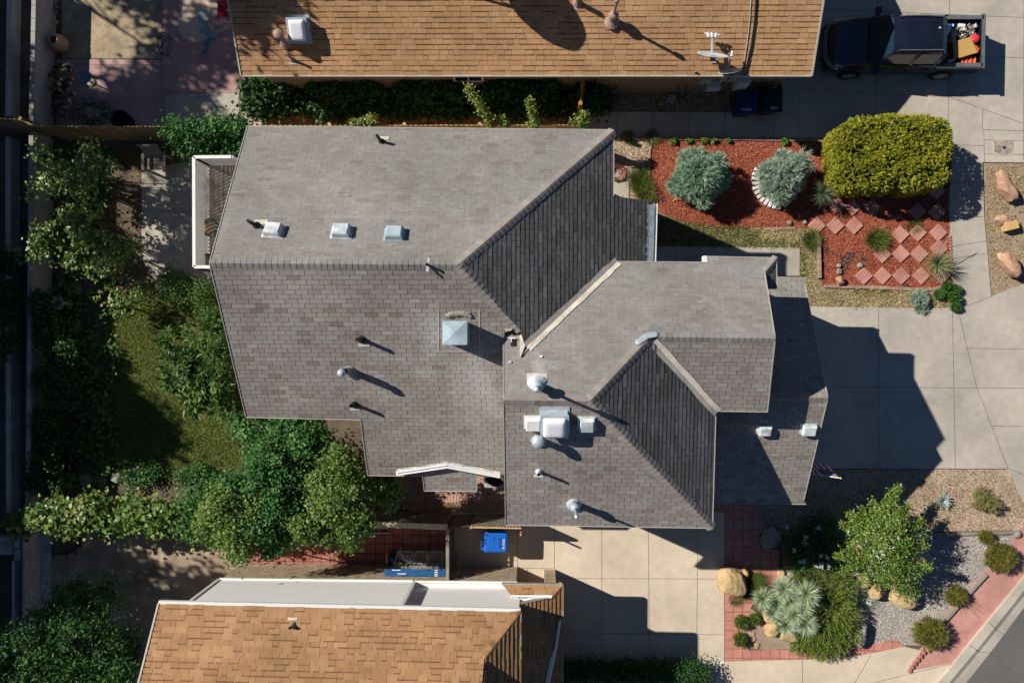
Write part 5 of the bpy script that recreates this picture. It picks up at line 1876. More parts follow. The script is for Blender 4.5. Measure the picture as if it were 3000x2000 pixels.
# --- two silvery conifers
for lab, px, py, r, z, h, m, n in (('round silvery green conifer shrub on red mulch nearest the grey house', 2048, 522, 86, 0.75, .85, L_SILV, 1500),
                                   ('grey green conifer shrub ringed by white bricks on red mulch', 2292, 520, 74, 0.7, .8, L_SAGE, 1400)):
    t = plant('conifer_shrub', lab, 'shrub', px, py + 15)
    BL = [pxblob(px, py, z + .1, r * .72, h)]
    for k in range(11):
        a = k * 2 * math.pi / 11 + random.uniform(-.2, .2)
        q = random.uniform(.5, .82)
        BL.append(pxblob(px + math.cos(a) * r * q, py + math.sin(a) * r * q, z + random.uniform(-.15, .15), r * random.uniform(.24, .36), .35))
    tufts('foliage', BL, int(n * 1.35), 17, 0.17, 0.015, m, t, shell=0.6, spread=0.34, up=0.35, tb=0.5)
    trunk_mesh(t, P(px, py + 15, 0), [(b_[0], b_[1], b_[2]) for b_ in BL[:6]], 0.05)
    if px > 2200:
        BL = [pxblob(2355, 455, 1.3, 14, .2), pxblob(2340, 475, 1.2, 16, .2), pxblob(2370, 490, 1.0, 16, .2)]
        tufts('branch_tips', BL, 60, 14, 0.24, 0.012, m, t, shell=0.4, spread=0.4)

# --- crape myrtle
t = plant('crape_myrtle', 'bushy crape myrtle with white flowers between the gravel beds', 'tree', 2590, 1600)
BL = [pxblob(2590, 1590, 1.9, 85, .9), pxblob(2530, 1560, 1.8, 55, .6), pxblob(2650, 1570, 1.8, 60, .6), pxblob(2600, 1520, 2.0, 60, .6), pxblob(2520, 1630, 1.6, 50, .5), pxblob(2660, 1640, 1.6, 55, .5), pxblob(2590, 1670, 1.7, 55, .5),
      pxblob(2630, 1700, 1.3, 45, .5), pxblob(2560, 1690, 1.2, 40, .4), pxblob(2660, 1730, .8, 30, .3)]
SP = []
for (x, y, dx, dy) in ((2560, 1480, -.12, 1), (2610, 1450, .25, 1), (2630, 1440, .3, 1), (2500, 1510, -.7, .6), (2480, 1540, -1, .35), (2465, 1630, -1, 0), (2500, 1600, -1, .1), (2480, 1670, -.9, -.3), (2690, 1530, .8, .5), (2700, 1600, 1, 0),
                       (2715, 1660, 1, -.1), (2580, 1500, .0, 1), (2530, 1500, -.4, .9), (2650, 1500, .4, .9)):
    p = P(x, y, 1.9)
    p += Vector((dx, dy, 0)) * .12
    for k in range(8):
        SP.append((p.x - dx * .09 * k, p.y - dy * .09 * k, p.z - .02 * k, .06 + .012 * k, .06 + .012 * k, .06))
BL = [(a, b_, c_, d * .88, e_ * .88, f_) for a, b_, c_, d, e_, f_ in BL]
crown('crown', BL, 330, 34, 0.085, 0.04, L_MYRT, t, crad=0.11, shell=0.4, up=0.7, tb=0.42, out=.6)
crown('shoots', SP, 900, 10, 0.09, 0.038, L_MYRT, t, crad=0.05, shell=0.3, up=0.5, tb=0.5)
trunk_mesh(t, P(2590, 1600, 0), [(b_[0], b_[1], b_[2]) for b_ in BL[:7]], 0.05)
cc, cn = blob_points(BL, 40, .95)
cc = cc[cc[:, 2] > 1.7]


def flower(par, c, n, r, ln):
    leaves_mesh('flower', np.array([c]) + rng.normal(size=(n, 3)) * r, unit(n), unit(n), ln, ln * .9, rng.random(n), L_FLOW, par)


for c_ in cc:
    flower(t, c_, 9, .028, .05)
# white blossom on the shaded bush next to it
t = plant('flowering_bush', 'low dark bush with white blossoms in the shade of the grey house', 'bush', 2370, 1590)
BL = [pxblob(2370, 1590, .6, 60, .4), pxblob(2410, 1560, .6, 55, .4), pxblob(2340, 1620, .5, 40, .35), pxblob(2430, 1620, .6, 50, .4)]
crown('leaves', BL, 260, 26, 0.075, 0.045, L_DARK, t, crad=0.14, shell=0.3)
fl = [P(x, y, 1.0) for x, y in ((2362, 1573), (2358, 1588), (2326, 1612), (2390, 1657), (2407, 1659), (2427, 1655), (2405, 1628), (2346, 1645), (2303, 1543), (2356, 1645), (2424, 1632), (2398, 1542), (2407, 1653))]
for c_ in fl:
    flower(t, tuple(c_), 22, .033, .055)

# --- spreading juniper
t = plant('spreading_juniper', 'wide dark green spreading juniper beside the pale yucca clump', 'juniper', 2420, 1790)
BL = []
for (x, y, r, z) in ((2420, 1720, 62, .65), (2370, 1700, 42, .55), (2460, 1720, 48, .6), (2430, 1790, 75, .7), (2470, 1800, 50, .55), (2420, 1860, 70, .5), (2370, 1870, 40, .35), (2480, 1850, 40, .4), (2400, 1890, 40, .3), (2340, 1695, 25, .45), (2450, 1890, 30, .3), (2340, 1890, 25, .25)):
    BL.append(pxblob(x, y, z, r, .32))
cc, cn = blob_points(BL, 2600, 0.6)
kp = cc[:, 2] > .06
cc, cn = cc[kp], cn[kp]
c0 = P(2415, 1770, 0)
rad = cc - np.array([[c0.x, c0.y, 0]])
rad[:, 2] = 0
drift = norm(norm(rad) * .8 + np.array([[0.15, -0.5, 0.25]]) + cn * .45 + rng.normal(size=cc.shape) * .25)
per = 16
idx = np.repeat(np.arange(len(cc)), per)
s = rng.random(len(idx))
ax = norm(drift[idx] + rng.normal(size=(len(idx), 3)) * .38)
tt = np.clip(rng.normal(.45, .2, len(cc)), 0, 1)
leaves_mesh('foliage', cc[idx] + drift[idx] * (s[:, None] * .20 - .1) + rng.normal(size=(len(idx), 3)) * .012, ax, norm(np.cross(ax, unit(len(idx)))), .06, .016, tt[idx] + s * .25 - .1, L_JUN, t)
trunk_mesh(t, c0, [(b_[0], b_[1], b_[2]) for b_ in BL[:8]], .05)


# --- rosettes
def rosette(par, c, r, n, m, wd, name='rosette', up=.25, low=-.25, curve=.03, tb=.5, flat=1.0):
    a = rng.random(n) * 2 * np.pi
    e = np.arcsin(low + (1 - low) * rng.random(n) ** 0.8)
    ax = np.stack([np.cos(a) * np.cos(e), np.sin(a) * np.cos(e), np.sin(e) * flat], 1)
    ax = norm(ax)
    f = 0.75 + 0.4 * rng.random(n)
    return leaves_mesh(name, np.array([c]) + ax * r * .06, ax, norm(np.array([[0, 0, 1.0]]) + rng.normal(size=(n, 3)) * .15 - 0 * ax), r * f, wd, tb + rng.normal(0, .22, n), m, par, blade=True, curve=curve)


t = plant('yucca_clump', 'many headed pale green yucca clump among tan boulders', 'yucca', 2290, 1770)
mb = MB()
for (x, y, z, r) in ((2234, 1752, .9, 38), (2296, 1722, 1.05, 42), (2360, 1738, 1.2, 46), (2276, 1762, .75, 34), (2318, 1760, 1.0, 38), (2262, 1790, .6, 34), (2325, 1798, .95, 36), (2300, 1828, .75, 36), (2358, 1825, .9, 42), (2350, 1778, .9, 38)):
    p = P(x, y, z)
    rosette(t, (p.x, p.y, p.z), r / 94.0, 330, L_YUC, .018, up=.3, tb=.5)
    mb.tube([P(2300, 1775, 0), (p.x * .6 + P(2300, 1775, 0).x * .4, p.y * .6 + P(2300, 1775, 0).y * .4, .3), p], [.06, .05, .05], 8)
mb.build('stem', M_BARK, t)
t = plant('agave', 'blue grey agave rosette alone on the tan gravel', 'agave', 2762, 1466)
p = P(2762, 1466, .12)
n = 34
a = np.arange(n) * 2.4
e = np.linspace(1.1, .12, n)
ax = np.stack([np.cos(a) * np.cos(e), np.sin(a) * np.cos(e), np.sin(e)], 1)
leaves_mesh('blades', np.array([p]) + ax * .02, ax, norm(np.array([[0, 0, 1.0]]) - ax * ax[:, 2:3]), np.linspace(.2, .33, n), np.linspace(.05, .085, n), .5 + rng.normal(0, .2, n), L_AGA, t, fold=-.25)
t = plant('yucca', 'spiky green yucca at the edge of the pavement in front of the stepping stones', 'yucca', 2745, 775)
p = P(2745, 772, .35)
rosette(t, tuple(p), .62, 230, leaf_mat('green_yucca', [(.12, .18, .075), (.22, .285, .13), (.38, .42, .21)], .12, .5), .014, tb=.5, low=-.2, curve=.06)
mb = MB()
mb.tube([p, P(2765, 720, .95), P(2790, 675, 1.3)], [.012, .01, .006], 6)
for k in range(5):
    mb.lathe(P(2780 + k * 3, 690 - k * 5, 1.2 + .03 * k), [(.001, 0), (.02, .02), (.001, .05)], 6)
mb.build('flower_stalk', M_STRAWM if 'M_STRAWM' in globals() else mat('dry_stalk', (.5, .36, .27), (.6, .46, .36), scale=8), t)
t = plant('yucca', 'shaded dark yucca with a pale stem beside the golden hedge', 'yucca', 2432, 575)
p = P(2412, 566, .8)
rosette(t, tuple(p), .45, 150, leaf_mat('dark_yucca', [(.05, .09, .05), (.11, .16, .085), (.2, .25, .12)], .12, .5), .016, tb=.5, low=-.3, curve=.05)
mb = MB()
mb.tube([P(2464, 622, .1), P(2445, 600, .45), p], [.035, .03, .025], 8)
mb.build('stem', mat('dry_stalk', (.5, .36, .27), (.6, .46, .36), scale=8), t)


# --- grasses and small shrubs
def grass_tuft(name, label, cat, px, py, rpx, h, n, m, wd=.008, tb=.5, group=None, lean=.6, bias=(0, 0)):
    t = plant(name, label, cat, px, py, group)
    r = rpx / 86.7
    p0 = P(px, py, 0)
    a = rng.random(n) * 2 * np.pi
    q = np.sqrt(rng.random(n))
    base = np.stack([p0.x + np.cos(a) * q * r * .55, p0.y + np.sin(a) * q * r * .55, np.full(n, .01)], 1)
    ax = norm(np.stack([np.cos(a) * q * lean + bias[0], np.sin(a) * q * lean + bias[1], np.ones(n) * h / r * .55], 1) + rng.normal(size=(n, 3)) * .18)
    f = .6 + .6 * rng.random(n)
    leaves_mesh('blades', base, ax, norm(np.cross(ax, unit(n))), h * 1.15 * f, wd, tb + rng.normal(0, .25, n), m, t, blade=True, curve=.06)
    return t


grass_tuft('grass_tuft', 'rounded golden green ornamental grass tuft on red mulch near the stepping stones', 'grass', 2562, 703, 30, .42, 1100, L_GRASSG, tb=.6)
grass_tuft('grass_tuft', 'dry green grass clump at the left corner of the mulch bed by the brick edging', 'grass', 2372, 702, 28, .35, 800, L_GRASSG, tb=.6)
grass_tuft('grass_tuft', 'bright green grass clump on tan gravel under the house corner', 'grass', 1872, 530, 34, .35, 1100, L_GRASSG, tb=.45)
grass_tuft('grass_tuft', 'yellow green grass clump between tan gravel and the porch roof corner', 'grass', 1888, 566, 32, .35, 1000, L_GRASSG, tb=.75)
grass_tuft('grass_tuft', 'small grass tuft on the brick edging nearest the grey roof corner', 'grass', 1838, 404, 20, .25, 420, L_GRASSG, tb=.6)
grass_tuft('grass_tuft', 'wider grass tuft on the brick edging where gravel meets mulch', 'grass', 1908, 404, 24, .25, 520, L_GRASSG, tb=.7)
grass_tuft('grass_tuft', 'dark low grass patch in the hedge shadow between stepping stones', 'grass', 2672, 662, 22, .22, 420, L_GRASSG, tb=.15)
grass_tuft('grass_tuft', 'sprawling green grass right of the big round boulder', 'grass', 2206, 1700, 30, .4, 900, L_GRASSG, tb=.45, bias=(.35, -.1))
grass_tuft('grass_tuft', 'green mossy mound below the big round boulder', 'grass', 2188, 1737, 18, .22, 600, L_GRASSG, tb=.3)
grass_tuft('grass_tuft', 'scrubby grass at the foot of the big round boulder', 'grass', 2155, 1752, 24, .2, 420, L_GRASSG, tb=.4)
grass_tuft('grass_tuft', 'pale blue grass tuft between the myrtle and the boulders', 'grass', 2530, 1755, 34, .3, 500, L_SAGE, wd=.007)
for lab, px, py, r in (('bushy green paver weed, upper left of the pair by the pink path', 2172, 1822, 24), ('small round green bush beside the bushy paver weed', 2212, 1812, 18), ('bushy green weed at the lower left of the sandy bed', 2168, 1872, 24)):
    t = plant('path_shrub', lab, 'shrub', px, py, 'small shrubs on the pink paver walk')
    tufts('foliage', [pxblob(px, py, .2, r * .75, .2)], 170, 12, .12, .012, L_GRASSG, t, shell=.3, spread=.5, tb=.35)
for lab, px, py, r, h in (('yellow olive shrub beside the pink strip, largest of the right edge shrubs', 2930, 1632, 48, .4), ('small tawny shrub next to the end of the timber edging', 2888, 1572, 18, .25),
                          ('open olive shrub half in the shadow of the myrtle', 2800, 1745, 30, .3), ('two lobed olive shrub above the lower pavement', 2725, 1855, 52, .4),
                          ):
    t = plant('olive_shrub', lab, 'shrub', px, py, 'olive shrubs by the pink strip')
    BL = [pxblob(px, py, h, r * .62, h * .7)]
    for k in range(7):
        a = k * .9
        BL.append(pxblob(px + math.cos(a) * r * .6, py + math.sin(a) * r * .55, h * random.uniform(.8, 1.2), r * .38, h * .5))
    tufts('foliage', BL, int(14 * r), 13, .13, .010, L_OLIVE, t, shell=.4, spread=.5, tb=.5)
    trunk_mesh(t, P(px, py, 0), [(b_[0], b_[1], b_[2]) for b_ in BL[:5]], .02)
t = plant('olive_shrub', 'wispy pale olive shrub alone on tan gravel right of the agave', 'shrub', 2890, 1466, 'olive shrubs by the pink strip')
BL = [pxblob(2872, 1446, .3, 22, .2), pxblob(2890, 1468, .35, 26, .25), pxblob(2910, 1480, .3, 22, .2), pxblob(2870, 1475, .25, 18, .15)]
tufts('foliage', BL, 330, 11, .15, .009, leaf_mat('wispy_olive', [(.17, .16, .06), (.29, .27, .105), (.42, .38, .17)], .2, .6), t, shell=.3, spread=.5)
for k, (px, py, r) in enumerate(((2772, 836, 15), (2800, 848, 17), (2786, 868, 15), (2803, 876, 16), (2800, 900, 15), (2752, 862, 18))):
    labs = ['clipped little green ball, topmost of the cluster by the pavement corner', 'clipped little green ball at the right of the cluster by the pavement', 'clipped little green ball in the middle of the cluster by the pavement', 'darker clipped green ball near the pavement edge above the last one', 'clipped green ball at the bottom tip of the dry border', 'loose green cushion at the left of the clipped ball cluster']
    t = plant('ball_shrub', labs[k], 'shrub', px, py, 'clipped ball shrubs at the pavement corner')
    tufts('foliage', [pxblob(px, py, .15, r * .8, .16)], 190, 11, .07, .014, L_DARK if k != 5 else L_MUL, t, shell=.6, spread=.5, tb=.75)
t = plant('lavender_mound', 'grey blue rounded mound plant at the edge of the dry border', 'shrub', 2693, 875)
tufts('foliage', [pxblob(2693, 873, .2, 22, .2)], 280, 13, .13, .012, L_SAGE, t, shell=.5, spread=.4, tb=.5)
t = plant('spiny_plant', 'grey spiny plant overhanging the driveway edge below the mound plant', 'plant', 2700, 900)
tufts('foliage', [pxblob(2700, 898, .1, 18, .08)], 90, 9, .14, .02, L_SAGE, t, shell=.3, spread=.5, tb=.2)
for k, (px, py, r) in enumerate(((1972, 413, 13), (2017, 411, 9), (2062, 412, 13), (2090, 411, 9), (2298, 414, 13), (2365, 428, 11), (2416, 420, 10), (2134, 412, 6))):
    labs = ['leafy seedling on the mulch edge, first from the gravel', 'small leafy seedling right of the first one on the mulch edge', 'broad leafy seedling above the silvery conifer', 'little seedling just right of the broad one', 'rosette seedling on the mulch edge between the two conifers', 'seedling beside the dark oval shadow near the hedge', 'pair of low seedlings next to the golden hedge', 'tiny seedling between the conifers on the brick edge']
    t = plant('seedling', labs[k], 'plant', px, py, 'seedlings along the mulch edge')
    whorls('leaves', [pxblob(px, py, .12, r * .6, .08)], 16 + r, 6, .085, .04, L_MYRT, t, tb=.4)
t = plant('box_hedge', 'dark clipped hedge in deep shade at the bottom edge of the lower driveway', 'hedge', 1850, 1965)
BL = [pxblob(1665 + 38 * k, 1968, .55, 36, .42, 34) for k in range(11)]
crown('leaves', BL, 900, 22, .06, .04, L_DARK, t, crad=.10, shell=.5, tb=.3)
mb = MB()
for k in range(9):
    p = P(1750 + 30 * k, 1968 + random.uniform(-14, 14), .95)
    mb.tube([p, p + Vector((random.uniform(-.5, .5), random.uniform(-.2, .2), .1))], .006, 5)
mb.build('twigs', M_BARK, t)
t = plant('weed', 'sunlit weed at the corner of the dark hedge by the lower pavement', 'plant', 2046, 1990)
crown('leaves', [pxblob(2046, 1988, .3, 14, .2)], 40, 12, .08, .05, L_MYRT, t, crad=.06, tb=.7)
# small flowers at the foot of the vine
t = plant('flower_patch', 'low green patch with tiny white flowers in the side yard bed above the vine', 'flowers', 420, 1400)
BL = [pxblob(390, 1400, .3, 34, .2), pxblob(430, 1390, .3, 40, .2), pxblob(550, 1400, .3, 34, .2), pxblob(590, 1390, .3, 30, .2)]
crown('leaves', BL, 200, 20, .07, .05, L_MUL, t, crad=.12, shell=.2, tb=.5)
cc, cn = blob_points(BL, 46, .9)
idx = np.repeat(np.arange(len(cc)), 5)
leaves_mesh('flowers', cc[idx] + rng.normal(size=(len(idx), 3)) * .012 + np.array([[0, 0, .1]]), unit(len(idx)), unit(len(idx)), .035, .03, rng.random(len(idx)), L_FLOW, t)


# --- lawns and dry grass (uncountable)
def lawn(name, label, polys, dens, h, wd, m, tb=.5, tj=.25, z=.012, clump=None):
    P_, A_ = [], []
    for poly in polys:
        w = [P(x, y, 0) for x, y in poly]
        xs_, ys_ = [p.x for p in w], [p.y for p in w]
        bx = (min(xs_), max(xs_), min(ys_), max(ys_))
        n = int((bx[1] - bx[0]) * (bx[3] - bx[2]) * dens)
        q = np.stack([bx[0] + (bx[1] - bx[0]) * rng.random(n), bx[2] + (bx[3] - bx[2]) * rng.random(n)], 1)
        ins = np.zeros(n, bool)
        for i in range(len(w)):
            a, b_ = w[i], w[(i + 1) % len(w)]
            cnd = ((a.y > q[:, 1]) != (b_.y > q[:, 1]))
            xx = (b_.x - a.x) * (q[:, 1] - a.y) / ((b_.y - a.y) + 1e-12) + a.x
            ins ^= cnd & (q[:, 0] < xx)
        q = q[ins]
        P_.append(q)
    q = np.concatenate(P_)
    fld = np.sin(q[:, 0] * 2.3 + 1.7 * np.sin(q[:, 1] * 1.9)) * np.sin(q[:, 1] * 2.9 + q[:, 0]) * .5 + .5
    fld = .5 * fld + .5 * (np.sin(q[:, 0] * 7.1 + 2 * np.sin(q[:, 1] * 5.3)) * np.sin(q[:, 1] * 8.3) * .5 + .5)
    if clump:
        k = rng.random(len(q)) < (1 - clump) + clump * np.clip(fld * 1.6 - .2, 0, 1)
        q, fld = q[k], fld[k]
    n = len(q)
    pos = np.concatenate([q, np.full((n, 1), z)], 1)
    ax = norm(rng.normal(size=(n, 3)) * np.array([[.75, .75, .2]]) + np.array([[0, 0, .8]]))
    f = .5 + .9 * rng.random(n)
    o = leaves_mesh(name, pos, ax, norm(np.cross(ax, unit(n))), h * f, wd, tb + (fld - .5) * .5 + rng.normal(0, tj, n), m, None, blade=True, curve=.08)
    tag(o, label, 'grass', kind='stuff')


lawn('lawn_grass', 'shaggy dappled lawn grass in the back garden', [[(312, 860), (640, 850), (700, 1010), (720, 1330), (660, 1400), (330, 1400), (312, 1200)]], 1500, .13, .014, L_GRASS, tb=.5, clump=.5)
lawn('dry_grass', 'straw coloured dry grass in the border strips round the mulch bed', [[(2000, 655), (2120, 668), (2370, 668), (2396, 702), (2398, 800), (2408, 840), (2345, 850), (2345, 728), (2000, 722)],
     [(2345, 846), (2560, 848), (2745, 848), (2786, 840), (2812, 897), (2660, 902), (2345, 897)]], 1500, .13, .015, L_STRAW, tb=.5, clump=.55)
lawn('green_grass', 'fresh green grass along the front walk and under the porch shadow', [[(1925, 630), (2010, 650), (2120, 664), (2230, 668), (2200, 722), (1915, 720)], [(2200, 700), (2343, 712), (2343, 726), (2200, 724)], [(2345, 735), (2362, 740), (2362, 820), (2345, 812)],
     [(2500, 850), (2600, 850), (2600, 858), (2500, 858)]], 1700, .14, .013, L_GRASSG, tb=.5, clump=.3)
lawn('strip_grass', 'sparse dead grass and leaves on the planting strip with the boulders', [[(2884, 482), (3010, 482), (3010, 560), (2960, 600), (2915, 720), (2908, 860), (2892, 720)]], 700, .08, .014, L_STRAW, tb=.4, clump=.7)
lawn('yard_straw', 'dry grass patch lit beside the low bay roof in the brick side yard', [[(1285, 1475), (1340, 1470), (1350, 1500), (1290, 1500)]], 2500, .12, .009, L_STRAW, tb=.5)


def chips(name, label, poly, dens, ln, wd, m, z, tb=.5):
    w = [P(x, y, 0) for x, y in poly]
    xs_, ys_ = [p.x for p in w], [p.y for p in w]
    n = int((max(xs_) - min(xs_)) * (max(ys_) - min(ys_)) * dens)
    q = np.stack([min(xs_) + (max(xs_) - min(xs_)) * rng.random(n), min(ys_) + (max(ys_) - min(ys_)) * rng.random(n)], 1)
    ins = np.zeros(n, bool)
    for i in range(len(w)):
        a, b_ = w[i], w[(i + 1) % len(w)]
        ins ^= ((a.y > q[:, 1]) != (b_.y > q[:, 1])) & (q[:, 0] < (b_.x - a.x) * (q[:, 1] - a.y) / ((b_.y - a.y) + 1e-12) + a.x)
    q = q[ins]
    n = len(q)
    pos = np.concatenate([q, z + rng.random((n, 1)) * .02], 1)
    nr = norm(rng.normal(size=(n, 3)) * .35 + np.array([[0, 0, 1.0]]))
    ax = norm(np.cross(nr, unit(n)))
    f = .4 + rng.random(n)
    o = leaves_mesh(name, pos, ax, nr, ln * f, wd * f, tb + rng.normal(0, .28, n), m, None, fold=.3)
    tag(o, label, 'ground cover', kind='stuff')


CH_RED = leaf_mat('mulch_chip', [(.10, .022, .012), (.30, .066, .034), (.45, .125, .068), (.60, .30, .19)], .0, .9, .2)
n = 9000
q = rng.random((n, 2))
fx, fy = 155 + 175 * q[:, 0] + 20 * np.sin(q[:, 1] * 23), 430 + 1000 * q[:, 1]
keep = (np.sin(fx * .05 + 2 * np.sin(fy * .021)) * np.sin(fy * .034 + fx * .02) + .35 * rng.normal(size=n)) > -.05
gp = np.array([tuple(P(a, b, .05 + .3 * random.random() ** 2)) for a, b in zip(fx[keep], fy[keep])])
nr = norm(rng.normal(size=gp.shape) * .6 + np.array([[0, 0, 1.0]]))
gc = leaves_mesh('ground_cover', gp, norm(np.cross(nr, unit(len(gp)))), nr, .10 + .08 * rng.random(len(gp)), .07 + .05 * rng.random(len(gp)), .4 + .3 * rng.normal(size=len(gp)), L_ROSE)
tag(gc, 'leafy green ground cover filling the shaded left garden bed', 'ground cover', kind='stuff')
chips('mulch_chips', 'loose red bark chips over the mulch bed', [(1910, 412), (2442, 413), (2560, 472), (2776, 472), (2782, 700), (2786, 836), (2740, 843), (2410, 836), (2400, 800), (2398, 700), (2370, 666), (2260, 663), (2120, 666), (2010, 653), (1932, 618), (1904, 560), (1907, 460)],
      1100, .055, .02, CH_RED, .03)
CH_TAN = leaf_mat('tan_stone_chip', [(.15, .10, .065), (.36, .26, .175), (.58, .46, .34)], .0, .9, .2)
chips('gravel_stones', 'loose tan stones over the gravel yard', [(2100, 1376), (2950, 1376), (3000, 1476), (3010, 1540), (2720, 1555), (2330, 1566), (2240, 1540)], 900, .035, .026, CH_TAN, .012)
chips('gravel_stones', 'loose tan stones over the gravel bed beside the house corner', [(1798, 402), (1906, 407), (1902, 470), (1899, 590), (1798, 590)], 900, .035, .026, CH_TAN, .012)
CH_GR = leaf_mat('grey_stone_chip', [(.20, .175, .155), (.40, .365, .33), (.60, .56, .52)], .0, .9, .2)
chips('grey_stones', 'loose grey stones over the grey gravel bed', [(2330, 1566), (2720, 1566), (2975, 1562), (2966, 1600), (2880, 1690), (2770, 1810), (2700, 1886), (2480, 1896), (2330, 1890)], 900, .032, .026, CH_GR, .010)
CH_DIRT = leaf_mat('leaf_litter', [(.16, .10, .05), (.36, .25, .13), (.56, .43, .25)], .0, .9, .2)
chips('leaf_litter', 'dry leaf litter scattered on the planting strip', [(2884, 482), (3010, 482), (3010, 830), (2904, 864), (2888, 640)], 220, .06, .035, CH_DIRT, .014)
chips('leaf_litter', 'dry leaf litter scattered on the dark back garden soil', [(160, 430), (420, 430), (420, 840), (300, 860), (300, 1420), (160, 1420)], 60, .07, .04, CH_DIRT, .014, tb=.3)

# --- trees beyond the left edge of the picture whose shade falls over the back gardens
L_OFF = leaf_mat('shade_tree_leaf', [(.03, .06, .015), (.06, .11, .025), (.10, .16, .04)], .2, .5)
OFF = [(-23.2, 15.4, 11.6, 2.0), (-22.8, 11.6, 10.4, 1.7), (-23.4, 1.0, 9.6, 1.5), (-22.8, -5.4, 10.6, 2.3), (-23.0, -8.6, 9.6, 2.2), (-23.0, -11.6, 11.6, 2.3), (-27.0, 13.4, 13.6, 2.0), (-22.6, 8.2, 12.6, 2.2), (-14.0, 12.8, 9.4, 1.5),
       (-27.2, -4.4, 12.4, 2.2)]
for k, (x, y, h, r) in enumerate(OFF):
    t = thing('shade_tree', 'tall leafy tree beyond the left edge that shades the back gardens' if x < -20 else 'tall leafy tree beyond the top edge that shades the red patio', 'tree', (x, y, 0), 'row of tall trees beyond the left edge' if x < -20 else None)
    BL = []
    for j in range(15):
        a = j * 2.4
        q = r * math.sqrt((j + .5) / 15) * .85
        BL.append((x + math.cos(a) * q, y + math.sin(a) * q, h - 1.3 + random.uniform(-1.3, 1.1), r * .36, r * .36, .9))
    for j in range(8 if x < -20 and h < 11 else 0):
        a = j * .8
        BL.append((x + math.cos(a) * r * .5, y + math.sin(a) * r * .5, h * .42 + random.uniform(-.7, .7), r * .42, r * .42, 1.0))
    crown('crown', BL, 130 if y > 8 and x < -20 else 330, 26, .22, .16, L_OFF, t, crad=.26, shell=.25, up=.5)
    trunk_mesh(t, (x, y, 0), [(b_[0], b_[1], b_[2]) for b_ in BL[::3]], .16)

t = thing('flat_roofed_building', 'long low flat roofed building across the alley beyond the left edge', 'building', (-20.3, 1, 0))
mb = MB()
mb.box((-20.35, -8, 2.25), (1.5, 31, 4.5))
mb.box((-20.35, 16, 1.6), (1.5, 17, 3.2))
mb.build('wall', M_STUCCO, t)
mb = MB()
mb.box((-20.35, -8, 4.53), (1.6, 31.1, .06))
mb.box((-20.35, 16.1, 3.23), (1.6, 17, .06))
mb.build('roof', M_ASPH, t)
# ------------------------------------------------------------------ fences and walls
def picket_fence(name, label, a, b, h, m, bw=0.14, top='dog', group=None, rails=1, mrail=None, cat='fence', z0=0.02):
    a, b = Vector(a), Vector(b)
    d = b - a
    ln = d.length
    d.normalize()
    s = Vector((-d.y, d.x, 0))
    n = max(1, int(ln / bw))
    w = ln / n
    t = thing(name, label, cat, a, group)
    mb = MB()
    M = Matrix((d, s, Vector((0, 0, 1)))).transposed()
    for k in range(n):
        c = a + d * (k + .5) * w
        hh = h + random.uniform(-.02, .02)
        off = s * random.uniform(-.004, .004)
        g = w - 0.008
        tt = random.random()
        pts = [(-g / 2, z0), (g / 2, z0), (g / 2, hh - .04), (g / 2 - .035, hh), (-g / 2 + .035, hh), (-g / 2, hh - .04)]
        f = [c + off + M @ Vector((x, .009, z)) for x, z in pts]
        r = [c + off + M @ Vector((x, -.009, z)) for x, z in pts]
        mb.face(f, 0, tt)
        mb.face(r[::-1], 0, tt)
        for i in range(6):
            j = (i + 1) % 6
            mb.face([f[i], r[i], r[j], f[j]], 0, tt)
    mb.build('pickets', m, t)
    mb = MB()
    for z in (0.3, h - .25):
        mb.bar(a + s * .03 * rails + Vector((0, 0, z)), b + s * .03 * rails + Vector((0, 0, z)), .04, .09)
    mb.build('rail', mrail or m, t)
    k = 0
    while k <= ln:
        mb = MB()
        mb.box(a + d * min(k, ln) + s * .07 * rails + Vector((0, 0, h / 2 - .05)), (.09, .09, h - .1), M=M)
        mb.build('post', mrail or m, t)
        k += 2.4
    return t


FT = [(0.75, 0.75, 0.75), (1.1, 1.08, 1.05)]
M_FENCE = mat('cedar_fence', (0.27, 0.19, 0.105), (0.38, 0.28, 0.165), scale=3, rough=.9, fine=.22, tint=FT, stretch=(1, 1, .2))
M_FENCEY = mat('honey_fence', (0.52, 0.36, 0.17), (0.64, 0.46, 0.25), scale=3, rough=.9, fine=.2, tint=FT)
M_FENCED = mat('dark_brown_fence', (0.12, 0.095, 0.07), (0.19, 0.155, 0.12), scale=3, rough=.95, fine=.25, tint=FT)  # boards in a darker brown than the other fences
FH = 1.86
picket_fence('wooden_fence', 'brown board fence along the red patio at the upper left', P(92, 369, FH).xy.to_3d(), P(740, 372, FH).xy.to_3d(), FH, M_FENCE)
picket_fence('wooden_fence', 'honey coloured picket fence tight along the north eave of the grey house', P(742, 368, FH).xy.to_3d(), P(1720, 366, FH).xy.to_3d(), FH, M_FENCEY, bw=.16)
picket_fence('wooden_fence', 'short brown board fence crossing the alley at the left edge', P(-60, 346, FH).xy.to_3d(), P(50, 349, FH).xy.to_3d(), FH, M_FENCE)
picket_fence('wooden_fence', 'slanting end piece of the brown fence beside the left wall', P(50, 349, FH).xy.to_3d(), P(92, 369, FH).xy.to_3d(), FH, M_FENCE)
picket_fence('wooden_fence', 'grey picket fence with a pale top rail behind the blue recycling bin', P(1378, 1540, 1.8).xy.to_3d(), P(1527, 1543, 1.8).xy.to_3d(), 1.8, M_WOODG, bw=.095, rails=-1, mrail=M_WOODG)
picket_fence('wooden_fence', 'dark gate like fence between the pavers and the picket fence', P(1314, 1546, 1.8).xy.to_3d(), P(1378, 1541, 1.8).xy.to_3d(), 1.78, M_FENCED, bw=.12, rails=-1)
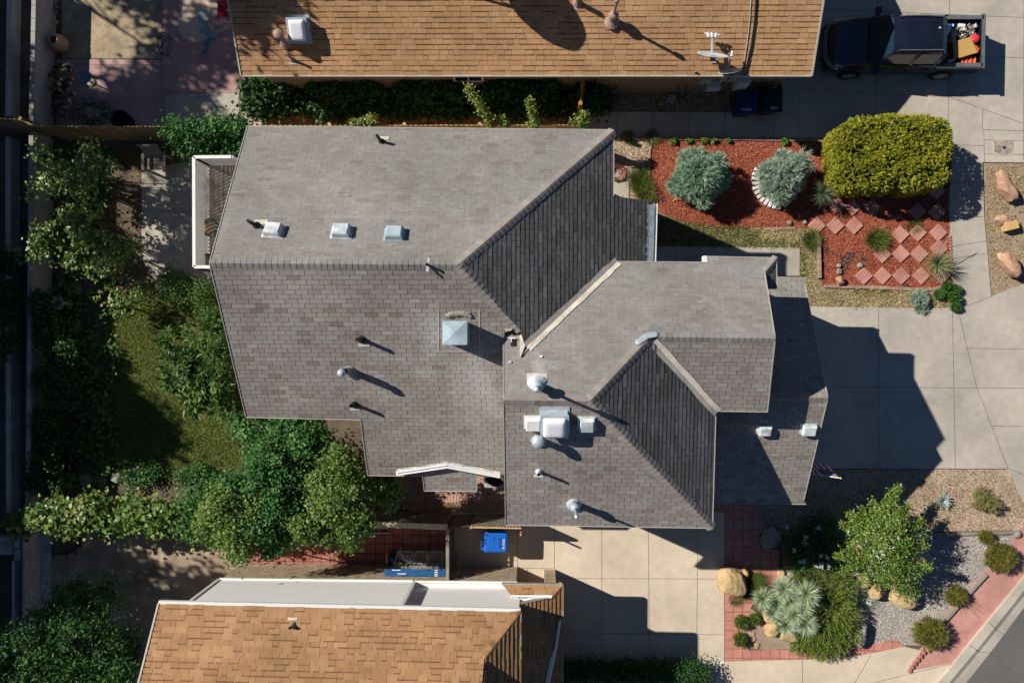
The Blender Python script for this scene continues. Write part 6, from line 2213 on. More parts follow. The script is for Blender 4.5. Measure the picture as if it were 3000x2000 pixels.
t = picket_fence('wooden_fence', 'dark fence running down to the brick wall between square pavers and the bin', P(1312, 1548, 1.8).xy.to_3d(), P(1312, 1706, 1.8).xy.to_3d(), 1.75, M_FENCED, bw=.13, rails=-1)
mb = MB()
mb.bar(P(1311, 1548, 1.83), P(1311, 1706, 1.83), .10, .05)
mb.build('cap_rail', M_WOODG, t)
mb = MB()
# pale top rail of the picket fence
t = thing('fence_rail', 'pale wooden top rail along the grey picket fence', 'rail', P(1378, 1546, 0))
mb.bar(P(1378, 1543, 1.72), P(1527, 1546, 1.72), .05, .06)
mb.build('rail', M_WOODY, t)
mb = MB()
mb.box(P(1527, 1546, .95), (.05, .05, 1.8))
mb.build('post', M_WOODY, t)

# orange gate beside the ivy
t = thing('wooden_gate', 'orange stained wooden gate seen edge on between the ivy and the side walk', 'gate', P(1700, 290, 0))
mb = MB()
a, b = P(1708, 240, 1.9), P(1700, 306, 1.75)
for k in range(6):
    q = Vector((a.x, a.y, 0)).lerp(Vector((b.x, b.y, 0)), (k + .5) / 6)
    mb.box(q + Vector((0, 0, .95)), (.035, (a - b).length / 6 - .01, 1.75), t=random.random())
mb.build('boards', M_ORANGEW, t)
for k, f in enumerate((0, 1)):
    mb = MB()
    q = Vector((a.x, a.y, 0)).lerp(Vector((b.x, b.y, 0)), f)
    mb.box(q + Vector((.0, 0, .95)), (.11, .11, 1.9))
    mb.build('post', M_ORANGEW, t)
mb = MB()
mb.bar(a + Vector((.05, 0, -.2)), b + Vector((.05, 0, -.05)), .05, .1)
mb.build('brace', M_ORANGEW, t)

# block walls on the left
def block_wall(label, a, b, h, th, m, capw=None, name='block_wall', mcap=None):
    a, b = Vector((a.x, a.y, 0)), Vector((b.x, b.y, 0))
    t = thing(name, label, 'wall', a)
    mb = MB()
    mb.bar(a + Vector((0, 0, h / 2)), b + Vector((0, 0, h / 2)), th, h)
    mb.build('wall', m, t)
    if capw:
        d = (b - a)
        ln = d.length
        d.normalize()
        s = Vector((-d.y, d.x, 0))
        M = Matrix((d, s, Vector((0, 0, 1)))).transposed()
        mb = MB()
        n = max(1, int(ln / .42))
        for k in range(n):
            mb.box(a + d * (k + .5) * ln / n + Vector((0, 0, h + .03)), (ln / n - .012, capw, .06), 0, random.random(), M=M)
        mb.build('coping', mcap or M_BLOCKC, t, bevel=.006)
    return t


M_BLOCKD = mat('shade_darkened_block', (.13, .11, .085), (.2, .17, .135), scale=2.5, rough=.95, fine=.2)  # wall body darkened in colour to stand in for tree shade
M_BLOCKC = mat('block_coping', (0.30, 0.285, 0.265), (0.39, 0.375, 0.35), scale=2, rough=.95, fine=.14, tint=[(.85, .85, .85), (1.1, 1.1, 1.1)])
M_BLOCKW = brick_mat('grey_block_wall', (0.42, 0.42, 0.41), (0.48, 0.48, 0.47), (0.34, 0.335, 0.325), .40, .20, .012, axis='XZ', fine=.2)
block_wall('long low grey block wall along the left side of both back gardens, upper part', P(101, -60, 1.1), P(92, 360, 1.1), 1.06, .14, M_BLOCKW, .15)
block_wall('long low grey block wall beside the leggy garden shrubs', P(92, 385, 1.1), P(81, 1545, 1.1), 1.06, .14, M_BLOCKW, .15)
sheet('wall_footing', [(107, -60), (158, -60), (150, 375), (95, 375)], .03, M_CONC, .02)
sheet('wall_footing', [(95, 385), (150, 385), (130, 1545), (84, 1545)], .03, M_CONC, .02)
block_wall('narrow pale wall between the alley and the left edge, upper part', P(25, -60, .55), P(20, 340, .55), .5, .18, M_BLOCK)
block_wall('narrow pale wall between the alley and the left edge, beside the creeper', P(20, 400, .55), P(22, 1500, .55), .5, .18, M_BLOCK)
# slabs and pier at bottom left
for k, (x0, y0, x1, y1, z, lab) in enumerate(((-40, 1574, 38, 1588, .5, 'thin grey slab, topmost in the paving stack at the left edge'), (-40, 1589, 37, 1624, .45, 'wide grey slab below the thin one at the left edge'),
                                              (40, 1572, 58, 1606, .6, 'upper of two upright coping stones at the left edge'), (40, 1609, 60, 1644, .6, 'lower of two upright coping stones at the left edge'))):
    t = thing('stone_slab', lab, 'slab', P((x0 + x1) / 2, (y0 + y1) / 2, 0), 'grey slabs at the left edge')
    mb = MB()
    a, b = P(x0, y0, z), P(x1, y1, z)
    mb.box(((a.x + b.x) / 2, (a.y + b.y) / 2, z / 2), (abs(b.x - a.x), abs(a.y - b.y), z))
    mb.build('slab', M_BLOCK, t, bevel=.012)
block_wall('narrow grey wall running down from the coping stones at the bottom left', P(36, 1645, .8), P(36, 2060, .8), .75, .10, M_BLOCK)
block_wall('low concrete wall beside the flagstone patio at the lower left', P(66, 1570, .9), P(66, 2060, .9), .86, .06, M_BLOCKW)
sheet('concrete_strip', [(60, 1565), (148, 1565), (150, 2080), (62, 2080)], .03, M_BLOCK, .02)
# tan block wall under the vines and towards the gate
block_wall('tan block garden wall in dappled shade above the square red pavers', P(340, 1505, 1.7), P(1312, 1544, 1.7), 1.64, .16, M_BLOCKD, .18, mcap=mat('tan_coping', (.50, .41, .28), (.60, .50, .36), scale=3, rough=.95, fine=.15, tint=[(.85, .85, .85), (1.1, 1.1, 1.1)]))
# curved planter
t = thing('curved_planter', 'curved low planter wall on the flagstone patio under the vine', 'planter', P(210, 1590, 0))
mb = MB()
path = [(254, 1535), (256, 1550), (250, 1575), (240, 1600), (222, 1618), (196, 1630), (168, 1633)]
for i in range(len(path) - 1):
    a, b = P(*path[i], .38), P(*path[i + 1], .38)
    d = (b - a).normalized()
    mb.bar(a - d * .03 - Vector((0, 0, .19)), b + d * .03 - Vector((0, 0, .19)), .11, .40)
mb.build('wall', M_FLAG, t)
mb = MB()
mb.face([P(x, y, .25) for x, y in path] + [P(150, 1633, .25), P(150, 1535, .25)])
mb.build('soil', M_SOIL, t)
# timber edging and posts by the pink strip
def timber(label, a, b, w=.10, h=.12, m=None):
    t = thing('edging_timber', label, 'timber', a, 'edging timbers round the gravel')
    mb = MB()
    mb.bar(Vector(a) + Vector((0, 0, h / 2)), Vector(b) + Vector((0, 0, h / 2)), w, h)
    mb.build('timber', m or M_WOODG, t, bevel=.012)


timber('long weathered timber between tan gravel and grey gravel', P(2716, 1564, 0), P(2972, 1557, 0))
timber('weathered timber edging below the large olive shrub by the pink strip', P(2886, 1680, 0), P(2826, 1746, 0))
timber('weathered timber edging below the open olive shrub by the pink strip', P(2822, 1752, 0), P(2765, 1815, 0))
t = thing('edging_stone', 'pale squared stone at the end of the timber edging by the pink strip', 'stone', P(2760, 1820, 0))
mb = MB()
mb.box(P(2760, 1818, .07), (.2, .13, .14), rot=.7)
mb.build('stone', M_GREYST, t, bevel=.02)
t = thing('edging_stone', 'rounded stone where the long timber meets the pink strip', 'stone', P(2976, 1562, 0))
mb = MB()
mb.lathe(P(2977, 1562, 0), [(.14, 0), (.15, .06), (.1, .13), (.001, .15)], 12)
mb.build('stone', M_GREYST, t, smooth=True)
def edging_row(kind, label_fn, pts_, m, size, group, cat='edging brick', z=0.02, tint=False):
    for k in range(len(pts_)):
        x, y, ang = pts_[k]
        t = thing(kind, label_fn(k), cat, P(x, y, 0), group)
        mb = MB()
        mb.box(P(x, y, z + size[2] / 2), size, rot=ang, t=random.random())
        mb.build('block', m, t, bevel=.008)


M_EDGE = mat('edging_brick', (.30, .20, .15), (.42, .30, .23), scale=5, rough=.95, fine=.2, tint=[(.8, .8, .8), (1.15, 1.1, 1.1)])
M_EDGER = mat('red_scallop_edging', (.34, .13, .10), (.42, .18, .145), scale=5, rough=.95, fine=.15)
# one object per edging run (the run of bricks mortared together)
def brick_run(label, path, w=.1, h=.09, bl=.2, m=None, name='brick_edging', scallop=False):
    t = thing(name, label, 'edging', P(*path[0], 0))
    mb = MB()
    for i in range(len(path) - 1):
        a, b = P(*path[i], 0), P(*path[i + 1], 0)
        d = b - a
        ln = d.length
        d.normalize()
        s = Vector((-d.y, d.x, 0))
        M = Matrix((d, s, Vector((0, 0, 1)))).transposed()
        n = max(1, int(round(ln / bl)))
        for k in range(n):
            c = a + d * (k + .5) * ln / n
            if scallop:
                mb.lathe(c, [(bl * .52, 0), (bl * .5, h * .7), (bl * .3, h), (.001, h * 1.02)], 10, 0, random.random())
            else:
                mb.box(c + Vector((0, 0, h / 2)), (ln / n - .01, w + random.uniform(-.006, .006), h + random.uniform(-.008, .008)), 0, random.random(), M=M)
    mb.build('bricks', m or M_EDGE, t, bevel=0 if scallop else .006)


brick_run('brick edging along the top of the red mulch bed below the side walk', [(1798, 405), (2200, 408), (2445, 412)], w=.13, bl=.12)
brick_run('curved dark edging between tan gravel and red mulch', [(1909, 412), (1904, 440), (1902, 470), (1901, 540)], w=.06, bl=.3, h=.08)
brick_run('brick edging down the left side of the lower mulch bed', [(2388, 682), (2395, 700), (2397, 760), (2398, 815)], w=.10, bl=.2, h=.16)
brick_run('brick edging curving along the foot of the lower mulch bed', [(2412, 838), (2560, 842), (2680, 848), (2740, 846), (2765, 836)], w=.11, bl=.14)
brick_run('red scalloped edging between the stepping stones and the pavement', [(2782, 690), (2784, 745), (2790, 800)], bl=.1, h=.08, m=M_EDGER, scallop=True)
brick_run('red rounded edging at the lower end of the pink strip', [(2708, 1903), (2690, 1925), (2672, 1945), (2660, 1966)], bl=.16, h=.12, m=M_EDGER, scallop=True)
brick_run('small dark edging stones between mulch and grass near the shaded conifer', [(2190, 671), (2330, 669)], w=.08, bl=.22, h=.05)

# white bricks round the conifer
for k in range(12):
    a = math.radians(156 + k * 9.8)
    x, y = 2289 + 75 * math.cos(a), 530 - 74 * math.sin(a)
    lab = ['white brick at the top of the ring round the grey conifer', 'second white brick from the top of the conifer ring', 'third white brick of the conifer ring', 'fourth white brick of the conifer ring', 'white brick at the left of the conifer ring',
           'sixth white brick down the left of the conifer ring', 'seventh white brick of the conifer ring, just below the middle', 'eighth white brick of the conifer ring', 'white brick at the lower left of the conifer ring', 'tenth white brick of the conifer ring',
           'white brick near the foot of the conifer ring', 'last white brick at the foot of the conifer ring'][k]
    t = thing('white_brick', lab, 'brick', P(x, y, 0), 'white bricks ringing the grey conifer')
    mb = MB()
    mb.box(P(x, y, .075), (.26, .105, .09), rot=a + random.uniform(-.1, .1), M=Matrix.Rotation(a, 3, 'Z') @ Matrix.Rotation(-.25, 3, 'Y'))
    mb.build('brick', M_WHITE, t, bevel=.008)
# stepping stones
SS = [(2392, 661, 1, 'first red diamond stone at the left of the upper row'), (2447, 661, 1, 'second red diamond stone of the upper row'), (2502, 661, 1, 'third red diamond stone of the upper row'),
      (2450, 600, 1, 'partly hidden red diamond stone beside the dark yucca'), (2498, 606, 1, 'half shaded red diamond stone right of the dark yucca'), (2555, 607, 1, 'red diamond stone at the shadow edge below the hedge'),
      (2637, 687, 1, 'lit red diamond stone just below the hedge shadow'), (2688, 682, 1, 'red diamond stone cut by the hedge shadow'), (2748, 682, 1, 'red diamond stone nearest the pavement at the shadow edge'),
      (2686, 620, 1, 'deeply shaded red diamond stone, left of the pair'), (2744, 620, 1, 'deeply shaded red diamond stone, right of the pair'), (2742, 559, 1, 'red diamond stone under the hedge, topmost of all'),
      (2585, 745, 1, 'red diamond stone below the golden grass tuft'), (2639, 744, 1, 'red diamond stone in the middle of the third row'), (2693, 744, 1, 'red diamond stone left of the spiky yucca'),
      (2530, 808, 1, 'red diamond stone at the left end of the bottom row'), (2585, 808, 1, 'second red diamond stone of the bottom row'), (2640, 808, 1, 'third red diamond stone of the bottom row'), (2698, 808, 1, 'fourth red diamond stone of the bottom row'), (2758, 806, 1, 'red diamond stone below the spiky yucca'),
      (2750, 728, 1, 'red diamond stone behind the spiky yucca')]
for (x, y, s, lab) in SS:
    t = thing('stepping_stone', lab, 'stepping stone', P(x, y, 0), 'red diamond stepping stones on the mulch')
    mb = MB()
    mb.box(P(x, y, .06), (.42, .42, .06), rot=math.pi / 4 + random.uniform(-.03, .03))
    c = P(x, y, .0915)
    for k in range(4):
        q = Vector((math.cos(math.pi / 4 * 3), math.sin(math.pi / 4 * 3), 0)) * (.085 * (k - 1.5))
        d = Vector((math.cos(math.pi / 4), math.sin(math.pi / 4), 0)) * .2
        if k:
            mb.bar(c + q - d - Vector((0, 0, .0)), c + q + d, .006, .004)
    mb.build('stone', M_TILE, t, bevel=.008)
for (x0, y0, x1, y1, lab) in ((2292, 1602, 2318, 1627, 'upper dark red square paver set apart in the shaded gravel'), (2294, 1629, 2320, 1656, 'lower dark red square paver set apart in the shaded gravel')):
    t = thing('stepping_stone', lab, 'stepping stone', P(x0, y0, 0), 'loose square pavers in the gravel')
    mb = MB()
    a, b = P(x0, y0, .05), P(x1, y1, .05)
    mb.box(((a.x + b.x) / 2, (a.y + b.y) / 2, .03), (abs(b.x - a.x), abs(b.y - a.y), .05))
    mb.build('stone', M_REDPAV, t, bevel=.006)
for (x, y, r, lab) in ((222, 845, 20, 'pale round stepping stone above the white birdbath'), (222, 955, 20, 'pale round stepping stone just below the white birdbath'), (222, 1050, 17, 'round stepping stone beside the dark creeper'), (215, 1290, 18, 'round stepping stone near the bottom of the garden bed'),
                       (250, 1405, 20, 'stepping stone above the vine at the left'), (295, 1408, 18, 'flat dark stone left of the two pale rocks'), (235, 475, 24, 'dark round stone between the two upper garden shrubs')):
    t = thing('stepping_stone', lab, 'stepping stone', P(x, y, 0), 'round stones in the back garden soil')
    mb = MB()
    mb.lathe(P(x, y, 0), [(r / 87, 0), (r / 87, .03), (r / 95, .045), (.001, .047)], 14)
    mb.build('stone', M_GREYST, t)


# ------------------------------------------------------------------ rocks
def rock(label, px, py, rx, ry, h, m, rot=0.0, seed=0, flat=.75, group=None, name='boulder', cat='boulder', rough=.11, z=0.0, box=3.0):
    t = thing(name, label, cat, P(px, py, 0), group)
    rr = np.random.default_rng(seed)
    bm = bmesh.new()
    bmesh.ops.create_icosphere(bm, subdivisions=5, radius=1)
    ks = rr.normal(size=(14, 3))
    ks /= np.linalg.norm(ks, axis=1, keepdims=True)
    dd = .72 + .25 * rr.random(14)
    wv = rr.normal(size=(8, 3)) * 3.2
    ph = rr.random(8) * 6
    k2 = (CAMH - h) / FPX
    c = P(px, py, h * .6)
    R = Matrix.Rotation(rot, 3, 'Z')
    for v in bm.verts:
        d = np.array(v.co)
        q = (np.abs(d) ** box).sum() ** (-1 / box)
        r = q
        for kk, dk in zip(ks, dd):
            x = d.dot(kk)
            if x > .2:
                r = min(r, dk * 1.12 / x)
        nz = sum(math.sin(d.dot(w) * (1 + i * .45) + p) / (1 + i * .7) for i, (w, p) in enumerate(zip(wv, ph)))
        r *= 1 + rough * .35 * nz
        p = R @ Vector((d[0] * r * rx * k2, d[1] * r * ry * k2, 0))
        v.co = (c.x + p.x, c.y + p.y, z + max(-.05, h * .5 + d[2] * r * h * .5))
    me = bpy.data.meshes.new('rock')
    bm.to_mesh(me)
    bm.free()
    me.materials.append(m)
    me.polygons.foreach_set('use_smooth', [True] * len(me.polygons))
    o = bpy.data.objects.new('rock', me)
    C.objects.link(o)
    adopt(o, t)
    return t


GB = 'sandstone boulders in the front garden'
rock('largest round tan boulder at the corner of the paver walk', 2146, 1706, 43, 42, .75, M_SANDST, seed=1, group=GB)
rock('small tan rock tucked against the largest boulder', 2183, 1676, 10, 13, .4, M_SANDST, seed=21, group=GB)
rock('grey shaded wedge shaped boulder in the dark bed by the house', 2257, 1578, 30, 28, .5, M_GREYST, rot=.6, seed=2, group=GB)
rock('tan boulder beneath the myrtle, upper left of the group', 2530, 1702, 20, 18, .5, M_SANDST, seed=3, group=GB)
rock('round tan boulder between the myrtle and the blue grass tuft', 2567, 1733, 22, 22, .5, M_SANDST, seed=4, group=GB)
rock('wide tan boulder below the myrtle, rightmost of the group', 2646, 1750, 42, 30, .5, M_SANDST, rot=-.2, seed=5, group=GB)
rock('tan boulder under the left of the yucca clump', 2257, 1806, 20, 20, .45, M_SANDST, seed=6, group=GB)
rock('squarish tan boulder left of the long low boulder', 2258, 1845, 20, 20, .45, M_SANDST, seed=7, group=GB)
rock('long low tan boulder under the yucca clump', 2307, 1863, 32, 17, .35, M_SANDST, rot=-.25, seed=8, group=GB)
rock('pale boulder half under the right side of the juniper', 2521, 1857, 14, 38, .5, M_GREYST, rot=-.15, seed=9, group=GB)
rock('thin tan slab of rock at the edge of the paver walk', 2288, 1678, 10, 14, .12, M_SANDST, seed=10, group=GB, box=6)
rock('pale grey rock between the paver walk and the yucca', 2298, 1696, 12, 12, .2, M_GREYST, seed=11, group=GB)
rock('white rounded rock at the tip of the blue grass tuft', 2546, 1763, 8, 8, .16, M_WHITE, seed=12, group=GB)
rock('flat purplish rock between the path shrubs, left', 2235, 1818, 14, 8, .08, M_REDST, rot=.4, seed=14, group=GB)
for k, (x, y) in enumerate(((2204, 1857), (2206, 1872), (2218, 1890), (2190, 1890), (2228, 1826))):
    rock(['small purple flat rock, topmost in the sandy bed', 'small dark red rock in the sandy bed', 'small flat rock at the foot of the sandy bed', 'small purple rock by the weed at the sandy bed', 'small pink rock near the round green bush'][k], x, y, 9, 8, .07, M_REDST, rot=k, seed=30 + k, group=GB)
GS = 'red sandstone rocks on the planting strip'
rock('long reddish slab rock, uppermost on the planting strip', 2946, 545, 20, 46, .42, M_REDST, rot=.45, seed=15, group=GS, box=4)
rock('pointed long red rock, lowest on the planting strip', 2962, 772, 20, 42, .5, M_REDST, rot=.62, seed=16, group=GS, box=4)
rock('flat reddish rock touching the cut orange block on the strip', 2940, 645, 22, 16, .3, M_REDST, rot=-.3, seed=17, group=GS)
t = thing('cut_stone', 'orange squared stone block in the middle of the planting strip', 'stone block', P(2958, 662, 0), GS)
mb = MB()
mb.box(P(2958, 662, .16), (.42, .28, .3), rot=.25)
mb.build('block', mat('orange_stone', (.56, .34, .14), (.66, .43, .21), scale=3, rough=.9, fine=.15), t, bevel=.02)
rock('brown rock standing at the foot of the lower mulch bed', 2462, 822, 10, 15, .3, M_REDST, rot=.4, seed=18, name='boulder')
for k, (x, y, r, lab) in enumerate(((2458, 795, 8, 'crumbly pale rock beside the torn weed fabric, lower'), (2458, 778, 6, 'small pale rock beside the torn weed fabric, upper'), (2520, 777, 8, 'white rock below the triangular weed fabric'), (2312, 653, 6, 'white garden stone in the hedge shadow near the edging'), (2358, 651, 6, 'grey garden stone left of the first stepping stone'),
                                    (340, 1400, 16, 'pale rock left of the flower patch above the vine'), (378, 1405, 17, 'pale rock touching the flower patch above the vine'), (168, 1606, 10, 'pale stone inside the curved planter'))):
    rock(lab, x, y, r, r, .16, M_GREYST, seed=40 + k, name='garden_rock', cat='rock')

# ------------------------------------------------------------------ recycling bins
def arrow_ring(mb, c, r, x, y, mi=0):
    """three bent arrows chasing round"""
    for k in range(3):
        a0 = k * 2 * math.pi / 3
        pts_ = []
        for i in range(7):
            a = a0 + i / 6 * 1.55
            pts_.append((a, r * 1.0, r * .58))
        for i in range(6):
            a, b = pts_[i], pts_[i + 1]
            mb.face([c + x * math.cos(q[0]) * rr + y * math.sin(q[0]) * rr for q, rr in ((a, a[1]), (b, b[1]), (b, b[2]), (a, a[2]))], mi)
        a = a0 + 1.55
        mb.face([c + x * math.cos(a) * r * 1.2 + y * math.sin(a) * r * 1.2, c + x * math.cos(a + .42) * r * .79 + y * math.sin(a + .42) * r * .79, c + x * math.cos(a) * r * .4 + y * math.sin(a) * r * .4], mi)


def bin_(label, c, yaw, m, m2, ring=True, group=None, h=1.05, W=.70, D=.78, sticker=True, two=False):
    """wheeled bin; hinge at -x, lid front at +x"""
    t = thing('wheeled_bin', label, 'bin', c, group)
    X = Vector((math.cos(yaw), math.sin(yaw), 0))
    Y = Vector((-X.y, X.x, 0))
    Z = Vector((0, 0, 1))
    c = Vector(c)
    L = lambda x, y, z: c + X * x + Y * y + Z * z
    mb = MB()
    secs = [(.08, .24, .26), (.25, .27, .29), (.6, .31, .31), (h - .08, .345, .33), (h - .03, .355, .335)]
    pts_, fs = [], []
    for z, hx, hy in secs:
        for a, b in ((-1, -1), (-.8, -1), (.8, -1), (1, -.8), (1, .8), (.8, 1), (-.8, 1), (-1, .8)):
            pts_.append(L(a * hx, b * hy, z))
    for i in range(len(secs) - 1):
        for k in range(8):
            fs.append((i * 8 + k, i * 8 + (k + 1) % 8, i * 8 + 8 + (k + 1) % 8, i * 8 + 8 + k))
    fs.append(tuple(range(8))[::-1])
    mb.mesh(pts_, fs)
    mb.build('body', m, t)
    # lid
    mb = MB()
    hx, hy = D / 2, W / 2
    prof = [(1.0, -.045), (1.0, 0), (.94, .035), (.84, .055), (.80, .058)]
    pts_, fs = [], []
    oct_ = ((-1, -.86), (-.9, -1), (.9, -.93), (1, -.82), (1, .82), (.9, .93), (-.9, 1), (-1, .86))
    for k, z in prof:
        for a, b in oct_:
            pts_.append(L(a * hx * k + .03, b * hy * k, h + z))
    for i in range(len(prof) - 1):
        for k in range(8):
            fs.append((i * 8 + k, i * 8 + (k + 1) % 8, i * 8 + 8 + (k + 1) % 8, i * 8 + 8 + k))
    e = (len(prof) - 1) * 8
    fs.append(tuple(range(e, e + 8)))
    mb.mesh(pts_, fs)
    zt = h + .061
    mb.box(L(-.12, 0, zt), (.22, .40, .012), 0, M=Matrix((X, Y, Z)).transposed())
    mb.box(L(.17, 0, zt), (.12, .38, .012), 1, M=Matrix((X, Y, Z)).transposed())
    for s in (-.2, .0, .2):
        mb.box(L(-.26, s, zt), (.10, .02, .012), 0, M=Matrix((X, Y, Z)).transposed())
    lid = mb.build('lid', [m, m2], t, bevel=.008)
    # lettering and arrows on the lid front
    mb = MB()
    zl = h + .066
    if ring:
        arrow_ring(mb, L(.285, -.16, zl), .036, X, Y)
    for r_, (xx, y0, y1) in enumerate(((.265, -.08, .13), (.305, -.09, .14))):
        y = y0
        while y < y1:
            w = random.choice((.012, .016, .02))
            mb.face([L(xx - .011, y, zl), L(xx - .011, y + w, zl), L(xx + .011, y + w, zl), L(xx + .011, y, zl)])
            y += w + .008
    mb.build('lettering', M_LETTER, lid)
    # handle at the back
    mb = MB()
    for s in (-1, 1):
        mb.box(L(-.385, s * .235, h - .03), (.13, .05, .07), M=Matrix((X, Y, Z)).transposed())
    mb.tube([L(-.44, -.26, h - .03), L(-.44, .26, h - .03)], .016, 8)
    mb.box(L(-.40, 0, h - .03), (.08, .04, .05), M=Matrix((X, Y, Z)).transposed())
    mb.build('handle', m, t)
    for s in (-1, 1):
        mb = MB()
        mb.lathe(L(-.22, s * .3, .13), [(.13, -.03), (.13, .03)], 16, 0, axis=Y)
        mb.build('wheel', M_BLKP, t)
    mb = MB()
    mb.tube([L(-.22, -.3, .13), L(-.22, .3, .13)], .014, 8)
    mb.build('axle', M_BLKP, t)
    return t


p = P(1450, 1587, 1.08)
bin_('bright blue recycling bin with white arrow ring and lettering on its lid', (p.x, p.y, .05), -.03, M_BLUEP, M_BLUEP2)
p = P(2190, 296, 1.1)
bin_('dark navy wheeled bin with an arrow ring, left of the pair by the brick wall', (p.x, p.y, .012), -math.pi / 2 - .03, M_NAVYP, M_NAVYP, group='dark bins under the upper house wall')
p = P(2262, 292, 1.1)
bin_('black wheeled bin with two lines of lettering, right of the pair by the brick wall', (p.x, p.y, .05), -math.pi / 2 + .03, M_BLKP, M_BLKP, ring=False, group='dark bins under the upper house wall')

# ------------------------------------------------------------------ satellite dishes
def dish(label, base, pole, c, r, face, roll, arm_to, m, heads=3, flat=.16):
    t = thing('satellite_dish', label, 'satellite dish', base, 'satellite dishes on the upper roof')
    base, c = Vector(base), Vector(c)
    f = Vector(face).normalized()
    mb = MB()
    n = 28
    X = f.cross(Vector((0, 0, 1))).normalized()
    Y = X.cross(f).normalized()
    rings = 6
    pts_ = [c - f * flat * r]
    fs = []
    for i in range(1, rings + 1):
        q = i / rings
        for k in range(n):
            a = 2 * math.pi * k / n
            pts_.append(c + X * math.cos(a) * q * r * 1.06 + Y * math.sin(a) * q * r * .94 + f * (flat * r * (q * q - 1)))
    for k in range(n):
        fs.append((0, 1 + k, 1 + (k + 1) % n))
    for i in range(rings - 1):
        for k in range(n):
            fs.append((1 + i * n + k, 1 + i * n + (k + 1) % n, 1 + (i + 1) * n + (k + 1) % n, 1 + (i + 1) * n + k))
    mb.mesh(pts_, fs)
    back = [Vector(p) - f * .012 for p in pts_]
    mb.mesh(back, [x[::-1] for x in fs])
    b = len(pts_) - n
    for k in range(n):
        mb.face([pts_[b + k], pts_[b + (k + 1) % n], back[b + (k + 1) % n], back[b + k]])
    mb.build('reflector', m, t, smooth=True)
    mb = MB()
    mb.tube([base, base + Vector((0, 0, .12)), c - f * (flat * r + .06)], .028, 10)
    mb.box(base + Vector((0, 0, .01)), (.16, .16, .02))
    mb.box(c - f * (flat * r + .05), (.14, .14, .12))
    mb.build('mast', M_GALVD, t)
    mb = MB()
    a0 = c - Y * r * .85 - f * .02
    tip = Vector(arm_to)
    mb.bar(a0, tip, .045, .06)
    mb.build('feed_arm', m, t)
    for k in range(heads):
        mb = MB()
        off = X * (.11 * (k - (heads - 1) / 2)) if heads > 1 else Vector((0, 0, 0))
        q = tip + off
        d = (c - q).normalized()
        mb.lathe(q, [(.03, -.10), (.035, -.02), (.025, .0), (.05, .05), (.001, .055)], 12, 0, axis=d)
        mb.build('feed_horn', M_WHITE, t, smooth=False)
    if heads > 1:
        mb = MB()
        mb.bar(tip - X * .22 - (c - tip).normalized() * .06, tip + X * .22 - (c - tip).normalized() * .06, .05, .03)
        mb.build('feed_bracket', m, t)
    return t


M_DISH = mat('dish_paint', (.50, .54, .55), (.56, .60, .61), scale=3, rough=.45, fine=.05)
M_DISHG = mat('grey_dish_paint', (.40, .40, .41), (.48, .48, .49), scale=3, rough=.5, fine=.08)
b0 = UN.at(2092, 178)
c0_ = P(2091, 159, b0.z + .75)
tip = P(2086, 106, b0.z + .62)
dish('larger white satellite dish with three feed horns on the tan roof', b0, None, c0_, .44, (.10, .86, .50), 0, tip, M_DISH, 3)
b0 = UN.at(2130, 214)
c0_ = P(2139, 208, b0.z + .50)
tip = P(2144, 160, b0.z + .55)
dish('smaller grey satellite dish nearest the eave of the tan roof', b0, None, c0_, .32, (-.15, .88, .45), 0, tip, M_DISHG, 1)

# ------------------------------------------------------------------ pickup truck
TX, TY, TZ = 11.66, 9.30, 0.05
truck = thing('pickup_truck', 'dark navy crew cab pickup truck with a loaded bed on the upper driveway', 'truck', (TX, TY, TZ))
TR = Matrix.Rotation(math.radians(-.8), 3, 'Z')


def T(x, y, z):
    return Vector((TX, TY, TZ)) + TR @ Vector((x * .94, y * .92, z))


M_PAINT = mat('navy_car_paint', (.008, .011, .022), (.010, .014, .028), scale=2, rough=.22, spec=.6)
nt_ = M_PAINT.node_tree.nodes['Principled BSDF']
nt_.inputs['Coat Weight'].default_value = .6
nt_.inputs['Coat Roughness'].default_value = .05
M_PLTRIM = mat('grey_trim', (.10, .11, .12), (.14, .15, .16), scale=8, rough=.6)
M_TYRE = mat('tyre_rubber', (.010, .010, .010), (.018, .018, .018), scale=20, rough=.9)
M_RIM = mat('alloy', (.45, .46, .47), (.55, .56, .57), scale=5, rough=.35, metal=.6)
M_CARGLASS = mat('tinted_glass', (.012, .03, .05), (.016, .036, .06), scale=3, rough=.04, spec=.7)
M_LAMP = mat('lamp_lens', (.5, .52, .54), (.62, .64, .66), scale=3, rough=.1, spec=.7)
M_REDL = mat('tail_lamp', (.35, .01, .01), (.42, .015, .012), scale=3, rough=.15, spec=.7)


def loft(secs, name, m, par, closed=True, smooth=True, bev=0):
    """secs: list of equal-length point rings"""
    mb = MB()
    n = len(secs[0])
    pts_ = [p for s in secs for p in s]
    fs = []
    for i in range(len(secs) - 1):
        for k in range(n if closed else n - 1):
            fs.append((i * n + k, i * n + (k + 1) % n, (i + 1) * n + (k + 1) % n, (i + 1) * n + k))
    fs.append(tuple(range(n))[::-1])
    fs.append(tuple((len(secs) - 1) * n + k for k in range(n)))
    mb.mesh(pts_, fs)
    return mb.build(name, m, par, smooth=False, bevel=bev)


def bsec(x, w, z0, zs, zt, wt=None, sill=.06):
    """body cross-section: half width w, floor z0, shoulder zs, top zt"""
    wt = wt if wt is not None else w - .10
    return [T(x, -w + sill, z0), T(x, -w, z0 + .12), T(x, -w, zs - .06), T(x, -w + .03, zs), T(x, -wt, zt), T(x, 0, zt + .015), T(x, wt, zt), T(x, w - .03, zs), T(x, w, zs - .06), T(x, w, z0 + .12), T(x, w - sill, z0)]


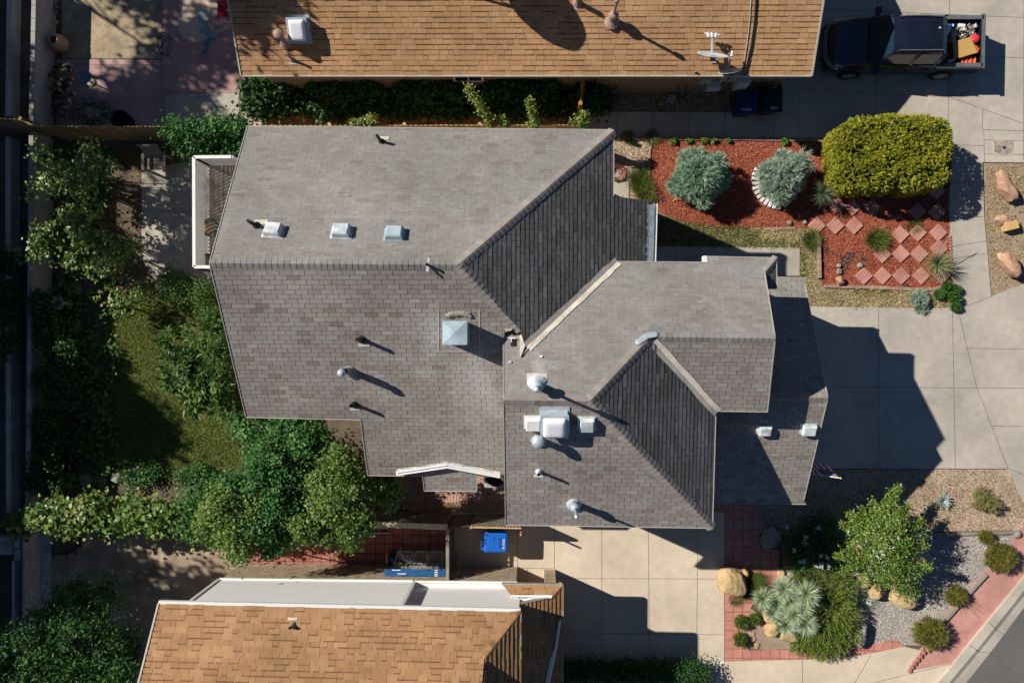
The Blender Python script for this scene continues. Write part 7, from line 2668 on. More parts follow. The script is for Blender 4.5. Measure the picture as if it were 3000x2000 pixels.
# front body (nose, bonnet, doors up to the belt line)
loft([bsec(-2.58, .50, .42, .72, .78, .40), bsec(-2.52, .68, .36, .84, .92, .56), bsec(-2.36, .80, .33, .92, 1.00, .66), bsec(-2.05, .88, .32, .96, 1.05, .74), bsec(-1.55, .90, .32, .98, 1.09, .78),
      bsec(-1.15, .90, .32, 1.0, 1.12, .80), bsec(-.6, .90, .32, 1.02, 1.10, .82), bsec(.4, .90, .32, 1.03, 1.10, .82), bsec(1.02, .90, .32, 1.04, 1.10, .82)], 'body', M_PAINT, truck)
# bed
mb = MB()
x0, x1 = 1.02, 2.50
for s in (-1, 1):
    mb.mesh([T(x, s * y, z) for x in (x0, x1) for y, z in ((.88, .38), (.90, .55), (.90, 1.02), (.87, 1.12), (.74, 1.12), (.74, .62))],
            [(0, 1, 7, 6), (1, 2, 8, 7), (2, 3, 9, 8), (3, 4, 10, 9), (4, 5, 11, 10), (0, 1, 2, 3, 4, 5), (6, 7, 8, 9, 10, 11)])
mb.mesh([T(x0, -.74, .62), T(x1, -.74, .62), T(x1, .74, .62), T(x0, .74, .62)], [(0, 1, 2, 3)], 1)
mb.mesh([T(x0 + .03, -.74, .62), T(x0 + .03, .74, .62), T(x0 + .03, .74, 1.1), T(x0 + .03, -.74, 1.1)], [(0, 1, 2, 3)], 1)
bedo = mb.build('bed', [M_PAINT, M_BLKP], truck)
for s in (-1, 1):
    mb = MB()
    mb.box(T(1.74, s * .815, 1.13), (1.46, .13, .035), M=TR)
    mb.build('bed_rail', M_PLTRIM, truck, bevel=.01)
mb = MB()
mb.box(T(2.51, 0, .82), (.08, 1.66, .58), M=TR)
mb.box(T(2.51, 0, 1.13), (.13, 1.72, .035), 1, M=TR)
mb.build('tailgate', [M_PAINT, M_PLTRIM], truck, bevel=.012)
mb = MB()
mb.box(T(2.60, 0, .50), (.14, 1.7, .18), M=TR)
mb.build('rear_bumper', M_PLTRIM, truck, bevel=.03)
mb = MB()
pts_ = [T(-2.66, -.45, .5), T(-2.60, -.72, .5), T(-2.42, -.88, .5), T(-2.42, .88, .5), T(-2.60, .72, .5), T(-2.66, .45, .5)]
mb.prism([p + Vector((0, 0, .14)) for p in pts_], .26)
mb.build('front_bumper', M_PAINT, truck, bevel=.03)
mb = MB()
for z, dx in ((.80, 0), (.70, -.03)):
    path = [T(-2.36, -.80, z + .1), T(-2.50, -.68, z + .1), T(-2.58, -.45, z + .06), T(-2.60, 0, z + .05), T(-2.58, .45, z + .06), T(-2.50, .68, z + .1), T(-2.36, .80, z + .1)]
    mb.tube([p + Vector((dx, 0, 0)) for p in path], .028, 8)
mb.build('grille_bar', mat('satin_trim', (.28, .29, .31), (.34, .35, .37), scale=5, rough=.4, metal=.4), truck)
# cabin: pillars and roof as a loft; glass as parts
def csec(x, w, z, wt, zt):
    return [T(x, -w, z), T(x, -wt - .04, zt - .10), T(x, -wt, zt), T(x, -wt * .5, zt + .03), T(x, wt * .5, zt + .03), T(x, wt, zt), T(x, wt + .04, zt - .10), T(x, w, z)]


mb = MB()
BX, TXX = -1.22, -.68       # windscreen foot and top
CR = 1.02
secs = [csec(-.70, .80, 1.08, .60, 1.70), csec(-.3, .80, 1.08, .63, 1.76), csec(.4, .80, 1.08, .63, 1.77), csec(.86, .80, 1.08, .61, 1.74), csec(1.02, .79, 1.08, .57, 1.66)]
n = 8
mb.mesh([p for s in secs for p in s], [(i * n + k, i * n + k + 1, (i + 1) * n + k + 1, (i + 1) * n + k) for i in range(4) for k in range(1, 6)] + [tuple(range(32, 40))])
# pillars
for s in (-1, 1):
    for (xa, xb, w_) in ((-1.20, -.70, .07), (.12, .16, .10), (.98, 1.02, .10)):
        mb.bar(T(xa, s * .80, 1.08), T(xb, s * .645, 1.66), w_, .05)
cab = mb.build('cabin', M_PAINT, truck, bevel=0)
mb = MB()
mb.mesh([T(-1.22, -.76, 1.11), T(-1.24, 0, 1.14), T(-1.22, .76, 1.11), T(-.70, .59, 1.69), T(-.71, 0, 1.74), T(-.70, -.59, 1.69)], [(0, 1, 4, 5), (1, 2, 3, 4)])
mb.build('windscreen', M_CARGLASS, truck)
for s in (-1, 1):
    for xa, xb, xc, xd in ((-1.02, .06, .10, -.66), (.20, .94, .94, .22)):
        mb = MB()
        mb.face([T(xa, s * .795, 1.10), T(xb, s * .795, 1.10), T(xc, s * .655, 1.63), T(xd, s * .655, 1.63)])
        mb.build('side_window', M_CARGLASS, truck)
    mb = MB()
    mb.tube([T(-.55, s * .57, 1.80), T(.1, s * .58, 1.825), T(.85, s * .56, 1.80)], .018, 8)
    mb.build('roof_rail', M_PLTRIM, truck)
    mb = MB()
    mb.box(T(-.98, s * 1.02, 1.14), (.16, .24, .18), M=TR)
    mb.bar(T(-.95, s * .86, 1.08), T(-.98, s * .95, 1.12), .05, .05)
    mb.build('mirror', M_PAINT, truck, bevel=.03)
    mb = MB()
    mb.mesh([T(-2.44, s * .60, .90), T(-2.30, s * .80, .95), T(-2.20, s * .86, .94), T(-2.20, s * .89, .80), T(-2.34, s * .84, .78), T(-2.50, s * .66, .76)], [(0, 1, 2, 3, 4, 5)])
    mb.mesh([T(-2.42, s * .60, .92), T(-2.30, s * .79, .965), T(-2.06, s * .86, .965), T(-2.08, s * .83, .99), T(-2.34, s * .74, .99)], [(0, 1, 2, 3, 4)])
    mb.build('headlight', M_LAMP, truck)
    mb = MB()
    mb.box(T(2.55, s * .83, .88), (.05, .12, .36), M=TR)
    mb.build('tail_light', M_REDL, truck)
    for x in (-1.62, 1.52):
        mb = MB()
        ctr = T(x, s * .84, .36)
        ax_ = TR @ Vector((0, s, 0))
        mb.lathe(ctr, [(.20, -.12), (.34, -.12), (.37, -.08), (.37, .06), (.34, .10), (.22, .10), (.21, .06)], 28, 0, axis=ax_)
        w = mb.build('wheel', M_TYRE, truck, smooth=False)
        mb = MB()
        mb.lathe(ctr, [(.215, .07), (.22, .098), (.19, .095), (.185, .07)], 28, 0, axis=ax_)
        Rr = Vector((0, 0, 1)).rotation_difference(ax_).to_matrix()
        for k in range(6):
            a = k * math.pi / 3
            mb.bar(ctr + ax_ * .085, ctr + ax_ * .085 + Rr @ Vector((math.cos(a) * .2, math.sin(a) * .2, 0)), .06, .02, up=ax_)
        mb.lathe(ctr, [(.05, .08), (.05, .1), (.001, .105)], 14, 0, axis=ax_)
        mb.build('rim', M_RIM, w)
    for xx in (-.02, .72):
        mb = MB()
        mb.box(T(xx, s * .905, .90), (.16, .03, .035), M=TR)
        mb.build('door_handle', M_PAINT, truck)
    mb = MB()
    for xx in (-1.05, .14, 1.0):
        mb.bar(T(xx, s * .903, .42), T(xx, s * .903, 1.0), .012, .006, up=TR @ Vector((0, s, 0)))
    mb.build('door_seam', M_BLKP, truck)
    mb = MB()
    mb.box(T(1.05 + .05, s * .76, 1.14), (.7 * .4, .10, .06), M=TR)
    mb.build('sail_panel', M_PAINT, truck, bevel=.015)
mb = MB()
for y in (-.36, -.18, 0, .18, .36):
    mb.tube([T(-.1, y, 1.80), T(.7, y, 1.795)], .012, 6)
mb.build('roof_rib', M_PAINT, truck)
mb = MB()
mb.tube([T(.72, .17, 1.80), T(1.05, .17, 1.62)], .016, 6)
mb.lathe(T(.72, .17, 1.80), [(.03, 0), (.03, .03), (.001, .035)], 8)
mb.build('roof_aerial', M_BOXW, truck)
mb = MB()
mb.bar(T(-1.28, -.7, 1.125), T(-1.26, .7, 1.125), .09, .02)
for s in (-.35, .3):
    mb.bar(T(-1.22, s, 1.15), T(-1.06, s - .4, 1.20), .025, .015)
mb.build('wiper', M_BLKP, truck)

# load in the bed, each thing on its own
def cargo(name, label, cat, x, y, z):
    return thing(name, label, cat, T(x, y, z), 'things loaded in the truck bed')


t = cargo('plywood_sheet', 'tan plywood sheet lying on top of the load in the truck bed', 'panel', 1.95, -.35, 1.1)
mb = MB()
mb.prism([T(x, y, z) for x, y, z in ((1.52, -.02, 1.10), (1.60, -.60, 1.06), (2.32, -.40, 1.16), (2.06, .12, 1.18))], .03)
mb.build('sheet', mat('tan_panel', (.44, .255, .07), (.52, .32, .105), scale=2, rough=.7, fine=.15, stretch=(1, 6, 1)), t)
t = cargo('bucket_lid', 'round white lid facing up at the front of the truck bed', 'lid', 1.25, .30, 1.0)
mb = MB()
mb.lathe(T(1.27, .33, .66), [(.10, 0), (.125, .36), (.135, .37), (.135, .40), (.12, .405), (.001, .41)], 20)
mb.build('bucket', M_LETTER, t)
t = cargo('plastic_bag', 'bright white plastic bag behind the round lid', 'bag', 1.38, .50, .9)
def lump(par, name, c, r, m, seed, sub=3):
    rr = np.random.default_rng(seed)
    bm = bmesh.new()
    bmesh.ops.create_icosphere(bm, subdivisions=sub, radius=1)
    wv = rr.normal(size=(6, 3)) * 2.6
    ph = rr.random(6) * 6
    for v in bm.verts:
        d = np.array(v.co)
        q = 1 + .22 * sum(math.sin(d.dot(w) * (1 + i * .5) + p) / (1 + i * .5) for i, (w, p) in enumerate(zip(wv, ph)))
        v.co = Vector(c) + Vector((d[0] * r[0] * q, d[1] * r[1] * q, d[2] * r[2] * q))
    me = bpy.data.meshes.new(name)
    bm.to_mesh(me)
    bm.free()
    me.materials.append(m)
    o = bpy.data.objects.new(name, me)
    C.objects.link(o)
    adopt(o, par)
    return o


lump(t, 'bag', T(1.38, .52, .98), (.10, .16, .12), M_LETTER, 1)
M_REDBAG = mat('red_plastic', (.62, .03, .05), (.70, .06, .08), scale=6, rough=.4)
M_ORBAG = mat('orange_red_cloth', (.70, .09, .03), (.78, .14, .06), scale=6, rough=.6)
t = cargo('red_bag', 'crimson red bag by the tailgate', 'bag', 2.28, .12, .95)
lump(t, 'bag', T(2.28, .10, 1.02), (.12, .15, .10), M_REDBAG, 2)
t = cargo('red_bag', 'small orange red bag beside the panel corner', 'bag', 2.36, -.22, .95)
lump(t, 'bag', T(2.36, -.24, 1.02), (.07, .11, .09), M_ORBAG, 3)
t = cargo('red_cloth', 'orange red cloth in the near rear corner of the truck bed', 'cloth', 2.1, -.6, .9)
mb = MB()
for k in range(8):
    x = 1.86 + k * .07
    z0, z1 = .95 + .06 * (k % 2), .95 + .06 * ((k + 1) % 2)
    mb.face([T(x, -.46 - .02 * k, z0), T(x + .07, -.46, z1), T(x + .09, -.70, z1 - .05), T(x + .01, -.70, z0 - .05)])
mb.build('cloth', M_ORBAG, t)
t = cargo('cardboard_tube', 'grey brown tube lying along the middle of the truck bed', 'tube', 1.6, .3, .9)
mb = MB()
mb.tube([T(1.60, .45, .98), T(1.57, .0, .98)], .085, 14)
mb.build('tube', mat('card_brown', (.36, .29, .21), (.44, .36, .27), scale=4, rough=.9), t)
t = cargo('dark_sack', 'black sack slumped at the front of the truck bed', 'sack', 1.3, -.1, .9)
lump(t, 'sack', T(1.30, -.02, .90), (.17, .26, .18), mat('black_sack', (.012, .013, .02), (.02, .022, .03), scale=5, rough=.35), 5)
t = cargo('dark_sack', 'second black sack near the side of the truck bed', 'sack', 1.35, -.45, .9)
lump(t, 'sack', T(1.36, -.46, .88), (.20, .20, .17), mat('black_sack', (.012, .013, .02), (.02, .022, .03), scale=5, rough=.35), 6)
t = cargo('yellow_ball', 'small yellow ball on the far bed rail', 'ball', 1.2, .72, 1.1)
mb = MB()
mb.lathe(T(1.22, .72, 1.12), [(.001, 0), (.035, .01), (.045, .045), (.03, .08), (.001, .09)], 12)
mb.build('ball', mat('yellow_plastic', (.62, .5, .02), (.7, .57, .04), scale=5, rough=.4), t, smooth=True)
rods = [mat('steel_odds', (.22, .23, .23), (.48, .49, .49), scale=14, rough=.4, metal=.3), M_LETTER, mat('card_brown', (.36, .29, .21), (.44, .36, .27), scale=4), M_BLUEP, mat('black_sack', (.01, .01, .02)), M_WOODY]
names = [('metal_rod', 'rod'), ('white_carton', 'carton'), ('cardboard_scrap', 'scrap'), ('tool', 'tool')]
t = cargo('scrap_heap', 'tangled heap of silvery rods wire and offcuts in the truck bed', 'scrap', 1.95, .35, .7)
mb = MB()
for k in range(110):
    x, y = random.uniform(1.70, 2.38), random.uniform(.02, .66)
    a = random.gauss(1.1, .6)
    l_ = random.uniform(.08, .28)
    z = random.uniform(.82, 1.03)
    d = Vector((math.cos(a) * l_ / 2, math.sin(a) * l_ / 2, random.uniform(-.05, .05)))
    c = T(x, y, z)
    mi = random.choice((0, 0, 0, 0, 1, 2, 4, 5))
    if random.random() < .75:
        mb.tube([c - d, c + d * random.uniform(.3, .6) + Vector((0, 0, .03)), c + d], random.uniform(.006, .014), 5, mi)
    else:
        mb.box(c, (random.uniform(.04, .1), random.uniform(.03, .08), .04), mi, rot=a)
mb.build('rods', rods, t)
for k, (x, y, z, sx, sy, m, lab) in enumerate(((1.55, .58, 1.0, .12, .09, M_BLUEP2, 'small blue and white box beside the white bag'), (1.85, .58, 1.0, .20, .10, M_LETTER, 'white striped carton at the far side of the bed'), (1.90, .44, 1.02, .18, .10, mat('card_brown', (.36, .29, .21)), 'brown carton below the striped carton'),
                                               (2.28, .56, 1.02, .12, .12, rods[0], 'crumpled silver foil tray in the far rear corner of the bed'))):
    t = cargo('carton', lab, 'box', x, y, z)
    mb = MB()
    mb.box(T(x, y, z), (sx, sy, .09), 0, rot=random.uniform(-.4, .4))
    mb.box(T(x, y, z + .048), (sx * .4, sy * .98, .004), 1)
    mb.build('box', [m, M_LETTER], t, bevel=.006)
for k, (x, y, lab, m) in enumerate(((1.42, -.66, 'clear drinks bottle near the side rail, left of the pair', M_LAMP), (1.54, -.64, 'clear drinks bottle near the side rail, right of the pair', M_LAMP), (1.44, -.72, 'yellow capped jar on the near bed rail', mat('yellow_plastic', (.62, .5, .02))))):
    t = cargo('bottle', lab, 'bottle', x, y, 1.0)
    mb = MB()
    mb.lathe(T(x, y, .95), [(.04, 0), (.045, .1), (.04, .17), (.015, .2), (.015, .23), (.001, .235)], 12)
    mb.build('bottle', m, t)

# ------------------------------------------------------------------ flag on the garage corner
t = thing('flag', 'striped flag with stars hanging from a pole on the grey garage', 'flag', P(2370, 1388, 2.5))
A, B = P(2352, 1384, 2.5), P(2461, 1399.5, 3.35)
mb = MB()
mb.tube([A, B], .015, 8)
mb.lathe(B, [(.015, 0), (.026, .01), (.026, .04), (.001, .05)], 10, 0, axis=(B - A))
mb.tube([A.lerp(B, .46), A.lerp(B, .99)], .021, 8)
mb.build('pole', mat('brass_pole', (.62, .52, .36), (.70, .60, .44), scale=5, rough=.4), t)
hs, he = .985, .12
NSt, NT = 39, 22
mb = MB()
D = (B - A)


def flagpt(s, q):
    p = A + D * (hs + (he - hs) * s)
    fall = q * .95
    sway = math.sin(s * 7 + q * 2.2) * .06 * q
    ext = (.10 + .55 * s ** .8) * (1 - .25 * math.sin(q * 3.1) * s)
    side = Vector((-.24, .80, 0)) * (q * ext * 1.6)
    return p + Vector((0, 0, -fall * (.55 + .15 * s))) + side + Vector((sway * .6 - .10 * q * s, sway, 0))


for i in range(NSt):
    for j in range(NT):
        s0, s1, q0, q1 = i / NSt, (i + 1) / NSt, j / NT, (j + 1) / NT
        stripe = int((i + .5) / 3)
        mi = 0 if stripe % 2 == 0 else 1
        if stripe < 7 and q0 < .42:
            mi = 2
            if i % 3 == 1 and j % 2 == 1:
                mi = 1
        mb.face([flagpt(s0, q0), flagpt(s1, q0), flagpt(s1, q1), flagpt(s0, q1)], mi)
mb.build('cloth', [mat('flag_red', (.36, .012, .03), (.42, .02, .04), scale=5, rough=.7), mat('flag_white', (.62, .62, .68), (.7, .7, .74), scale=5, rough=.7), mat('flag_blue', (.015, .035, .14), (.02, .045, .17), scale=5, rough=.7)], t)

# ------------------------------------------------------------------ air conditioner, ladder, scaffold parts, bits
p = P(1452, 1396, .85)
t = thing('air_conditioner', 'dark round topped air conditioner unit tucked beside the wing wall', 'air conditioner', (p.x, p.y, 0))
mb = MB()
mb.box((p.x, p.y, .42), (.78, .78, .8))
mb.build('case', M_BOXG, t, bevel=.08)
mb = MB()
for k in range(9):
    r = .05 + k * .033
    pts_ = [(p.x + r * math.cos(a * math.pi / 12), p.y + r * math.sin(a * math.pi / 12), .84) for a in range(25)]
    mb.tube(pts_, .006, 5, caps=False)
mb.lathe((p.x, p.y, .825), [(.33, 0), (.33, .006), (.001, .006)], 24, 1)
for k in range(4):
    a = k * math.pi / 2
    mb.bar((p.x, p.y, .845), (p.x + .33 * math.cos(a), p.y + .33 * math.sin(a), .845), .012, .008)
mb.build('fan_grille', [M_BLKP, M_BLACK], t)


def ladder(label, a, b, c, w_, m):
    """two rails a-b and the parallel rail offset by c"""
    t = thing('ladder', label, 'ladder', a)
    mb = MB()
    a, b, c = Vector(a), Vector(b), Vector(c)
    mb.bar(a, b, .03, .075)
    mb.bar(a + c, b + c, .03, .075)
    n = int((b - a).length / .3)
    for k in range(1, n):
        q = a.lerp(b, k / n)
        mb.tube([q, q + c], .016, 8)
    mb.build('rails', m, t)
    return t


M_ALUL = mat('ladder_aluminium', (.40, .41, .42), (.55, .56, .57), scale=8, rough=.35, metal=.5)
ladder('aluminium extension ladder lying against the tan garden wall', P(935, 1564, .1), P(1140, 1560, .1), P(935, 1548, .5) - P(935, 1564, .1), .3, M_ALUL)
# scaffold pile
GP = 'scaffold parts stacked by the brick wall'
M_WIRE = mat('galvanised_mesh', (.17, .21, .21), (.28, .33, .33), scale=10, rough=.5, metal=.3)
for k in range(4):
    x0_, x1_ = 1166 + k * 43 - (10 if k == 0 else 0), 1206 + k * 43
    labs = ['leftmost wire mesh panel leaning by the brick wall', 'second wire mesh panel from the left by the brick wall', 'third wire mesh panel by the brick wall', 'rightmost wire mesh panel against the dark fence']
    t = thing('mesh_panel', labs[k], 'mesh panel', P(x0_, 1640, 0), GP)
    mb = MB()
    a, b, c, d = P(x0_ + 10, 1614, .95), P(x1_ + 4, 1614, .95), P(x1_, 1652, .42), P(x0_ - 2, 1652, .42)
    for (p0, p1) in ((a, b), (b, c), (c, d), (d, a)):
        mb.tube([p0, p1], .02, 6)
    for i in range(1, 13):
        mb.tube([a.lerp(b, i / 13), d.lerp(c, i / 13)], .005, 4, caps=False)
        mb.tube([a.lerp(d, i / 13), b.lerp(c, i / 13)], .005, 4, caps=False)
    mb.build('mesh', M_WIRE, t)
    mb = MB()
    mb.bar((c + d) / 2 + (d - c) * .5 + Vector((0, -.06, 0)), (c + d) / 2 + (c - d) * .5 + Vector((0, -.06, 0)), .06, .03)
    mb.build('frame', M_GALVD, t)
for k, (y, m, lab, x0_, x1_, z) in enumerate(((1650, M_WIRE, 'upper grey perforated plank below the mesh panels', 1150, 1302, .5), (1660, M_GALVD, 'lower grey perforated plank below the mesh panels', 1136, 1286, .45), (1654, M_BLUEP2, 'short blue frame end between the planks and the dark fence', 1286, 1303, .42))):
    t = thing('scaffold_plank', lab, 'plank', P(x0_, y, 0), GP)
    mb = MB()
    a, b = P(x0_, y, z), P(x1_, y, z)
    mb.bar(a, b, .075, .05)
    n = 14
    for i in range(n if k < 2 else 2):
        mb.lathe(a.lerp(b, (i + .5) / n) + Vector((0, 0, .026)), [(.018, 0), (.018, .004), (.001, .004)], 8, 1)
    mb.build('plank', [m, M_BLACK], t)
M_BLUEST = mat('blue_steel', (.02, .11, .30), (.035, .16, .40), scale=4, rough=.45, fine=.2)
for k in range(4):
    y = 1668 + k * 5.4
    t = thing('scaffold_beam', ['uppermost blue scaffold beam in the stack of four', 'second blue scaffold beam in the stack of four', 'third blue scaffold beam in the stack of four', 'lowest blue scaffold beam in the stack of four'][k], 'beam', P(1124, y, 0), GP)
    mb = MB()
    a, b = P(1124 + (k == 0) * 2, y, .85 + .17 * k), P(1303, y + .8, .85 + .17 * k)
    mb.tube([a, b], .026, 10)
    if k in (0, 2):
        mb.box(a.lerp(b, .2 + .05 * k) + Vector((0, 0, .026)), (.28, .03, .006), 1)
    mb.box(a.lerp(b, .86) + Vector((0, 0, .026)), (.10, .03, .008), 1)
    mb.build('beam', [M_BLUEST, M_LETTER], t)
    # end leg
    if k in (0, 3):
        mb = MB()
        for q in (a.lerp(b, .03), a.lerp(b, .97)):
            mb.tube([q, Vector((q.x, q.y, .02))], .02, 8)
        mb.build('leg', M_BLUEST, t)
t = thing('blue_bucket', 'blue tub between the mesh panels and the tan board', 'tub', P(1150, 1633, 0), GP)
mb = MB()
mb.box(P(1150, 1633, .3), (.18, .12, .5), rot=.1)
mb.build('tub', M_BLUEP2, t, bevel=.02)
t = thing('wooden_board', 'short tan board standing left of the blue tub', 'board', P(1137, 1628, 0), GP)
mb = MB()
mb.box(P(1137, 1628, .35), (.04, .30, .6))
mb.build('board', M_WOODY, t)
t = thing('red_marker', 'small red and white marker post on the square pavers', 'marker', P(1174, 1600, 0), GP)
mb = MB()
for k in range(4):
    mb.tube([P(1173, 1598 + k * 4, .35 + .0 * k), P(1173.5, 1602 + k * 4, .35)], .03, 8, k % 2)
mb.tube([P(1173, 1602, .0), P(1173, 1602, .35)], .02, 8)
mb.build('post', [M_REDBAG, mat('orange_paint', (.75, .3, .12))], t)

# garden things at the back
t = thing('garden_bench', 'grey wooden garden chair in the shade below the brown fence', 'bench', P(455, 475, 0))
mb = MB()
p = P(458, 477, .42)
for k in range(5):
    mb.box(p + Vector((0, -.20 + .10 * k, 0)), (.62, .085, .03), 0, random.random())
mb.build('seat', M_WOODG, t)
mb = MB()
for k in range(6):
    mb.box(p + Vector((-.26 + .105 * k, .33, .32)), (.09, .03, .6), 0, random.random(), M=Matrix.Rotation(-.3, 3, 'X'))
mb.bar(p + Vector((-.36, .44, .62)), p + Vector((.34, .44, .62)), .05, .08)
mb.build('backrest', M_WOODG, t)
for s in (-1, 1):
    mb = MB()
    mb.box(p + Vector((s * .36, -.02, .2)), (.10, .66, .03))
    mb.build('armrest', M_WOODG, t)
    for yy in (-.24, .22):
        mb = MB()
        mb.box(p + Vector((s * .33, yy, -.12)), (.07, .07, .6))
        mb.build('leg', M_WOODG, t)
def pot(name, label, px, py, prof, m, n=24, cat='pot', soil=None, z=0.0, group=None):
    t = thing(name, label, cat, P(px, py, z), group)
    mb = MB()
    mb.lathe(P(px, py, z), prof, n)
    mb.build('body', m, t, smooth=True)
    if soil:
        mb = MB()
        c = P(px, py, z)
        mb.lathe(c, [(soil[0], soil[1]), (soil[0] * .5, soil[1] + .02), (.001, soil[1] + .03)], n)
        mb.build('soil', soil[2], t)
    return t


pot('clay_urn', 'big pale clay urn with a dark open mouth by the left wall', 190, 137, [(.16, 0), (.26, .15), (.285, .38), (.25, .55), (.17, .66), (.175, .70), (.14, .70), (.13, .60), (.18, .45), (.001, .2)], M_TERRA)
pot('white_birdbath', 'white round birdbath bowl in the dark garden bed', 203, 889, [(.16, 0), (.14, .04), (.06, .10), (.06, .55), (.12, .62), (.245, .72), (.245, .76), (.20, .75), (.12, .66), (.001, .64)], M_BLOCK, cat='birdbath')
pot('black_planter', 'large black round planter in front of the brown fence', 375, 362, [(.26, 0), (.31, .5), (.33, .52), (.30, .53), (.27, .4), (.001, .2)], M_BLKP)
pot('green_planter', 'round green planter with brown soil on the balcony', 627, 670, [(.19, 0), (.25, .3), (.27, .31), (.27, .34), (.235, .34), (.22, .27)], mat('green_glaze', (.04, .14, .13), (.06, .18, .17), scale=4, rough=.4), soil=(.23, .28, M_SAND), z=ZD)
pot('dark_planter', 'second planter half hidden by the roof corner on the balcony', 622, 767, [(.17, 0), (.21, .3), (.23, .31), (.2, .32), (.19, .26)], mat('dark_glaze', (.03, .03, .03), (.06, .055, .05), scale=4, rough=.4), soil=(.2, .27, M_SOIL), z=ZD)
t = thing('birdbath_stand', 'blue bowl on a stand on the red patio with a pale round base beside it', 'birdbath', P(268, 240, 0))
mb = MB()
mb.lathe(P(268, 242, .03), [(.14, 0), (.14, .05), (.05, .10), (.03, .1)], 20)
mb.build('base', mat('pale_ring', (.50, .42, .30), (.58, .5, .37), scale=5, rough=.8), t)
mb = MB()
mb.tube([P(268, 242, .05), P(258, 235, 1.0)], .025, 8)
mb.build('stem', M_BLKP, t)
mb = MB()
mb.lathe(P(254, 229, 1.0), [(.04, 0), (.15, .03), (.225, .12), (.225, .14), (.19, .12), (.1, .06), (.09, .09), (.05, .09), (.04, .05), (.001, .05)], 24)
mb.build('bowl', mat('blue_glaze', (.10, .17, .22), (.15, .235, .29), scale=4, rough=.35), t, smooth=True)
t = thing('plant_hoop', 'thin dark wire hoop stand at the edge of the patio', 'hoop', P(480, 130, 0))
mb = MB()
c = P(482, 130, .35)
for dz, r in ((0, 1.0), (.12, .92)):
    mb.tube([c + Vector((.21 * r * math.cos(a * math.pi / 14), .40 * r * math.sin(a * math.pi / 14), dz)) for a in range(29)], .012, 6, caps=False)
for k in range(4):
    a = k * 1.57 + .5
    mb.tube([c + Vector((.2 * math.cos(a), .38 * math.sin(a), .12)), c + Vector((.22 * math.cos(a), .42 * math.sin(a), -.34))], .012, 6)
mb.tube([c + Vector((-.1, -.2, .1)), c + Vector((.1, .15, .12))], .015, 6)
mb.build('hoop', M_BLKP, t)
# red folding chair
t = thing('folding_chair', 'red canvas folding chair at the corner of the upper house', 'chair', P(652, 30, 0))
mb = MB()
a, b, c, d = P(637, 14, .45), P(666, 12, .45), P(670, 50, .42), P(636, 52, .42)
N_ = 6
for i in range(N_):
    for j in range(N_):
        def q_(u, v):
            p = a.lerp(b, u).lerp(d.lerp(c, u), v)
            return p - Vector((0, 0, .08 * math.sin(u * 3.14) * math.sin(v * 3.14)))
        mb.face([q_(i / N_, j / N_), q_((i + 1) / N_, j / N_), q_((i + 1) / N_, (j + 1) / N_), q_(i / N_, (j + 1) / N_)])
mb.face([P(636, 2, .9), P(664, 0, .9), P(666, 11, .47), P(637, 13, .47)])
M_REDC = mat('red_canvas', (.42, .02, .05), (.52, .04, .08), scale=6, rough=.7)
mb.build('seat', M_REDC, t)
mb = MB()
for q0, q1 in ((a, P(668, 60, .03)), (b, P(638, 58, .03)), (d, P(664, 6, .03)), (c, P(638, 8, .03)), (a, P(636, 0, .95)), (b, P(665, -2, .95))):
    mb.tube([q0, q1], .012, 6)
mb.build('frame', M_BLKP, t)
# log pile
LOGS = [(162, 196, 1), (175, 190, 0), (190, 192, 1), (203, 190, 1), (165, 210, 0), (180, 207, 0), (196, 204, 0), (160, 225, 0), (172, 232, 1), (186, 236, 1), (200, 232, 0), (166, 246, 1), (182, 252, 0), (199, 248, 1), (160, 262, 0), (176, 268, 1),
        (193, 264, 1), (205, 276, 0), (165, 285, 0), (182, 286, 0), (196, 298, 1), (160, 310, 1), (176, 306, 0), (190, 318, 0), (166, 330, 0), (182, 338, 0)]
LL = ['first', 'second', 'third', 'fourth', 'fifth', 'sixth', 'seventh', 'eighth', 'ninth', 'tenth', 'eleventh', 'twelfth', 'thirteenth', 'fourteenth', 'fifteenth', 'sixteenth', 'seventeenth', 'eighteenth', 'nineteenth', 'twentieth', 'twenty first', 'twenty second', 'twenty third',
      'twenty fourth', 'twenty fifth', 'twenty sixth']
M_CUT = mat('cut_log_end', (.45, .33, .20), (.55, .42, .27), scale=8, rough=.9)
for k, (x, y, cut) in enumerate(LOGS):
    t = thing('firewood_log', 'firewood log in the pile between the left wall and the red patio', 'log', P(x, y, 0), 'firewood logs piled by the left wall')
    mb = MB()
    z = .12 + .22 * ((k * 7) % 3)
    a = random.uniform(-.5, .5)
    d = Vector((math.cos(a), math.sin(a) * .8, .55 * cut + random.uniform(-.1, .1))) * random.uniform(.13, .2)
    c = P(x, y, z)
    r = random.uniform(.05, .085)
    mb.tube([c - d, c + d], r, 9, 0, caps=False)
    up_ = d.normalized()
    mb.lathe(c + d, [(r, 0), (.001, .002)], 9, 1, axis=up_)
    mb.lathe(c - d, [(r, 0), (.001, -.002)], 9, 1, axis=up_)
    mb.build('log', [M_BARK, M_CUT], t)
for k, (x, y, lab) in enumerate(((165, 5, 'round brown edging log at the top by the left wall'), (164, 22, 'second round edging log below the topmost one'), (163, 38, 'third edging log by the left wall'), (165, 68, 'largest reddish edging log by the left wall'))):
    t = thing('edging_log', lab, 'log', P(x, y, 0), 'edging logs by the left wall')
    mb = MB()
    mb.lathe(P(x, y, 0), [(.09, 0), (.09, .18), (.08, .2), (.001, .205)], 12, 0)
    mb.build('log', M_TERRA if k == 3 else M_WOODG, t)
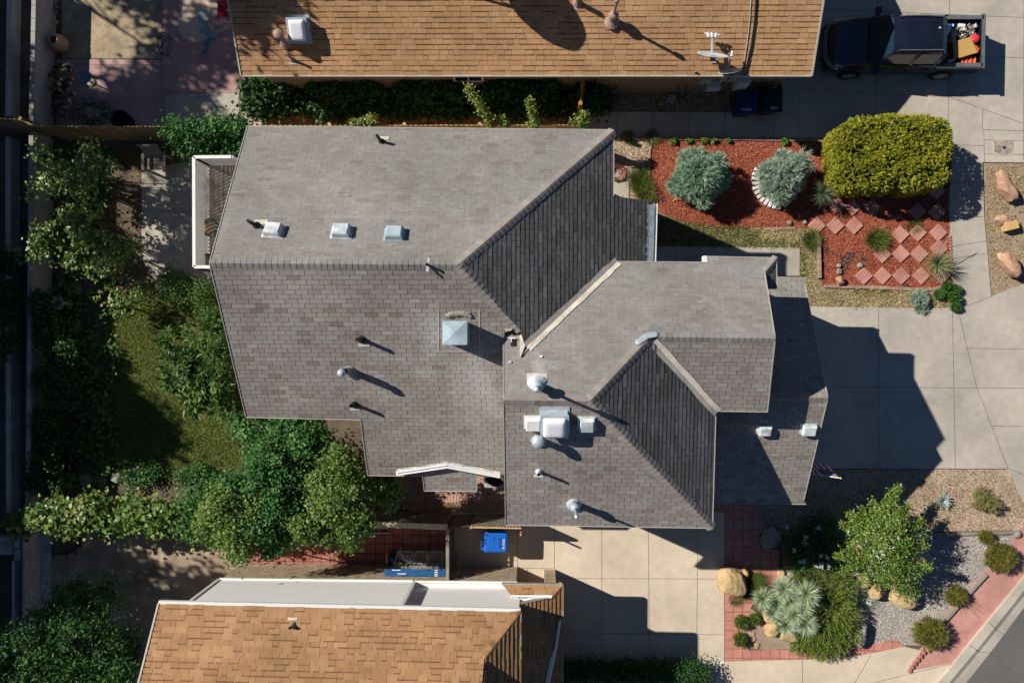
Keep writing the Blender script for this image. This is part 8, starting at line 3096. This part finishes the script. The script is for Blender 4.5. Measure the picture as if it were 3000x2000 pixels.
# hose coil on the gravel
t = thing('garden_hose', 'coiled dark red hose on tan gravel at the house corner', 'hose', P(1812, 508, 0))
mb = MB()
c = P(1808, 508, .03)
path = []
for k in range(120):
    a = k * .25
    r = .16 + .16 * abs(math.sin(k * .043)) + .01 * math.sin(k)
    path.append(c + Vector((r * math.cos(a) * .9, r * math.sin(a) * .9, .012 + .0009 * k)))
mb.tube(path, .013, 6)
mb.build('coil', mat('red_hose', (.16, .04, .04), (.22, .07, .06), scale=5, rough=.5), t)
# valve box lid in the pavement
t = thing('valve_box', 'square concrete valve box with a rusty stained lid in the pavement', 'valve box', P(2941, 430, 0))
mb = MB()
a, b = P(2912, 408, .056), P(2969, 456, .056)
mb.box(((a.x + b.x) / 2, (a.y + b.y) / 2, .052), (b.x - a.x, a.y - b.y, .012))
mb.build('frame', M_CURB, t)
mb = MB()
mb.prism([P(x, y, .066) for x, y in ((2913, 412), (2930, 416), (2965, 410), (2968, 430), (2958, 452), (2930, 452), (2914, 444))], .006)
mb.build('lid', mat('rusty_lid', (.20, .14, .12), (.42, .36, .31), scale=6, rough=.95, fine=.3), t)
mb = MB()
mb.lathe(P(2942, 433, .068), [(.05, 0), (.05, .006), (.001, .006)], 12)
mb.build('knob', M_BLKP, t)
# small solar lights and stakes
for k, (x, y, x2, y2, lab) in enumerate(((1972, 590, 1990, 575, 'wooden stake lying at the foot of the silvery conifer'), (2592, 690, 2590, 648, 'thin grey cane lying on the mulch by the grass tuft'))):
    t = thing('garden_stake', lab, 'stake', P(x, y, 0))
    mb = MB()
    mb.tube([P(x, y, .05), P(x2, y2, .25 if k == 0 else .06)], .018 if k == 0 else .008, 8)
    mb.build('stake', M_WOODY if k == 0 else M_GALVD, t)
t = thing('wire_frame', 'dark folded wire frame lying on the gravel by the brick wall', 'frame', P(1960, 290, 0))
mb = MB()
for k in range(5):
    mb.tube([P(1945 + random.uniform(-6, 30), 278 + random.uniform(-6, 22), .05), P(1955 + random.uniform(-6, 30), 285 + random.uniform(-6, 22), .2)], .018, 6)
mb.lathe(P(1968, 290, .1), [(.12, 0), (.14, .06), (.02, .08)], 10)
mb.build('frame', M_BOXG, t)
# ------------------------------------------------------------------ light and camera
w = bpy.data.worlds.new('World')
bpy.context.scene.world = w
w.use_nodes = True
nt = w.node_tree
bg = nt.nodes['Background']
sky = nt.nodes.new('ShaderNodeTexSky')
sky.sky_type = 'NISHITA'
sky.sun_disc = False
sky.sun_elevation = SUN_EL
sd = Vector((-SUN_H[0], -SUN_H[1], 0)).normalized()
sky.sun_rotation = math.atan2(sd.x, sd.y)
sky.altitude = 1600
sky.air_density = 0.9
sky.dust_density = 0.0
sky.ozone_density = 6.0
nt.links.new(sky.outputs['Color'], bg.inputs['Color'])
bg.inputs['Strength'].default_value = 0.05
sun = bpy.data.lights.new('sun', 'SUN')
sun.energy = 5.0
sun.angle = math.radians(0.5)
sun.color = (1.0, 0.94, 0.85)
so = bpy.data.objects.new('sun', sun)
C.objects.link(so)
dirv = Vector((SUN_H[0] * math.cos(SUN_EL), SUN_H[1] * math.cos(SUN_EL), -math.sin(SUN_EL)))
so.rotation_euler = dirv.to_track_quat('-Z', 'Y').to_euler()
so.location = (-30, 15, 40)
cam = bpy.data.cameras.new('camera')
cam.sensor_fit = 'HORIZONTAL'
cam.sensor_width = 36.0
cam.lens = 36.0 * FPX / 3000.0
cam.clip_end = 500
co = bpy.data.objects.new('camera', cam)
C.objects.link(co)
co.location = (0, 0, CAMH)
co.rotation_euler = ROT.to_euler('XYZ')
sc = bpy.context.scene
sc.camera = co
sc.view_settings.view_transform = 'Standard'
sc.view_settings.look = 'None'
sc.view_settings.exposure = 0.2
sc.view_settings.gamma = 1.0
sc.cycles.max_bounces = 6
sc.cycles.use_denoising = True
